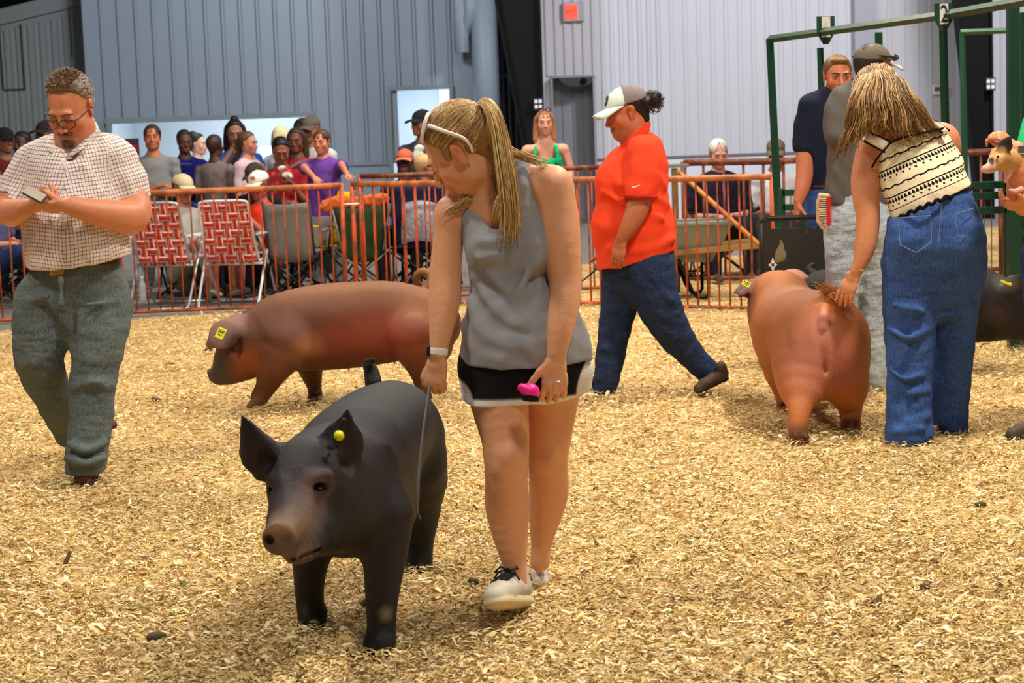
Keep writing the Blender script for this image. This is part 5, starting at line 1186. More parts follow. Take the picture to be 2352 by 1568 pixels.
V.cut(G.p(2092, 1006, -.12), unit(v3((.26, .1, -1))), .003, lo=G.p(2010, 1300, -.6), hi=G.p(2146, 960, .25)); V.cut(G.p(2180, 1000, .12), (0, .1, -1), .003, lo=G.p(2146, 1300, -.6), hi=G.p(2280, 960, .6))
V.cone(G.p(2150, 600, -.25), G.p(2150, 520, -.26), .012, .008, .05, mode='sub')
for sp in ('2040,755,-.1,6 2090,775,-.17,8 2145,745,-.1,7', '2045,850,-.12,5 2080,870,-.18,6 2120,862,-.16,5', '2095,905,-.19,5 2130,895,-.15,5', '2085,970,-.21,6 2130,955,-.18,6', '2160,640,-.12,6 2230,700,-.06,7', '2150,720,-.08,6 2225,712,-.03,6', '2050,700,-.12,5 2120,715,-.16,6', '2060,990,-.2,5 2120,985,-.22,6'): G.ch(V, sp, k=.028)
V.mods.append(wrinkle(7, .0035, 16, 1.3)); jn = V.build('jeans', DJ3, t, .0075, cols=False)
M_st = simple('stitching', (120, 140, 176), .8); M_jd = denim('pocket_denim', (28, 48, 94), (60, 88, 144))
def on_back(px, py, lift=.0):
    """surface point on the seat of the jeans by its radius"""
    dx = (px-2148)/113.; return G.p(px, py, -.20*math.sqrt(max(.05, 1-dx*dx))-.03*math.exp(-((abs(px-2150)-50)/35.)**2)-lift)
for pts in ([(2062, 500), (2138, 495), (2140, 555), (2105, 580), (2068, 562)], [(2192, 492), (2236, 478), (2240, 528), (2222, 545), (2200, 540)]):
    for a, b_ in zip(pts, pts[1:]+pts[:1]): MB().tube([on_back(a[0]*(1-u)+b_[0]*u, a[1]*(1-u)+b_[1]*u, .006) for u in np.linspace(0, 1, 6)], .0016, 5).build('seam', M_st, jn)
MB().tube([on_back(2163+u*(-8), 470+u*90, .004) for u in np.linspace(0, 1, 8)], .0016, 5).build('seam', M_st, jn)
sh = []
for i in range(150):
    a = q.uniform(0, 6.283); c = G.p(2090, 1006, -.12)+np.array([.104*math.cos(a), .10*math.sin(a), .004+.27*.104*math.cos(a)]); sh.append([c, c+np.array([q.normal(0, .004), q.normal(0, .004), -.012])])
strands('frayed_hem', M_hair, jn, sh, .0012, .0007, [(140, 160, 190), (60, 84, 130)], 4)
a = gp(2128, 1022); a[2] = .05; shoe(t, a, gp(2030, 1016)+np.array([0, .0, .025]), (.15, 0, 1), (22, 20, 22), (24, 24, 26), None, .008, tongue=False, collar=False)
a = gp(2180, 1003); a[2] = .02; shoe(t, a+np.array([0, -.05, 0]), a+np.array([.02, .2, 0]), (0, 0, 1), (22, 20, 22), (24, 24, 26), None, .008, tongue=False, collar=False)
c = G.p(1972, 616, .02); ax = unit(G.p(1966, 630, .02)-G.p(1980, 590, .025)); V = Vol(.003); V.cone(c-ax*.010, c+ax*.010, .030, .0285, .002); V.cut(c-ax*.010, -ax, .002); V.cut(c+ax*.010, ax, .002); V.build('watch', simple('watch_cream', (226, 206, 176), .4), t, .004, cols=False, label='cream wrist watch')
# long wavy hair
V = Vol(.03); HB4 = (136, 104, 64); hair_cap(V, H, HB4, .05, -.05, 1.03, -.06)
G.ch(V, '2018,200,.16,36 2014,250,.13,38 2012,290,.10,30', k=.03); G.ch(V, '2040,230,.13,32 2070,280,.10,28', k=.03)
hb = V.build('hair', M_hair, t, .007, HB4)
q = np.random.default_rng(44); crown = [G.p(2018+x, 160+abs(x)*.35, .12+q.normal(0, .01)) for x in np.linspace(-34, 38, 15)]
ends = [(1926, 368, .0), (1932, 345, .0), (1945, 330, -.02), (1962, 335, -.03), (1975, 318, -.04), (1990, 300, -.03), (2012, 306, -.04), (2036, 300, -.045), (2056, 306, -.04), (2068, 318, -.04), (2085, 322, -.06), (2100, 330, -.06), (2128, 318, -.04), (2150, 304, -.02), (2168, 312, -.02)]
paths = []
for i, (c0, e) in enumerate(zip(crown, ends)):
    mx_ = (2018+(e[0]-2018)*.42+(-16 if i < 6 else 12 if i > 8 else 0), 226, -.005); m2 = (2018+(e[0]-2018)*.72+(-6 if i < 6 else 8 if i > 8 else 0), 232+(e[1]-232)*.6, e[2]-.012)
    paths += lock([c0, G.p(*mx_)+np.array([0, -.02, 0]), G.p(*m2), G.p(*e)], 56, .014, .013, .0012, 20, (.72, 1.05), .0055)
E_ = [G.p(*e) for e in ends]
def goal4(l):
    e = E_[q.integers(0, 6)] if (l[0] > .0) == (H.R[0, 0] < 0) else E_[q.integers(6, 12)]
    return e
for P_ in scalp_paths(H, 900, lambda l: G.p(2024+(H.w(*l)[0]-G.p(2018, 200, .1)[0])*700, 268, -.0)+q.normal(0, .014, 3), lambda l: l[1] < .05 or l[2] > .07, q, 8, thick=1.09):
    e = (E_[q.integers(0, 8)] if P_[-1][0] < G.p(2018, 230, .0)[0] else E_[q.integers(7, 15)])+q.normal(0, .01, 3); m_ = (v3(P_[-1])+e)/2+q.normal(0, .008, 3)+np.array([0, -.02, 0])
    C = catmull([P_[0], P_[3], P_[6], P_[7], m_, e], 18); u_ = np.linspace(0, 1, 18); C = C+.0045*(np.sin(u_*15+q.uniform(-.8, .8))*u_)[:, None]*np.array([1, .4, .3]); paths.append(C[:int(18*q.uniform(.8, 1))])
strands('hair_strands', M_hair, hb, paths, .0020, .0011, [(150, 112, 68), (186, 146, 90), (120, 88, 54), (214, 176, 116), (104, 76, 50), (168, 128, 78)], 14)

# ---------------------------------------------------------------- piglet carried at the right edge, and who carries it
G = Fig(8.0); t = thing('person', 'person in green shirt at the right edge, only the arm holding a piglet shows', 'person', (at(2440, 900, 8.0)[0], 8.0, 0))
V = Vol(.02); S5 = (214, 134, 92); H = Head(G.p(2440, 140, 0), (-.8, -.6, -.1), (0, 0, 1), 1.0); H.skull(V, S5)
G.ch(V, '2440,190,0,34 2440,240,0,42', k=.03); G.ch(V, '2440,300,0,75 2440,450,0,80', k=.03)
G.ch(V, '2395,300,-.08,36 2372,385,-.14,44 2368,450,-.16,46 2352,440,-.22,40 2345,395,-.25,30 2336,345,-.24,21', k=.03); G.ch(V, '2490,300,0,36 2480,420,-.1,32 2420,480,-.25,24 2370,470,-.28,18', k=.03)
G.ch(V, '2440,520,0,70 2410,700,0,50 2403,820,0,28 2400,960,0,26', k=.03)
hw = G.p(2334, 340, -.24); hand(V, hw, (-.65, .1, .55), (-.3, .6, -.7), (0, -.6, .6), 1.0, (35, 55, 40), .4); hand(V, G.p(2368, 470, -.28), (-.9, .1, 0), (0, .5, .8), (0, -1, .2), 1.0, (30, 40, 30), .3)
V.build('body', M_skin, t, .01, S5, sig=.006); hair = Vol(.01); hair_cap(hair, H, (90, 70, 50)); hair.build('hair', M_hair, t, .01, (90, 70, 50))
V = Vol(.03); GR = (40, 190, 120); G.ch(V, '2430,290,0,58 2440,400,0,84 2440,480,0,84', k=.03, flat=((0, 1, 0), .75)); G.ch(V, '2390,290,-.06,42 2378,345,-.11,44', k=.03); G.ch(V, '2490,290,0,42 2488,350,0,42', k=.03); V.cut(G.p(2440, 500, 0), (0, 0, -1)); V.build('tee_shirt', cloth('green_tee', GR), t, .01, cols=False)
V = Vol(.03); G.ch(V, '2440,500,0,84 2440,560,0,84', k=.03); G.ch(V, '2405,600,0,60 2402,720,0,46 2400,860,0,32', k=.03); G.ch(V, '2480,600,0,60 2482,720,0,46 2482,960,0,30', k=.03); V.build('jeans', DJ3, t, .012, cols=False)
a = gp(2372, 1015); a[2] = .02; shoe(t, a+np.array([.1, .08, 0]), a+np.array([-.13, -.03, 0]), (0, 0, 1), (72, 62, 50), (50, 44, 38), None, .009, tongue=False, label='dusty dark shoe'); a = gp(2482, 1010); a[2] = .02; shoe(t, a+np.array([.05, .08, 0]), a+np.array([-.18, -.05, 0]), (0, 0, 1), (72, 62, 50), (50, 44, 38), None, .01, tongue=False)
c = G.p(2345, 343, -.25); ax = unit(v3((-.5, 0, .8))); V = Vol(.003); V.cone(c-ax*.012, c+ax*.012, .042, .040, .002); V.cut(c-ax*.012, -ax, .002); V.cut(c+ax*.012, ax, .002); wt = V.build('watch', M_blackp, t, .005, cols=False, label='black wrist watch'); MB().box(c+np.array([-.01, -.04, 0]), (.03, .012, .034), ch=.003).build('watch_case', simple('silver', (220, 220, 225), .2, 1), wt)
tp = thing('piglet', 'tiny spotted tan piglet with black ear held in an arm at the right edge', 'piglet', G.p(2300, 380, -.2)); V = Vol(.02); TN = (196, 148, 90)
B0 = Fig(8.0); pk = (226, 168, 158)
V.chain([B0.p(2345, 372, -.18), B0.p(2320, 370, -.26), B0.p(2300, 366, -.3)], [.06, .055, .048], .03, col=TN)
V.chain([B0.p(2296, 362, -.32), B0.p(2286, 374, -.34), B0.p(2276, 386, -.36)], [.042, .034, .022], .02, col=TN)
V.cone(B0.p(2273, 384, -.365), B0.p(2264, 388, -.37), .019, .018, .008, col=pk); V.cone(B0.p(2268, 393, -.36), B0.p(2257, 390, -.37), .010, .008, .006, col=pk)
V.chain([B0.p(2298, 350, -.33), B0.p(2310, 334, -.35), B0.p(2318, 318, -.36)], [.022, .032, .012], .01, ((.2, -1, 0), .3), (34, 32, 36))
V.chain([B0.p(2318, 395, -.3), B0.p(2314, 405, -.31), B0.p(2310, 416, -.31)], [.016, .012, .009], .01, col=pk); V.chain([B0.p(2345, 435, -.3), B0.p(2330, 440, -.31), B0.p(2320, 437, -.31)], [.014, .011, .008], .01, col=pk)
V.chain([B0.p(2290, 332, -.2), B0.p(2280, 328, -.2), B0.p(2274, 322, -.2), B0.p(2276, 315, -.2), B0.p(2283, 318, -.2)], [.012, .009, .007, .006, .004], .004, col=(214, 150, 140))
V.ell(B0.p(2277, 366, -.37), (.012, .02, .03)).last_paint((40, 36, 34), .004); V.ell(B0.p(2300, 350, -.36), (.02, .02, .02)).last_paint((230, 190, 130), .01)
V.build('body', attrmat('piglet_hide', .6, .12, 60, .0015, 300), tp, .0045, TN, sig=.005); MB().ball(B0.p(2292, 360, -.375), .006).build('eye', M_eye, tp, smooth=True)

# ---------------------------------------------------------------- man in the camo cap, man in the navy polo
G = Fig(9.35); t = thing('person', 'man in grey tee shirt and pale jeans seen from behind, camouflage cap', 'person', (at(1975, 900, 9.35)[0], 9.35, 0))
V = Vol(.02); S6 = (206, 134, 100); H = Head(G.p(2006, 158, 0), (.80, .6, -.05), (.05, 0, 1), 1.0); H.skull(V, S6); G.ch(V, '1998,185,.02,27 1994,215,.0,32', k=.03)
G.ch(V, '1985,260,0,50 1975,440,0,56', k=.03, flat=((0, 1, 0), .6)); G.ch(V, '1935,245,.02,32 1930,300,.05,26 1945,345,.15,23 2000,360,.28,18', k=.03); G.ch(V, '2040,250,0,32 2055,330,.1,26 2060,400,.0,20', k=.03)
hand(V, G.p(2000, 360, .28), (1, .1, .0), (0, .8, .3), (0, 0, 1)); V.build('body', M_skin, t, .01, S6, sig=.006)
V = Vol(.01); hair_cap(V, H, (44, 34, 28), .03, -.02, .965, -.06); V.build('hair', M_hair, t, .008, (44, 34, 28))
o = cap(t, H, (108, 100, 84), (196, 190, 178), None, .05)
for i in range(16): # camouflage blotches sewn as print
    pass
V = Vol(.003); V.chain([H.w(x, y, z) for x, y, z in ((-.09, -.06, .062), (-.093, .02, .06), (-.08, .08, .058), (-.03, .108, .062), (.03, .108, .062), (.08, .08, .058), (.093, .02, .06), (.09, -.06, .062))], [.005]*8, .002)
V.build('sunglasses', M_blackp, t, .004, cols=False, label='dark sunglasses worn round the cap')
b = MB(); [b.ball(H.w(x*.04, .112, .06), (.028, .008, .018), 10, 6, H.R) for x in (-1, 1)]; b.tube([H.w(-.03, .112, .062), H.w(.03, .112, .062)], .003, 5); b.build('sunglasses_lens', M_lens, o, smooth=True)
GY = (98, 94, 88); V = Vol(.03); G.ch(V, '1990,212,0,44 1985,245,0,66 1978,300,0,76 1975,380,0,76 1972,460,0,76', k=.03, flat=((0, 1, 0), .7)); G.ch(V, '1938,232,-.0,36 1928,270,-.02,37 1926,310,-.05,33', k=.03); G.ch(V, '2036,236,0,36 2050,300,.04,34', k=.03); V.cut(G.p(1972, 470, 0), (0, 0, -1)); V.mods.append(wrinkle(4, .004, 17))
V.build('tee_shirt', cloth('grey_tee', GY, .08, .02), t, .009, cols=False)
V = Vol(.03); G.ch(V, '1972,462,0,70 1972,510,0,74', k=.04, flat=((0, 1, 0), .8)); G.ch(V, '1940,530,0,46 1936,620,-.02,40 1936,760,.0,32 1936,886,.0,28', k=.04); G.ch(V, '2005,530,0,46 2008,620,.03,40 2008,760,.05,32 2008,880,.05,28', k=.04); V.mods.append(wrinkle(14, .004, 17))
V.build('jeans', denim('pale_jeans', (120, 142, 158), (176, 188, 198)), t, .009, cols=False)
for px in (1934, 2008):
    a = gp(px, 905 if px < 2000 else 898); a[2] = .02; shoe(t, a+np.array([0, -.08, 0]), a+np.array([.03, .2, 0]), (0, 0, 1), (70, 56, 44), (40, 34, 30), None, .01, tongue=False)
tb = thing('grooming_brush', 'red-backed scrub brush with pale bristles stuck in the back pocket', 'brush', G.p(1898, 480, -.1)); c = G.p(1899, 484, -.12); R_ = frame((1, -.35, 0), (-.12, 0, 1))
MB().box(c+R_@v3((0, .012, 0)), (.055, .016, .15), R_, ch=.006).build('brush_back', simple('brush_red', (210, 34, 30), .4), tb); b = MB()
for i in range(13):
    for j in range(5): p = c+R_@v3(((j-2)*.0095, .004, (i-6)*.0108)); b.tube([p, p-R_[:, 1]*.038+q.normal(0, .002, 3)], .0026, 4)
b.build('bristles', simple('bristle_cream', (222, 200, 164), .8), tb); V = Vol(.01); V.chain([c+R_@v3((0, .008, .075)), c+R_@v3((0, -.03, .08)), c+R_@v3((0, -.042, .04)), c+R_@v3((0, -.042, -.05)), c+R_@v3((0, -.02, -.085))], [.012]*5, .004, (R_[:, 0], 1.6)); V.build('brush_frame', simple('brush_cream', (214, 180, 140), .6), tb, .005, cols=False)

G = Fig(10.8); t = thing('person', 'man in navy polo looking at the camera, holding a black board', 'person', (at(1895, 900, 10.8)[0], 10.8, 0))
V = Vol(.02); S7 = (196, 118, 84); H = Head(G.p(1924, 176, 0), (.05, -1, -.06), (.03, 0, 1), 1.0); H.skull(V, S7, (150, 84, 72)); G.ch(V, '1922,205,.02,22 1918,235,.02,28', k=.03)
G.ch(V, '1905,270,0,44 1900,410,0,46', k=.03, flat=((0, 1, 0), .6)); G.ch(V, '1860,262,0,25 1852,340,-.03,23 1848,400,-.07,20 1842,435,-.10,17 1834,462,-.12,12', k=.03); G.ch(V, '1955,262,0,25 1962,340,.0,22 1962,420,-.05,16', k=.03)
hw = G.p(1833, 464, -.12); hand(V, hw, (-.12, 0, -1), (.9, .2, 0), (-.2, -1, 0), 1.0, (40, 62, 45), .4); hand(V, G.p(1962, 422, -.05), (0, 0, -1), (-1, 0, 0), (0, -1, 0)); hc = H.c
V.build('body', M_skin, t, .010, S7, detail=[(hc-.14, hc+.15, .005), (hw-np.array([.1, .1, .2]), hw+np.array([.1, .1, .02]), .006)], sig=.006); H.face(t, brow=(70, 48, 34))
V = Vol(.01); hair_cap(V, H, (112, 78, 46), .052, .0, 1.0, -.05); H.e(V, (0, .055, .094), (.05, .03, .018), .015, (128, 92, 56)); V.build('hair', M_hair, t, .006, (112, 78, 46))
NV = (26, 32, 50); V = Vol(.03); G.ch(V, '1866,245,0,32 1856,290,0,33 1850,338,-.02,29', k=.03); G.ch(V, '1950,250,0,32 1962,320,0,30', k=.03); V.cut(G.p(1850, 350, -.02), unit(v3((-.1, 0, -1))), .003, lo=G.p(1800, 400, -.2), hi=G.p(1879, 300, .2)); G.ch(V, '1915,240,0,44 1905,270,0,64 1900,330,0,66 1898,400,0,62 1898,440,0,60', k=.03, flat=((0, 1, 0), .7)); V.cut(G.p(1898, 425, 0), (0, 0, -1)); V.mods.append(wrinkle(24, .0035, 17))
V.build('polo_shirt', cloth('navy_knit', NV, .06, .016), t, .009, cols=False)
for x in (-1, 1): sheet_part('collar', grid4(G.p(1918+x*26, 222, .03), G.p(1920, 262, -.16), G.p(1920+x*16, 258, -.15), G.p(1918+x*34, 236, -.03)), cloth('navy_knit', NV, .06, .016), t)
V = Vol(.03); G.ch(V, '1898,425,0,54 1898,470,0,60', k=.04, flat=((0, 1, 0), .8)); G.ch(V, '1874,500,0,36 1870,620,-.03,30 1868,760,.0,24 1866,815,.0,22', k=.04); G.ch(V, '1922,500,0,36 1928,620,.0,30 1930,815,.03,22', k=.04); V.build('jeans', DJ3, t, .01, cols=False)
V = Vol(.01); V.cone(G.p(1898, 422, 0), G.p(1898, 436, 0), .152, .152, .01, ((0, 1, 0), .78)); V.cut(G.p(1898, 422, 0), (0, 0, 1)); V.cut(G.p(1898, 432, 0), (0, 0, -1)); V.build('belt', simple('belt_leather', (58, 26, 26), .4, amt=.1), t, .008, cols=False)
for px in (1866, 1930):
    a = gp(px, 838); a[2] = .02; shoe(t, a+np.array([0, .1, 0]), a+np.array([0, -.17, 0]), (0, 0, 1), (70, 50, 36), (40, 34, 30), None, .01, tongue=False)
# sorting board
Y_ = 10.62; tb = thing('sorting_board', 'scuffed black plastic sorting board with three hand slots', 'board', at(1825, 640, Y_)); bw = MT('board_plastic', .55, spec=.3)
f = bw.noise(9, 5); bw.col(bw.mix(f.gt(.64)*.8, bw.vary((52, 48, 42), .12, 12), (112, 100, 76))); bw.bump(bw.noise(40, 3), .003); M_board = bw.m
xL, xR, zT, zB = at(1744, 560, Y_)[0], at(1906, 560, Y_)[0], at(1820, 494, Y_)[2], at(1820, 645, Y_)[2]; Wb, Hb = xR-xL, zT-zB; th = .03
slots = [(.17, .33), (.42, .58), (.66, .84)]; sz0, sz1 = zT-.075, zT-.028; b = MB(); yb = Y_
def bx(x0, x1, z0, z1): b.box(((x0+x1)/2, yb, (z0+z1)/2), (x1-x0, th, z1-z0))
bx(xL, xR, zB, sz0); b.prism([(xL, yb-th/2, sz1), (xR, yb-th/2, sz1), (xR, yb-th/2, zT-.03), (xR-.03, yb-th/2, zT), (xL+.03, yb-th/2, zT), (xL, yb-th/2, zT-.03)][::-1], (0, th, 0))
e = [0]+[v for s_ in slots for v in s_]+[1]
for i in range(0, len(e), 2): bx(xL+Wb*e[i], xL+Wb*e[i+1], sz0, sz1)
b.build('panel', M_board, tb); b = MB()
for a_, b2 in (((xL+.012, zB+.01), (xL+.012, zT-.04)), ((xR-.012, zB+.01), (xR-.012, zT-.04)), ((xL+.02, zB+.012), (xR-.02, zB+.012)), ((xL+.05, zT-.012), (xR-.05, zT-.012))): b.tube([(a_[0], yb-th/2, a_[1]), (b2[0], yb-th/2, b2[1])], .008, 6)
b.build('rib', M_board, tb, smooth=True)
c = at(1775, 608, yb-th/2-.003); b = MB()
for k in range(4):
    a_ = math.pi/2*k; d1, d2 = np.array([math.cos(a_), 0, math.sin(a_)]), np.array([math.cos(a_+.8), 0, math.sin(a_+.8)]); d0 = np.array([math.cos(a_-.8), 0, math.sin(a_-.8)]); l_ = .043 if k % 2 else .027
    b.prism([c+d1*.006, c+d0*.017, c+d1*l_, c+d2*.017], (0, -.002, 0))
b.build('diamond_emblem', M_wht, tb); b = MB(); c = at(1791, 622, yb-th/2-.003); b.prism([c+v3(v) for v in ((-.012, 0, -.014), (.014, 0, -.014), (.01, 0, .006), (.002, 0, .0), (-.006, 0, .006))], (0, -.002, 0)); b.build('decal', M_wht, tb)
V = Vol(.004); c = at(1792, 584, yb-th/2)
for dx, dz, r in ((0, .02, .022), (.01, .05, .014), (-.012, -.01, .022), (.012, -.02, .02), (-.02, -.035, .012), (.016, .0, .018), (.004, .075, .007)): V.ell(c+np.array([dx, 0, dz]), (r, .0035, r*1.3), k=.01)
V.build('scuff', simple('scuff_tan', (138, 122, 92), .8, amt=.15, scale=60), tb, .0035, cols=False)
# ---------------------------------------------------------------- people beyond the fence
def rotz(a): return np.array([[math.cos(a), -math.sin(a), 0], [math.sin(a), math.cos(a), 0], [0, 0, 1.0]])
def crowd(label, hx, hy, Y, yaw=0, pitch=0, k=1.0, skin=(196, 130, 100), hair=None, style='short', shirt=(120, 120, 120), pants=(50, 60, 84), pose='stand', arms='down', sleeve='short', shoec=(60, 54, 50), capc=None, brimc=None, group=None, lean=0, body_yaw=None, bulk=1.0, tank=False, extra=None, specs=False, fine=False, front=.04, stache=None, shirtm=None, armpx=None):
    """yaw 0 faces the camera, positive turns towards picture right"""
    if pose == 'stand' and hx < 730 and Y < 19: Y += .6; k *= 1.035; armpx = {s_: [(p[0], p[1], p[2]+.6) for p in v] for s_, v in armpx.items()} if armpx else None
    if pose != 'stand' and 300 < hx < 700: Y += .3; k *= 1.02
    hc = at(hx, hy, Y); a = math.radians(yaw); B = rotz(math.radians(yaw if body_yaw is None else body_yaw)); fw = rotz(a)@v3((0, -1, 0)); pr = math.radians(pitch); up = v3((0, 0, 1))
    F_ = fw*math.cos(pr)+up*-math.sin(pr); U_ = up*math.cos(pr)+fw*math.sin(pr); t = thing('person', label, 'person', (hc[0], Y, 0), group)
    H = Head(hc, F_, U_, k); V = Vol(.02); H.skull(V, skin, (176, 96, 84) if style in ('long', 'bun', 'pony') else (150, 90, 76), detail=fine or abs(yaw) < 100)
    nb = hc+np.array([0, 0, -.19*k])-fw*(.012+.05*math.sin(pr))*k; L = lambda x, y, z: nb+B@(v3((x, y, z))*k)   # local: x to its left seen from the front(+), y towards its back
    V.cone(hc+np.array([0, 0, -.05*k])-F_*.02, nb, .05*k, .058*k, .02)
    sh = .185*bulk; lx = lambda s_: -s_
    hipz = -.52 if pose == 'stand' else -.50
    hip = nb[2]+hipz*k
    V.cone(L(0, .01, -.02), L(0, .01, hipz), .09*k, .10*k, .03, (B@v3((0, 1, 0)), .75)); V.cone(L(-sh+.02, .01, -.07), L(sh-.02, .01, -.07), .052*k, .052*k, .03)
    S = Vol(.03); S.chain([L(0, .01, -.045), L(0, .01, -.13), L(0, -.0, -.25), L(0, .0, -.38), L(0, .0, hipz-.03)], [.10*k*bulk, .165*k*bulk, .165*k*bulk, .155*k*bulk, .165*k*bulk], .03, (B@v3((0, 1, 0)), .68))
    if not tank: S.chain([L(-sh, .01, -.07), L(0, .015, -.04), L(sh, .01, -.07)], [.062*k*bulk, .058*k, .062*k*bulk], .04)
    for sd in (-1, 1):
        A = L(sd*sh, .01, -.075)
        if arms == 'cross': E1, W1 = L(sd*(sh+.045), -.03, -.35), L(-sd*.05, -.22, -.31-.03*sd)
        elif arms == 'front': E1, W1 = L(sd*(sh+.05), .0, -.34), L(sd*.06, -.22, -.36)
        elif arms == 'face' and sd == 1: E1, W1 = L(sd*(sh+.02), -.10, -.30), L(sd*.05, -.22, -.10)
        elif arms == 'face': E1, W1 = L(sd*(sh+.04), -.02, -.33), L(sd*.0, -.22, -.30)
        elif arms == 'rail': E1, W1 = L(sd*(sh+.04), -.04, -.33), L(sd*(sh-.02), -.30, -.40)
        elif arms == 'up': E1, W1 = L(sd*(sh+.10), -.16, -.18), L(sd*.05, -.30, -.05)
        else: E1, W1 = L(sd*(sh+.04), .02, -.36), L(sd*(sh+.05), -.06, -.60)
        if armpx and sd in armpx: E1, W1 = [at(*v) for v in armpx[sd]]
        V.chain(catmull([A, E1, W1], 7), np.interp(np.linspace(0, 1, 7), [0, .5, 1], [.046, .037, .024])*k*bulk**.5, .02)
        d = unit(W1-E1); hand(V, W1, d, B@v3((-sd, .3, 0)) if abs(d[2]) > .5 else v3((0, .4, -1)), B@v3((0, -1, 0)) if abs(d[2]) > .5 else B@v3((0, 0, 1)), k*.95, (25, 30, 20), .3)
        if sleeve == 'short': S.chain([A, A*.45+E1*.55, A*.25+E1*.75], [.060*k*bulk, .056*k*bulk, .054*k*bulk], .02)
        elif sleeve == 'long': S.chain(catmull([A, E1, W1], 7), np.interp(np.linspace(0, 1, 7), [0, .5, 1], [.062, .052, .036])*k, .02)
    zt = nb[2]+hipz*k-.04
    P = Vol(.03); hz = nb[2]+(hipz-.02)*k
    if pose == 'stand':
        for sd in (-1, 1):
            h0 = L(sd*.085, .01, hipz-.06); f0 = v3((h0[0], h0[1], .09)); kn = (h0+f0)/2+B@v3((sd*.005, -.03, .02)); f0 = f0+B@v3((sd*.02, 0, 0))
            P.chain(catmull([h0, kn, f0], 7), np.interp(np.linspace(0, 1, 7), [0, .5, 1], [.092, .066, .050])*k*bulk, .03)
            sh_ = v3((f0[0], f0[1], .03)); V2 = shoe(t, sh_+B@v3((0, .06, 0)), sh_+B@v3((0, -.19, 0)), (0, 0, 1), shoec, (200, 198, 192) if shoec[0] > 120 else (40, 38, 36), None, .014, tongue=False)
    else:
        sz = hz-.06*k; kz = max(sz, .42)
        for sd in (-1, 1):
            h0 = L(sd*.09, .0, hipz-.06); kn = v3((h0[0], h0[1], 0))+B@v3((sd*.06, -.44, 0)); kn[2] = .50; f0 = kn+B@v3((sd*.0, -.06, 0)); f0[2] = .10
            if pose == 'shorts':
                V.chain(catmull([h0, kn, f0], 7), np.interp(np.linspace(0, 1, 7), [0, .5, 1], [.085, .06, .036])*k, .03); P.chain([h0, h0*.35+kn*.65], [.098*k, .09*k], .03)
            else: P.chain(catmull([h0, kn, f0], 9), np.interp(np.linspace(0, 1, 9), [0, .5, 1], [.092, .070, .052])*k, .03)
            sh_ = v3((f0[0], f0[1], .03)); shoe(t, sh_+B@v3((0, .06, 0)), sh_+B@v3((0, -.19, 0)), (0, 0, 1), shoec, (60, 58, 54), None, .014, tongue=False)
    P.cone(L(0, .01, hipz+.04), L(0, .01, hipz-.05), .145*k*bulk, .16*k*bulk, .03, (B@v3((0, 1, 0)), .75)); S.cut((0, 0, hz-.03), (0, 0, -1)); V.cone(L(0, 0, hipz), L(0, 0, hipz-.05), .1*k, .1*k, .03)
    if tank:
        S.ell(L(0, -.12, -.10), (.10*k, .12*k, .085*k), k=.01, mode='sub'); S.cut(L(0, 0, -.16), (0, 0, 1), .004)
        for sd in (-1, 1): S.chain([L(sd*.10, -.05, -.05), L(sd*.11, -.105, -.10), L(sd*.11, -.12, -.2)], [.018*k]*3, .01); S.chain([L(sd*.10, -.04, -.04), L(sd*.10, .07, -.1), L(sd*.08, .10, -.2)], [.018*k]*3, .01)
    S.mods.append(wrinkle(int(hx), .005, 19)); hh = .011
    V.build('body', M_skin, t, hh, skin, sig=.008, detail=[(hc-.15*k, hc+.15*k, .0075 if not fine else .006)]); H.face(t, down=pitch > 22, brow=tuple(int(v*.8) for v in (hair or (70, 60, 50))))
    top = S.build('top', shirtm or cloth('cloth', shirt, .06, .02), t, hh, cols=False); P.build('trousers', cloth('cloth', pants, .06, .02), t, hh, cols=False)
    if hair:
        V = Vol(.02); hair_cap(V, H, hair, front, -.005 if style == 'short' else -.03, 1.03 if not capc else .965, -.05)
        if style == 'long':
            for sd in (-1, 1): V.chain([H.w(sd*.06, -.04, .03), H.w(sd*.075, -.045, -.07), H.w(sd*.085, -.03, -.16), H.w(sd*.075, -.02, -.22)], [.045*k, .042*k, .035*k, .018*k], .02)
            V.chain([H.w(0, -.085, .0), H.w(0, -.085, -.16)], [.05*k, .045*k], .02)
        if style == 'bun': H.e(V, (0, -.06, .125), (.035, .035, .03), .01)
        if style == 'pony': V.chain([H.w(0, -.10, .05), H.w(0, -.145, .0), H.w(0, -.14, -.09)], [.028*k, .026*k, .012*k], .01)
        hb = V.build('hair', M_hair, t, .009, hair)
        if style in ('long', 'pony', 'short') and fine:
            r = np.random.default_rng(int(hx)); paths = []
            for i in range(160):
                x, y = r.uniform(-.07, .07), r.uniform(-.09, .06); p0 = ball_hit(H, H.w(x, y, .14), 1.03); p1 = ball_hit(H, H.w(x*1.5, y-.03, .0), 1.05); paths.append([p0, ball_hit(H, (p0+p1)/2, 1.04), p1])
            strands('hair_strands', M_hair, hb, paths, .0025, .0015, [hair, tuple(min(255, int(v*1.25)) for v in hair), tuple(int(v*.75) for v in hair)], 3)
    if capc: cap(t, H, capc, brimc or capc, None, .05)
    if stache:
        V = Vol(.005); H.cn(V, (-.024, .088, -.062), (0, .1, -.057), .008, .009, .004); H.cn(V, (.024, .088, -.062), (0, .1, -.057), .008, .009, .004); V.build('moustache', M_hair, t, .005, stache)
    if specs:
        b = MB()
        for x in (-1, 1): b.tube([H.w(x*.034+.027*math.cos(f), .108, .0+.02*math.sin(f)) for f in np.linspace(0, 6.283, 13)[:-1]], .003, 5, closed=True)
        b.build('eyeglasses', M_gl, t, smooth=True)
    t['_h'] = 0; del t['_h']
    return t, H, L, top
DK = (40, 30, 26); Yb_ = 17.0
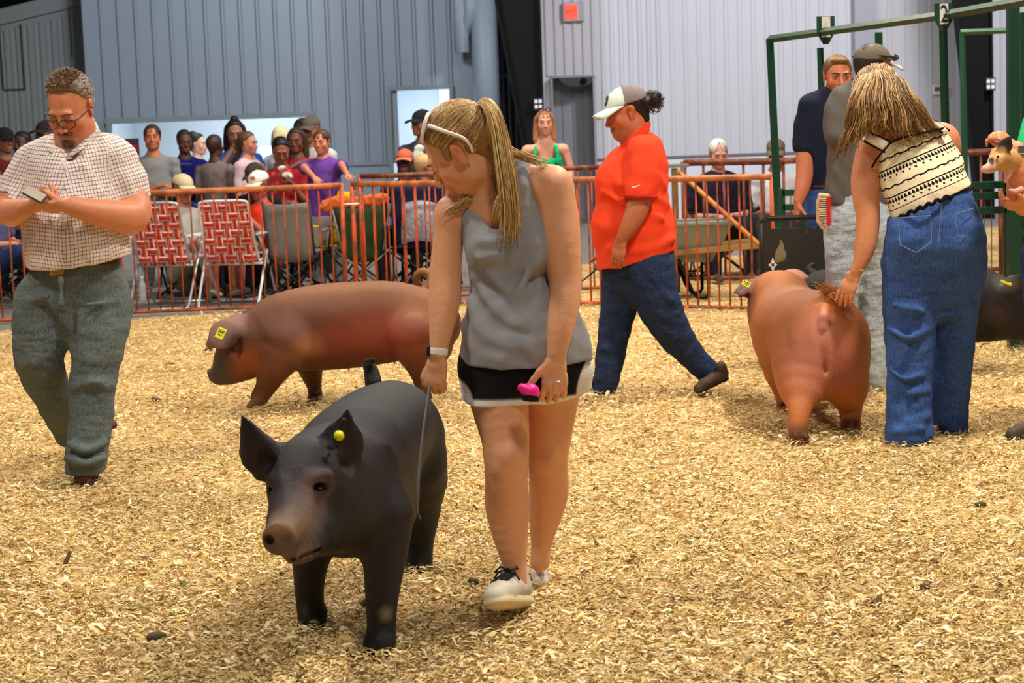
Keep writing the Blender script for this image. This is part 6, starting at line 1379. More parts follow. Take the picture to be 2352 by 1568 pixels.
t, H, L, tp = crowd('woman with short dark hair and grey tee, arms crossed, behind the red lawn chairs', 350, 316, Yb_, 8, -4, .95, (196, 122, 88), (54, 42, 32), 'short', (136, 138, 142), (90, 92, 96), arms='cross', fine=True)
MB().tube([L(-.14, .11, -.06), L(-.13, .0, -.0), L(-.12, -.10, -.1), L(-.11, -.13, -.28), L(-.10, -.12, -.42)], .016, 6, flat=.5).build('bag_strap', M_blackp, t)
t, H, L, tp = crowd('girl in royal blue tee with dark tied-back hair, arms folded', 424, 325, 17.3, 20, 6, .86, (92, 60, 48), DK, 'pony', (26, 22, 104), (24, 24, 70), arms='cross')
for i in range(7): MB().box(H.w(0, 0, 0)*0+at(419+i*3.6-3, 376, 17.72), (.010, .004, .012)).build('print_letter', simple('print_pale', (108, 100, 160), .8), tp)
crowd('woman in black vest facing right, seen in the bright room', 455, 331, 20.0, 75, 0, .95, (236, 196, 180), (40, 36, 40), 'bun', (26, 28, 32), (50, 60, 80), sleeve='none', tank=True)
crowd('boy in taupe tee with his back to us beside the blue-shirted woman', 494, 336, 16.9, 160, 0, .84, (80, 52, 44), (60, 40, 34), 'short', (124, 112, 108), (110, 110, 130))
t, H, L, tp = crowd('tall woman with long dark hair in bright blue tee braiding hair', 540, 305, 17.4, 10, 12, .98, (160, 110, 88), (22, 18, 18), 'long', (14, 78, 170), (20, 60, 110), armpx={-1: ((505, 385, 17.0), (538, 338, 17.0)), 1: ((600, 385, 17.0), (566, 348, 17.0))})
H_ = H; V = Vol(.01); H_.e(V, (0, -.04, .13), (.04, .04, .03), .01); V.build('hair_bun', M_hair, t, .008, (22, 18, 18))
t, H, L, tp = crowd('girl in pale pink tee facing right whose hair is being braided', 570, 328, 16.8, 70, 4, .82, (196, 136, 112), (96, 66, 44), 'pony', (212, 184, 192), (110, 108, 130))
hb = [c for c in t.children if c.name.startswith('hair')][0]; paths = lock([H.w(0, -.09, .04), at(548, 350, 17.45), at(536, 372, 17.45), at(530, 390, 17.45)], 60, .02, .012, .001, 10); strands('hair_strands', M_hair, hb, paths, .003, .0015, [(104, 70, 44), (130, 92, 60), (80, 54, 36)], 3)
crowd('person in black cap behind the man in the white cap', 584, 403, 16.4, -20, 20, .9, (88, 56, 46), (34, 28, 26), 'short', (40, 40, 44), (40, 40, 50), pose='sit', capc=(66, 58, 54))
def floral():
    M = MT('floral_print', .85, spec=.15); v = M.t.nodes.new('ShaderNodeTexVoronoi'); v.inputs['Scale'].default_value = 13; M.t.links.new(M._c.outputs['Object'], v.inputs['Vector']); f = E(M.t, v.outputs['Distance']); M.col(M.ramp(f+(M.noise(30, 2)-.5)*.5, [(.0, (196, 110, 110)), (.22, (176, 60, 62)), (.4, (150, 30, 36)), (1, (128, 22, 30))])); return M.m
t, H, L, tp = crowd('boy with black hair in red floral shirt eating from a white napkin', 645, 346, 16.6, 12, 24, .95, (150, 90, 70), (18, 15, 15), 'short', (150, 34, 38), (40, 40, 60), arms='face', shirtm=floral(), bulk=1.05)
n_ = thing('napkin', 'crumpled white napkin held by the boy in the red floral shirt', 'napkin', at(656, 396, 16.9)); V = Vol(.01)
for i in range(9): V.ell(at(656+r_.uniform(-12, 14), 394+r_.uniform(-11, 14), 16.92), (.035, .015, .02), rotz(r_.uniform(0, 3)), .012)
V.mods.append(wrinkle(3, .004, 60)); V.build('napkin_sheet', cloth('paper', (214, 206, 196)), n_, .007, cols=False)
crowd('person with bleached blond hair behind the boy in red', 648, 315, 18.4, 150, 0, .9, (214, 170, 140), (236, 222, 176), 'long', (200, 200, 210), (60, 60, 70))
crowd('woman with red cap-sleeve top in shade behind the boy in floral', 680, 322, 17.2, -8, 8, .92, (112, 70, 56), (60, 42, 32), 'long', (150, 28, 52), (30, 32, 44), armpx={1: ((698, 372, 16.9), (668, 385, 16.8))})
crowd('dark-haired person in shade with purple tee behind the moustached man', 700, 300, 18.0, 60, 0, .95, (84, 54, 50), (24, 18, 20), 'long', (60, 34, 60), (26, 40, 44))
t, H, L, tp = crowd('moustached man in grey cap and white tee behind the woman in purple', 714, 296, 17.6, -28, 6, .98, (168, 106, 80), (70, 60, 54), 'short', (206, 204, 206), (30, 40, 40), arms='front', capc=(104, 94, 86), stache=(34, 24, 22), bulk=1.05)
crowd('woman with pulled-back hair in purple tee standing by the fence', 739, 326, 16.55, -18, 2, .88, (206, 134, 104), (82, 60, 42), 'pony', (108, 66, 156), (150, 150, 158), fine=True, bulk=1.1, armpx={1: ((784, 378, 16.35), (798, 402, 15.75)), -1: ((699, 385, 16.4), (722, 408, 16.1))})
t, H, L, tp = crowd('man in charcoal tee with white print standing in the bright doorway', 968, 282, 17.5, -50, 0, 1.0, (150, 100, 80), (30, 26, 26), 'short', (72, 74, 80), (40, 40, 46), capc=(36, 36, 40), body_yaw=-10)
V = Vol(.01); [V.ell(at(963+x, 352+z, 17.18), (.05, .02, .035), k=.01) for x, z in ((0, -12), (-3, 0), (4, 8), (-6, 8))]; V.build('shirt_print', cloth('print', (206, 216, 206)), tp, .01, cols=False)
crowd('dark-shirted person in orange cap with sunglasses under the doorway', 930, 372, 16.3, -6, -2, .92, (92, 50, 48), None, 'short', (70, 34, 38), (40, 34, 40), pose='sit', capc=(196, 100, 76), brimc=(206, 118, 92), specs=True)
crowd('fair-haired child seated behind the navy folding chair', 978, 382, 16.2, 100, 0, .85, (170, 110, 80), (196, 164, 110), 'short', (60, 90, 150), (60, 60, 70), pose='sit')
t, H, L, tp = crowd('young woman in bright green square-neck top with sunglasses on her head', 1251, 282, 16.6, 3, 0, .92, (214, 156, 134), (170, 116, 80), 'long', (16, 166, 104), (60, 70, 90), arms='front', sleeve='none', tank=True, fine=True, bulk=1.02)
V = Vol(.003); V.cone(H.w(-.012, .045, .125), H.w(.012, .045, .125), .005, .005, .002); [V.chain([H.w(x*.035+.026*math.cos(f), .045, .125+.018*math.sin(f)) for f in np.linspace(0, 6.283, 13)], [.005]*13, .002) for x in (-1, 1)]; V.build('sunglasses', M_blackp, t, .004, cols=False, label='dark sunglasses pushed up on the head')
crowd('seated man in tan cap and grey tee between the red lawn chairs', 420, 432, 16.2, 48, 14, 1.0, (170, 110, 84), (80, 74, 66), 'short', (176, 174, 166), (150, 146, 130), pose='shorts', arms='front', capc=(214, 200, 160), brimc=(220, 206, 168), shoec=(180, 160, 140), bulk=1.1)
t, H, L, tp = crowd('seated man in white cap and orange-red shirt beside the grey camp chair', 594, 424, 16.2, -34, 14, 1.0, (172, 96, 80), (90, 80, 74), 'short', (236, 60, 30), (70, 60, 60), pose='shorts', arms='face', capc=(236, 226, 218), brimc=(226, 214, 206), shoec=(96, 76, 60), specs=True, bulk=1.1)
MB().box(H.w(-.03, .088, .085), (.05, .008, .03), H.R).build('cap_patch', simple('patch_orange', (206, 150, 96), .7), t)
crowd('white-haired old man in navy shirt seated behind the far brown fence', 1650, 353, 16.4, 6, 14, 1.0, (196, 136, 124), (224, 222, 214), 'short', (34, 30, 48), (30, 30, 40), pose='sit', arms='front', bulk=1.15, front=.0, fine=True)
crowd('seated man in camouflage cap and white shirt left of the green post', 1782, 350, 16.8, -10, 14, 1.0, (140, 96, 80), (90, 84, 76), 'short', (206, 206, 214), (60, 56, 60), pose='sit', arms='front', capc=(104, 96, 80))
crowd('man in maroon tee and black cap at the left edge of the picture', 12, 322, 17.0, 40, 0, .95, (150, 100, 80), (40, 34, 30), 'short', (92, 34, 34), (40, 40, 46), capc=(40, 38, 38))
crowd('person with dark hair half hidden left of the checked shirt', 50, 330, 17.4, -20, 0, .92, (84, 60, 52), (36, 28, 26), 'short', (60, 50, 52), (40, 40, 46))
crowd("person in wide dark hat just behind the checked shirt man's shoulder", 104, 306, 17.6, -30, 0, .98, (110, 76, 64), (40, 34, 30), 'short', (70, 66, 66), (40, 40, 46), capc=(50, 44, 42))
t, H, L, tp = crowd('seated person in speckled blouse and jeans cut off by the left edge', -14, 420, 15.9, 70, 10, .95, (206, 140, 112), (90, 70, 56), 'long', (84, 84, 120), (44, 62, 104), pose='sit', arms='front')
# ================================================================ FENCES, CHAIRS, GATES
def paint_mat(name, col, rust, amt=.5, rough=.5, sc=14):
    M = MT(name, rough, spec=.4); f = M.noise(sc, 5, M.obj(1, 1, .6)); M.col(M.mix(M.ramp(f, [(amt-.08, (0, 0, 0)), (amt+.08, (255, 255, 255))]), col, rust)) if False else None
    g = ((f-amt)*8.0+.5).mn(1.0).mx(0.0); M.col(M.mix(g, M.vary(col, .08, 30), M.vary(rust, .15, 50))); M.bump(f+M.noise(120, 2)*.3, .003); return M.m
M_or = paint_mat('orange_paint', (196, 80, 36), (122, 72, 46), .52); M_rail = paint_mat('worn_rail', (150, 88, 50), (196, 116, 66), .5, .45, 9); M_rust = paint_mat('rusty_brown', (96, 44, 30), (140, 76, 50), .55)
def fence_panel(a, b_, z0, z1, label, group=None, pitch=.092, mb=M_or, mr=M_rail, rr=.024, rb=.0075, posts=True, jit=.006, bot=True, seed=1, mid=False):
    a, b_ = v3((*a, 0)), v3((*b_, 0)); r = np.random.default_rng(seed); L = np.linalg.norm(b_-a); t = thing('fence_panel', label, 'fence', (a+b_)/2, group); Z = v3((0, 0, 1)); d = (b_-a)/L
    def rail(z, R, name, m): MB().tube([a+Z*z+d*(L*u)+Z*.004*math.sin(u*5+seed) for u in np.linspace(0, 1, 7)], R, 10).build(name, m, t, smooth=True)
    rail(z1, rr, 'top_rail', mr)
    if bot: rail(z0, rr*.62, 'bottom_rail', mb)
    if mid: rail((z0+z1)/2, rr*.5, 'middle_rail', mb)
    if posts:
        for p in (a, b_): MB().tube([p+Z*.02, p+Z*(z1+.015)], rr*.85, 10).build('end_post', mb, t, smooth=True)
    n = int(L/pitch); base = None
    for i in range(1, n):
        p = a+d*(L*i/n); k = r.normal(0, jit, 2); o = MB().tube([p+Z*z0, p+Z*(z0+z1)/2+d*k[0]*.5, p+Z*z1+d*k[0]*0], rb, 6).build('bar', mb, t, smooth=True)
    return t
G4 = 'orange pipe panels round the show ring'
FP = [((-5.5, 14.15), (-3.62, 14.72), 'orange barred fence panel at the left edge behind the checked-shirt man'), ((-3.60, 14.73), (-1.36, 15.10), 'orange barred fence panel in front of the red lawn chairs'),
      ((-1.27, 15.08), (.72, 14.25), 'orange barred fence panel behind the girl in the grey tank top'), ((.75, 14.22), (1.93, 13.32), 'orange barred fence panel between the orange polo woman and the black board')]
for i, (a, b_, lb) in enumerate(FP): fence_panel(a, b_, .035, 1.0, lb, None, seed=i)
fence_panel((-1.22, 15.26), (.95, 15.58), .035, 1.06, 'inner orange panel with dark top rail angling away from the fence joint', None, .11, M_or, M_rust, .022, seed=9)
MB_ = MB(); c = at(808, 468, 15.04); MB_.tube([c+v3((.06*math.cos(f), .05*math.sin(f), 0)) for f in np.linspace(0, 6.283, 16)[:-1]], .006, 6, closed=True); tag(MB_.build('cable_tie', M_wht, smooth=True), 'white strap tying two fence panels together at their joint', 'tie')
# far brown fence on the right
for i, (x0, x1, z, lb) in enumerate(((1568, 1845, 1.06, 'dark brown barred fence in front of the seated white-haired man'), (1850, 2060, 1.06, 'dark brown fence stretch hidden behind the navy polo man'), (2064, 2300, 1.07, 'dark brown fence behind the green gate by the piglet'))):
    fence_panel((wx(x0, 15.9), 15.9-.0*i), (wx(x1, 15.7), 15.7), .06, z, lb, None, .155, M_rust, M_rust, .03, .013, seed=20+i, mid=i == 2)
t = thing('timber_post', 'worn olive timber post with a small shelf right of the orange polo', 'post', (wx(1545, 15.2), 15.2, 0)); M_wood = simple('old_wood', (150, 116, 70), .8, amt=.2, scale=20, bump=.003)
MB().box((wx(1547, 15.2), 15.2, .52), (.05, .06, 1.04), ch=.006).build('upright', simple('olive_wood', (112, 100, 56), .8), t); MB().box((wx(1549, 15.2), 15.2, 1.06), (.22, .09, .03), ch=.005).build('shelf', simple('grey_wood', (120, 118, 110), .8), t)
t = thing('gate_pole', 'long yellow-brown pole slanting down across the fence to the board', 'pole', at(1745, 562, 14.1)); A, B_ = at(1556, 392, 14.35), at(1748, 566, 14.1); D_ = unit(B_-A); A2 = B_+D_*((B_[2]-.03)/-D_[2]); MB().tube([A, B_, A2], .019, 10).build('pole', paint_mat('yellow_rust', (190, 122, 50), (150, 84, 40), .55), t, smooth=True)

# wheelbarrow
YW = 14.75; t = thing('wheelbarrow', 'wheelbarrow with grey-green tub and wooden handles behind the orange fence', 'wheelbarrow', (wx(1580, YW), YW, 0)); M_tub = paint_mat('tub_grey', (128, 130, 118), (96, 84, 66), .66, .5, 6)
x0, x1 = wx(1440, YW), wx(1668, YW); zt, zb_ = at(1640, 508, YW)[2], at(1600, 596, YW)[2]
out = [[(x0, -.30, zt-.0), (x1, -.33, zt-.0), (x1, .33, zt), (x0, .30, zt)], [(x0+.18, -.19, zb_), (x1-.16, -.2, zb_), (x1-.16, .2, zb_), (x0+.18, .19, zb_)]]
b = MB(); P = lambda p, k=1.0: v3((p[0], YW+p[1]*k, p[2]))
for i in range(4):
    j = (i+1) % 4; a0, a1, c0, c1 = P(out[0][i]), P(out[0][j]), P(out[1][i]), P(out[1][j]); b.sheet([[a0*(1-u)*(1-w)+a1*u*(1-w)+c0*(1-u)*w+c1*u*w for w in np.linspace(0, 1, 4)] for u in np.linspace(0, 1, 5)], .006)
b.prism([P(p) for p in out[1]], (0, 0, -.006)); tb = b.build('tub', M_tub, t); MB().tube([P(p) for p in out[0]], .012, 6, closed=True).build('rim', M_tub, tb, smooth=True)
for sd in (-1, 1):
    y = YW+sd*.24; A, B_ = v3((wx(1470, YW), y, .38)), at(1745, 558, YW); B_ = v3((B_[0], y+sd*.04, B_[2])); d = unit(B_-A); MB().box((A+B_)/2, (np.linalg.norm(B_-A), .035, .042), np.array([d, np.cross((0, 0, 1), d), np.cross(d, np.cross((0, 0, 1), d))]).T, ch=.004).build('handle', M_wood, t)
    b = MB(); b.tube([(wx(1613, YW), y, .52), (wx(1612, YW), y, .05), (wx(1605, YW), y, .02), (wx(1588, YW), y, .02), (wx(1575, YW), y, .08), (wx(1545, YW), y, .34)], .014, 8); b.build('leg', M_black, t, smooth=True)
    MB().tube([(wx(1613, YW), y, .2), (wx(1565, YW), y, .2)], .01, 6).build('brace', M_black, t, smooth=True)
V_ = MB(); cw = v3((wx(1425, YW), YW, .19)); V_.tube([cw+v3((.15*math.cos(f), 0, .15*math.sin(f))) for f in np.linspace(0, 6.283, 21)[:-1]], .035, 8, closed=True); wh = V_.build('wheel', M_blackp, t, smooth=True); MB().lathe(cw-v3((0, .03, 0)), (0, 1, 0), [(0, .11), (.02, .115), (.04, .115), (.06, .11)], 16).build('hub', simple('hub_grey', (150, 150, 150), .4, .5), wh, smooth=True); MB().tube([cw-v3((0, .27, 0)), cw+v3((0, .27, 0))], .01, 6).build('axle', M_black, t)

# webbing lawn chairs
M_al = simple('aluminium', (206, 208, 212), .35, .6, amt=.04); M_alw = simple('white_enamel_tube', (226, 228, 232), .35, amt=.03)
def web_mat():
    M = MT('webbing', .6, spec=.3); n = M.t.nodes.new('ShaderNodeSeparateXYZ'); M.t.links.new(M.attr('cuv').outputs['Vector'], n.inputs[0]); u = E(M.t, n.outputs[0]).abs()
    M.col(M.mix((u.gt(.52)*u.lt(.86)), (214, 58, 50), (240, 228, 224))); M.bump(M.noise(260, 1, M.obj(1, 1, 1)), .001); return M.m
M_web = web_mat()
def tag_part(o): return o
def lawn_chair(c, yaw, label, m, tilt=.0):
    t = thing('lawn_chair', label, 'chair', c); R = rotz(yaw); W_ = lambda x, y, z: v3(c)+R@v3((x, y, z))
    # back plane: bottom z .38, top z .87, leaning to the viewer (-y)
    Bk = lambda u, v, o=0: W_((u-.5)*(.40-.03*v), -.14-.19*v-o*.93, .38+.50*v-o*.3); St = lambda u, v, o=0: W_((u-.5)*.42, -.12+.40*v, .385+.03*v+o)
    def tube(name, P, r=.0115, mm=None, par=None, cl=False): return MB().tube(P, r, 8, closed=cl).build(name, mm or m, par or t, smooth=True)
    tube('back_frame', catmull([W_(.225, -.10, .36), Bk(1.06, .5), Bk(1.06, .93), Bk(.98, 1.03), Bk(.5, 1.04), Bk(.02, 1.03), Bk(-.06, .93), Bk(-.06, .5), W_(-.225, -.10, .36)], 33)); tube('seat_frame', [St(-.06, -.02), St(-.06, 1.0), St(.0, 1.05), St(1.0, 1.05), St(1.06, 1.0), St(1.06, -.02)])
    for sd in (-1, 1):
        x = sd*.262
        tube('leg', catmull([W_(x, -.22, .60), W_(x, .10, .30), W_(x*.98, .27, .05), W_(x*.93, .31, .014), W_(x*.8, .31, .012)], 16)); tube('leg', catmull([W_(x, .16, .60), W_(x, -.10, .32), W_(x*.98, -.31, .06), W_(x*.93, -.35, .014), W_(x*.8, -.35, .012)], 16))
        MB().box(W_(x, -.03, .612), (.045, .44, .02), R, ch=.008).build('armrest', M_alw, t)
    tube('floor_bar', [W_(-.2, -.35, .012), W_(.2, -.35, .012)]); tube('floor_bar', [W_(-.2, .31, .012), W_(.2, .31, .012)])
    tube('cross_bar', [W_(-.255, -.11, .36), W_(.255, -.11, .36)], .012)
    nv, nh, nseg = 5, 7, 22
    def strap(F, horiz, i, n, n2, w):
        G_, uv = [], []
        for k in range(nseg+1):
            s_ = -.03+1.06*k/nseg; ph = ((s_*n2-.5)+i) % 2; off = .005*math.cos(math.pi*((s_*n2-.5)+i)); row = []
            for q_ in np.linspace(-1, 1, 3):
                cc = (i+.5)/n+q_*w/2; row.append(F(s_, cc, off+.003) if horiz else F(cc, s_, -off+.003)); 
            G_.append(row)
        b = MB(); b.sheet(G_, .002); m3 = (nseg+1)*3; uvs = np.tile(np.array([-1, 0, 1.0]), (nseg+1))[:, None]; uvs = np.concatenate([uvs, uvs]); mesh('strap', b.v, b.f, M_web, t, uvs=np.concatenate([uvs, uvs*0], 1))
    for i in range(nv): strap(Bk, False, i, nv, nh, .86/nv); strap(St, False, i, nv, 5, .86/nv)
    for i in range(nh): strap(Bk, True, i, nh, nv, .86/nh)
    for i in range(5): strap(St, True, i, 5, nv, .86/5)
    return t
lawn_chair((wx(372, 15.62), 15.62, 0), math.radians(-8), 'red and white webbed lawn chair next to the checked-shirt man', M_al); lawn_chair((wx(528, 15.55), 15.55, 0), math.radians(-7), 'red and white webbed lawn chair with white frame, nearer the grey camp chair', M_alw)

# camp chairs
M_cf = simple('chair_frame_black', (26, 26, 30), .45)
def camp_chair(c, yaw, label, fab, wt=.42, wb_=.46, zt=.92, zb_=.42, fr=M_cf, name='camp_chair', group=None, light=False, bottom_curve=.02):
    t = thing(name, label, 'chair', c, group); R = rotz(yaw); W_ = lambda x, y, z: v3(c)+R@v3((x, y, z)); tb_ = lambda nm, P, r=.010: MB().tube(P, r, 7).build(nm, fr, t, smooth=True)
    G_ = [[W_(((wb_*(1-v)+wt*v)/2)*u, -.20-.12*v-.05*(1-u*u)*(.4+.6*v)*-1*0-.04*(1-u*u), zb_+(zt-zb_)*v-bottom_curve*(1-u*u)*(1-v)-.015*(1-u*u)*v) for v in np.linspace(0, 1, 8)] for u in np.linspace(-1, 1, 9)]
    MB().sheet(G_, .005).build('backrest', fab, t, smooth=True)
    G_ = [[W_(.235*u, -.20+.42*v, .43-.05*(1-u*u)*math.sin(v*3.1)) for v in np.linspace(0, 1, 6)] for u in np.linspace(-1, 1, 7)]; MB().sheet(G_, .005).build('seat', fab, t, smooth=True)
    for sd in (-1, 1):
        tb_('back_pole', [W_(sd*wb_/2, -.20, zb_-.1), W_(sd*wb_/2, -.2, zb_), W_(sd*wt/2, -.32, zt+.01)]); tb_('leg', [W_(sd*.25, -.24, .02), W_(-sd*.25, -.22, .43)]); tb_('leg', [W_(sd*.25, .24, .02), W_(-sd*.25, .22, .43)]); tb_('leg', [W_(sd*.26, -.25, .02), W_(sd*.26, .24, .43)]); tb_('leg', [W_(sd*.26, .25, .02), W_(sd*.26, -.24, .43)])
        tb_('arm_post', [W_(sd*.27, .22, .42), W_(sd*.27, .24, .60)]); MB().box(W_(sd*.275, -.0, .61), (.06, .46, .018), R, ch=.006).build('armrest', fab, t)
        for y in (-.25, .25): MB().lathe(W_(sd*.255, y, .0), (0, 0, 1), [(0, .024), (.02, .02), (.03, .012)], 10).build('foot', M_blackp, t)
    return t
cg = cloth('grey_mesh', (124, 122, 120), .05, .01); camp_chair((wx(668, 15.75), 15.75, 0), math.radians(-6), 'grey mesh camp chair with black frame, right of the two red lawn chairs', cg, .40, .40, .86, .37)
t = camp_chair((wx(822, 16.0), 16.0, 0), math.radians(4), 'dark green camp chair with an orange coat over its back', cloth('green_canvas', (58, 74, 46), .08, .01), .50, .32, .80, .33, simple('frame_steel', (130, 136, 130), .4, .5)); ch_g = t
to = thing('orange_coat', 'orange coat folded over the top of the green camp chair', 'coat', at(815, 466, 15.66)); V = Vol(.02); V.chain([at(x, y, 15.68) for x, y in ((745, 474), (775, 464), (815, 467), (850, 461), (882, 456))], [.05, .055, .05, .055, .045], .02, ((0, 1, 0), .8)); V.mods.append(wrinkle(77, .008, 40)); V.build('cloth', cloth('orange_cloth', (206, 104, 54), .12, .03), to, .009, cols=False)
camp_chair((wx(950, 15.95), 15.95, 0), math.radians(6), 'navy camp chair, high back, next to the girl in the grey tank top', cloth('navy_canvas', (40, 40, 74), .08, .01), .46, .44, .97, .46)
M_pl = MT('clear_plastic', .25, spec=.6); M_pl.b.inputs['Alpha'].default_value = .55; M_pl.col(M_pl.vary((190, 190, 206), .2, 20)); M_pl.bump(M_pl.noise(14, 4), .03)
tp = thing('plastic_bag', 'pale translucent plastic bag hung on the navy camp chair', 'bag', at(962, 520, 15.3)); G_ = [[at(922+u*80, 468+v*92-8*math.sin(u*3), 15.6-.05*math.sin(u*3.1)*math.sin(v*3.1)) for v in np.linspace(0, 1, 10)] for u in np.linspace(0, 1, 10)]; MB().sheet(G_, .004).build('film', M_pl.m, tp, smooth=True)
camp_chair((wx(48, 16.6), 16.6, 0), math.radians(-5), 'tan-backed folding chair half hidden by the checked-shirt man', simple('tan_metal', (170, 124, 72), .4), .36, .36, .84, .60, name='folding_chair'); camp_chair((wx(38, 17.3), 17.3, 0), math.radians(12), 'blue folding chair at the left edge behind the tan-backed one', cloth('blue_canvas', (28, 36, 110)), .46, .44, .92, .45)
camp_chair((wx(742, 16.5), 16.5, 0), math.radians(40), 'yellow and grey folded chair fabric between grey and green camp chairs', cloth('yellow_canvas', (220, 180, 30)), .2, .26, .92, .45)
camp_chair((wx(500, 17.0), 17.0, 0), math.radians(5), 'blue camp chair behind the two red lawn chairs', cloth('periwinkle', (84, 90, 190)), .48, .46, .84, .45)
# the seats under those who sit
for px, Y, lb, col in ((420, 16.6, 'camp chair under the seated man in the tan cap', (60, 62, 60)), (594, 16.65, 'camp chair under the seated man in the white cap', (70, 74, 150)), (584, 17.05, 'camp chair under the seated person in the black cap', (40, 40, 44)), (930, 16.45, 'camp chair under the person in the orange cap', (44, 110, 190)), (978, 16.6, 'camp chair under the fair-haired child', (40, 40, 60)), (1650, 16.5, 'camp chair under the white-haired old man', (30, 28, 40)), (1782, 16.9, 'camp chair under the man in the camouflage cap and white shirt', (36, 34, 40)), (-20, 16.0, 'camp chair under the seated person at the left edge', (30, 32, 60))):
    camp_chair((wx(px, Y), Y, 0), math.pi, lb, cloth('seat_cloth', col), .46, .46, .80, .40)
# clear bottles and shoes left by the chairs
M_gls = MT('bottle_plastic', .1, spec=.6); M_gls.b.inputs['Alpha'].default_value = .45; M_gls.col((214, 222, 228))
for px, py, lb in ((328, 690, 'clear water bottle on the floor under the left red lawn chair'), (553, 683, 'clear bottle on the floor under the second red lawn chair')):
    c = gp(px, py); t = thing('water_bottle', lb, 'bottle', c); MB().lathe(c, (0, 0, 1), [(0, .028), (.005, .032), (.06, .032), (.07, .029), (.08, .032), (.15, .032), (.18, .014), (.2, .013)], 14).build('bottle_body', M_gls.m, t, smooth=True); MB().lathe(c+v3((0, 0, .2)), (0, 0, 1), [(0, .015), (.018, .015)], 12).build('bottle_cap', M_wht, t)
t = thing('notice_sign', 'small dark red sign on the wall by the hatch, left of the grey tee woman', 'sign', at(303, 338, 27.8)); MB().box(at(303, 338, 27.8), (.22, .03, .26), ch=.004).build('sign_board', simple('sign_dark', (66, 30, 34), .5), t); MB().box(at(305, 340, 27.77), (.12, .02, .1)).build('sign_print', simple('sign_red', (176, 30, 36), .5), t)

# ---- green pipe gate frames ---------------------------------------------------
M_gr = paint_mat('green_paint', (16, 62, 42), (40, 48, 36), .68, .4, 10); M_gr2 = paint_mat('green_paint_light', (38, 88, 66), (40, 56, 46), .7, .4)
def Yx(px): return 12.9+(10.6-12.9)*(px-1768)/(2145-1768)
t = thing('chute_frame', 'tall dark green steel gate frame carrying the number plates', 'frame', at(1770, 700, 12.9)*v3((1, 1, 0)))
def bar(A, B_, r, name='rail', m=None, par=None): return MB().tube([A, B_], r, 4, flat=1.0).build(name, m or M_gr, par or t)
hz = at(1768, 90, 12.9)[2]; Lp = lambda px, Y: v3((at(px, 90, Y)[0], Y, hz))
A, Bq, Cq = Lp(1768, 12.9), Lp(2166, Yx(2166)), Lp(2360, Yx(2360)); bar(A, Bq, .026); bar(Bq, Cq, .026)
gate_dir = unit(Bq-A)
bar(A, v3((A[0]+.06, A[1], 0)), .027, 'post'); bar(Bq, v3((Bq[0]+.03, Bq[1], 0)), .024, 'post'); pm = A+(Bq-A)*.335; bar(pm-v3((0, 0, .1)), v3((pm[0]+.03, pm[1], 0)), .022, 'post'); pk = Lp(2018, 12.4); bar(v3((at(2018, 65, 12.4)[0], 12.4, hz)), v3((at(2018, 65, 12.4)[0], 12.4, 0)), .026, 'post')
for px, txt, cl in ((1897, '1', (196, 196, 190)), (2168, '2', (30, 28, 28))):
    Yp = Yx(px)-.06; s_ = sc_at(Yp); c = at(px, 62 if px < 2000 else 32, Yp); w_, h_ = 20/s_, 24/s_
    tp = thing('number_plate', 'green shield-shaped plate with a %s number %s card on the gate frame' % ('faded white' if txt == '1' else 'bold black', txt), 'sign', c)
    Rz = np.array([[1, 0, 0], [0, 0, -1], [0, 1, 0]], float)
    MB().prism([c+v3(v) for v in ((-w_, 0, h_), (w_, 0, h_), (w_, 0, -h_*.55), (w_*.3, 0, -h_*1.6), (-w_*.3, 0, -h_*1.6), (-w_, 0, -h_*.55))], (0, .02, 0)).build('plate', M_gr, tp)
    MB().box(c+v3((0, -.004, -.0)), (w_*.95, .006, h_*1.9)).build('card', simple('card_white', (214, 212, 206), .6), tp); text('numeral', txt, c+v3((0, -.009, -.005)), h_*2.3 if txt == '2' else h_*1.5, simple('numeral'+txt, cl, .6), tp, Rz, .001, .7)
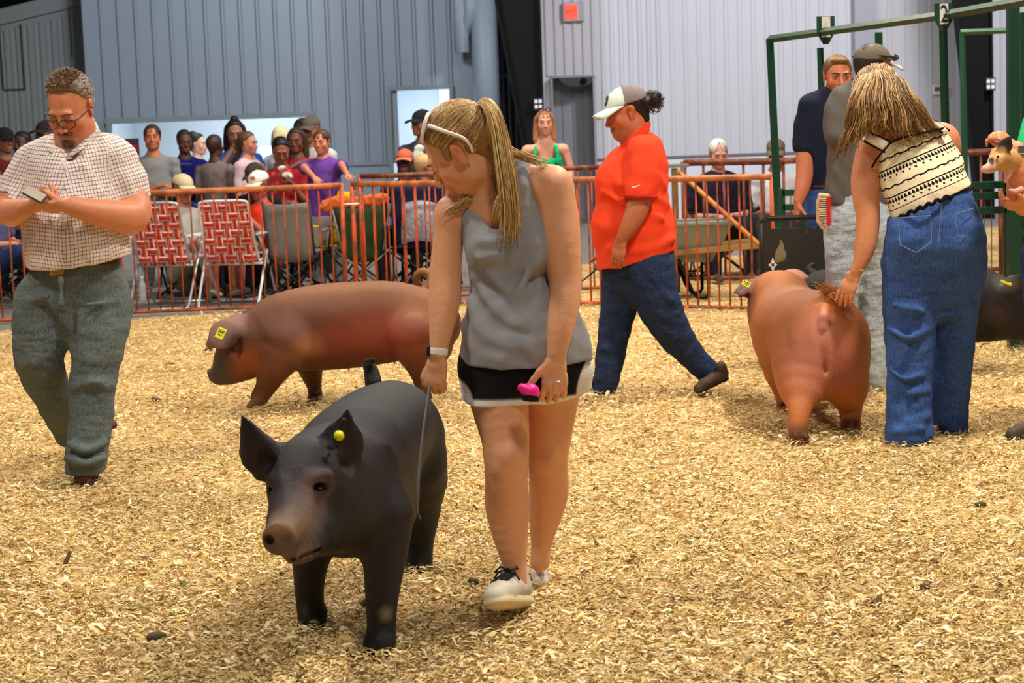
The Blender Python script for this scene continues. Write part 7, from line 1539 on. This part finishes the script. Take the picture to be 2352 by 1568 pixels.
# second, paler frame and the big post
t = thing('chute_frame', 'paler thin green gate frame left of the thick green post', 'frame', at(2218, 700, 12.6)*v3((1, 1, 0))); h2 = at(2206, 74, 12.6)[2]; bar(v3((at(2206, 74, 12.6)[0], 12.6, h2)), v3((at(2400, 60, 12.6)[0], 12.6, h2)), .02, m=M_gr2); bar(v3((at(2210, 74, 12.6)[0], 12.6, h2)), v3((at(2222, 500, 12.6)[0], 12.6, 0)), .021, 'post', M_gr2)
t = thing('gate_post', 'thick dark green square steel post at the right', 'post', at(2330, 640, 10.9)*v3((1, 1, 0))); x_ = at(2327, 300, 10.9)[0]; MB().box((x_, 10.9, 1.6), (.066, .066, 3.2), ch=.004).build('post', M_gr, t); MB().box((x_+.085, 10.95, 1.0), (.05, .05, 2.0), ch=.004).build('post', M_gr, t); MB().box((x_+.05, 10.9, .7), (.1, .05, .04)).build('hinge', M_gr, t)
def mesh_gate(px0, px1, Y, ztop, label, rails, zb_=.12, nx=12, nz=11):
    x0, x1 = at(px0, 450, Y)[0], at(px1, 450, Y)[0]; t = thing('mesh_gate', label, 'gate', ((x0+x1)/2, Y, 0))
    for z in rails: MB().box(((x0+x1)/2, Y, z), (x1-x0, .035, .045), ch=.004).build('rail', M_gr, t)
    for x in (x0, x1): MB().box((x, Y, ztop/2+.03), (.04, .035, ztop-.02), ch=.004).build('upright', M_gr, t)
    for i in range(1, nx): x = x0+(x1-x0)*i/nx; MB().tube([(x, Y+.01, zb_), (x, Y+.01, rails[0])], .0032, 5).build('wire', simple('galvanised', (120, 112, 96), .4, .5), t)
    for j in range(nz): z = zb_+(rails[-1]-zb_)*j/nz; MB().tube([(x0, Y, z), (x1, Y, z)], .0032, 5).build('wire', simple('galvanised', (120, 112, 96), .4, .5), t)
    return t
mesh_gate(2110, 2312, 11.3, .99, 'green gate with wire mesh between the blue jeans and the thick post', (.975, .91, .82, .1))
mesh_gate(1796, 1960, 12.5, .93, 'low green mesh gate behind the black sorting board', (.92, .82, .1), nx=8)
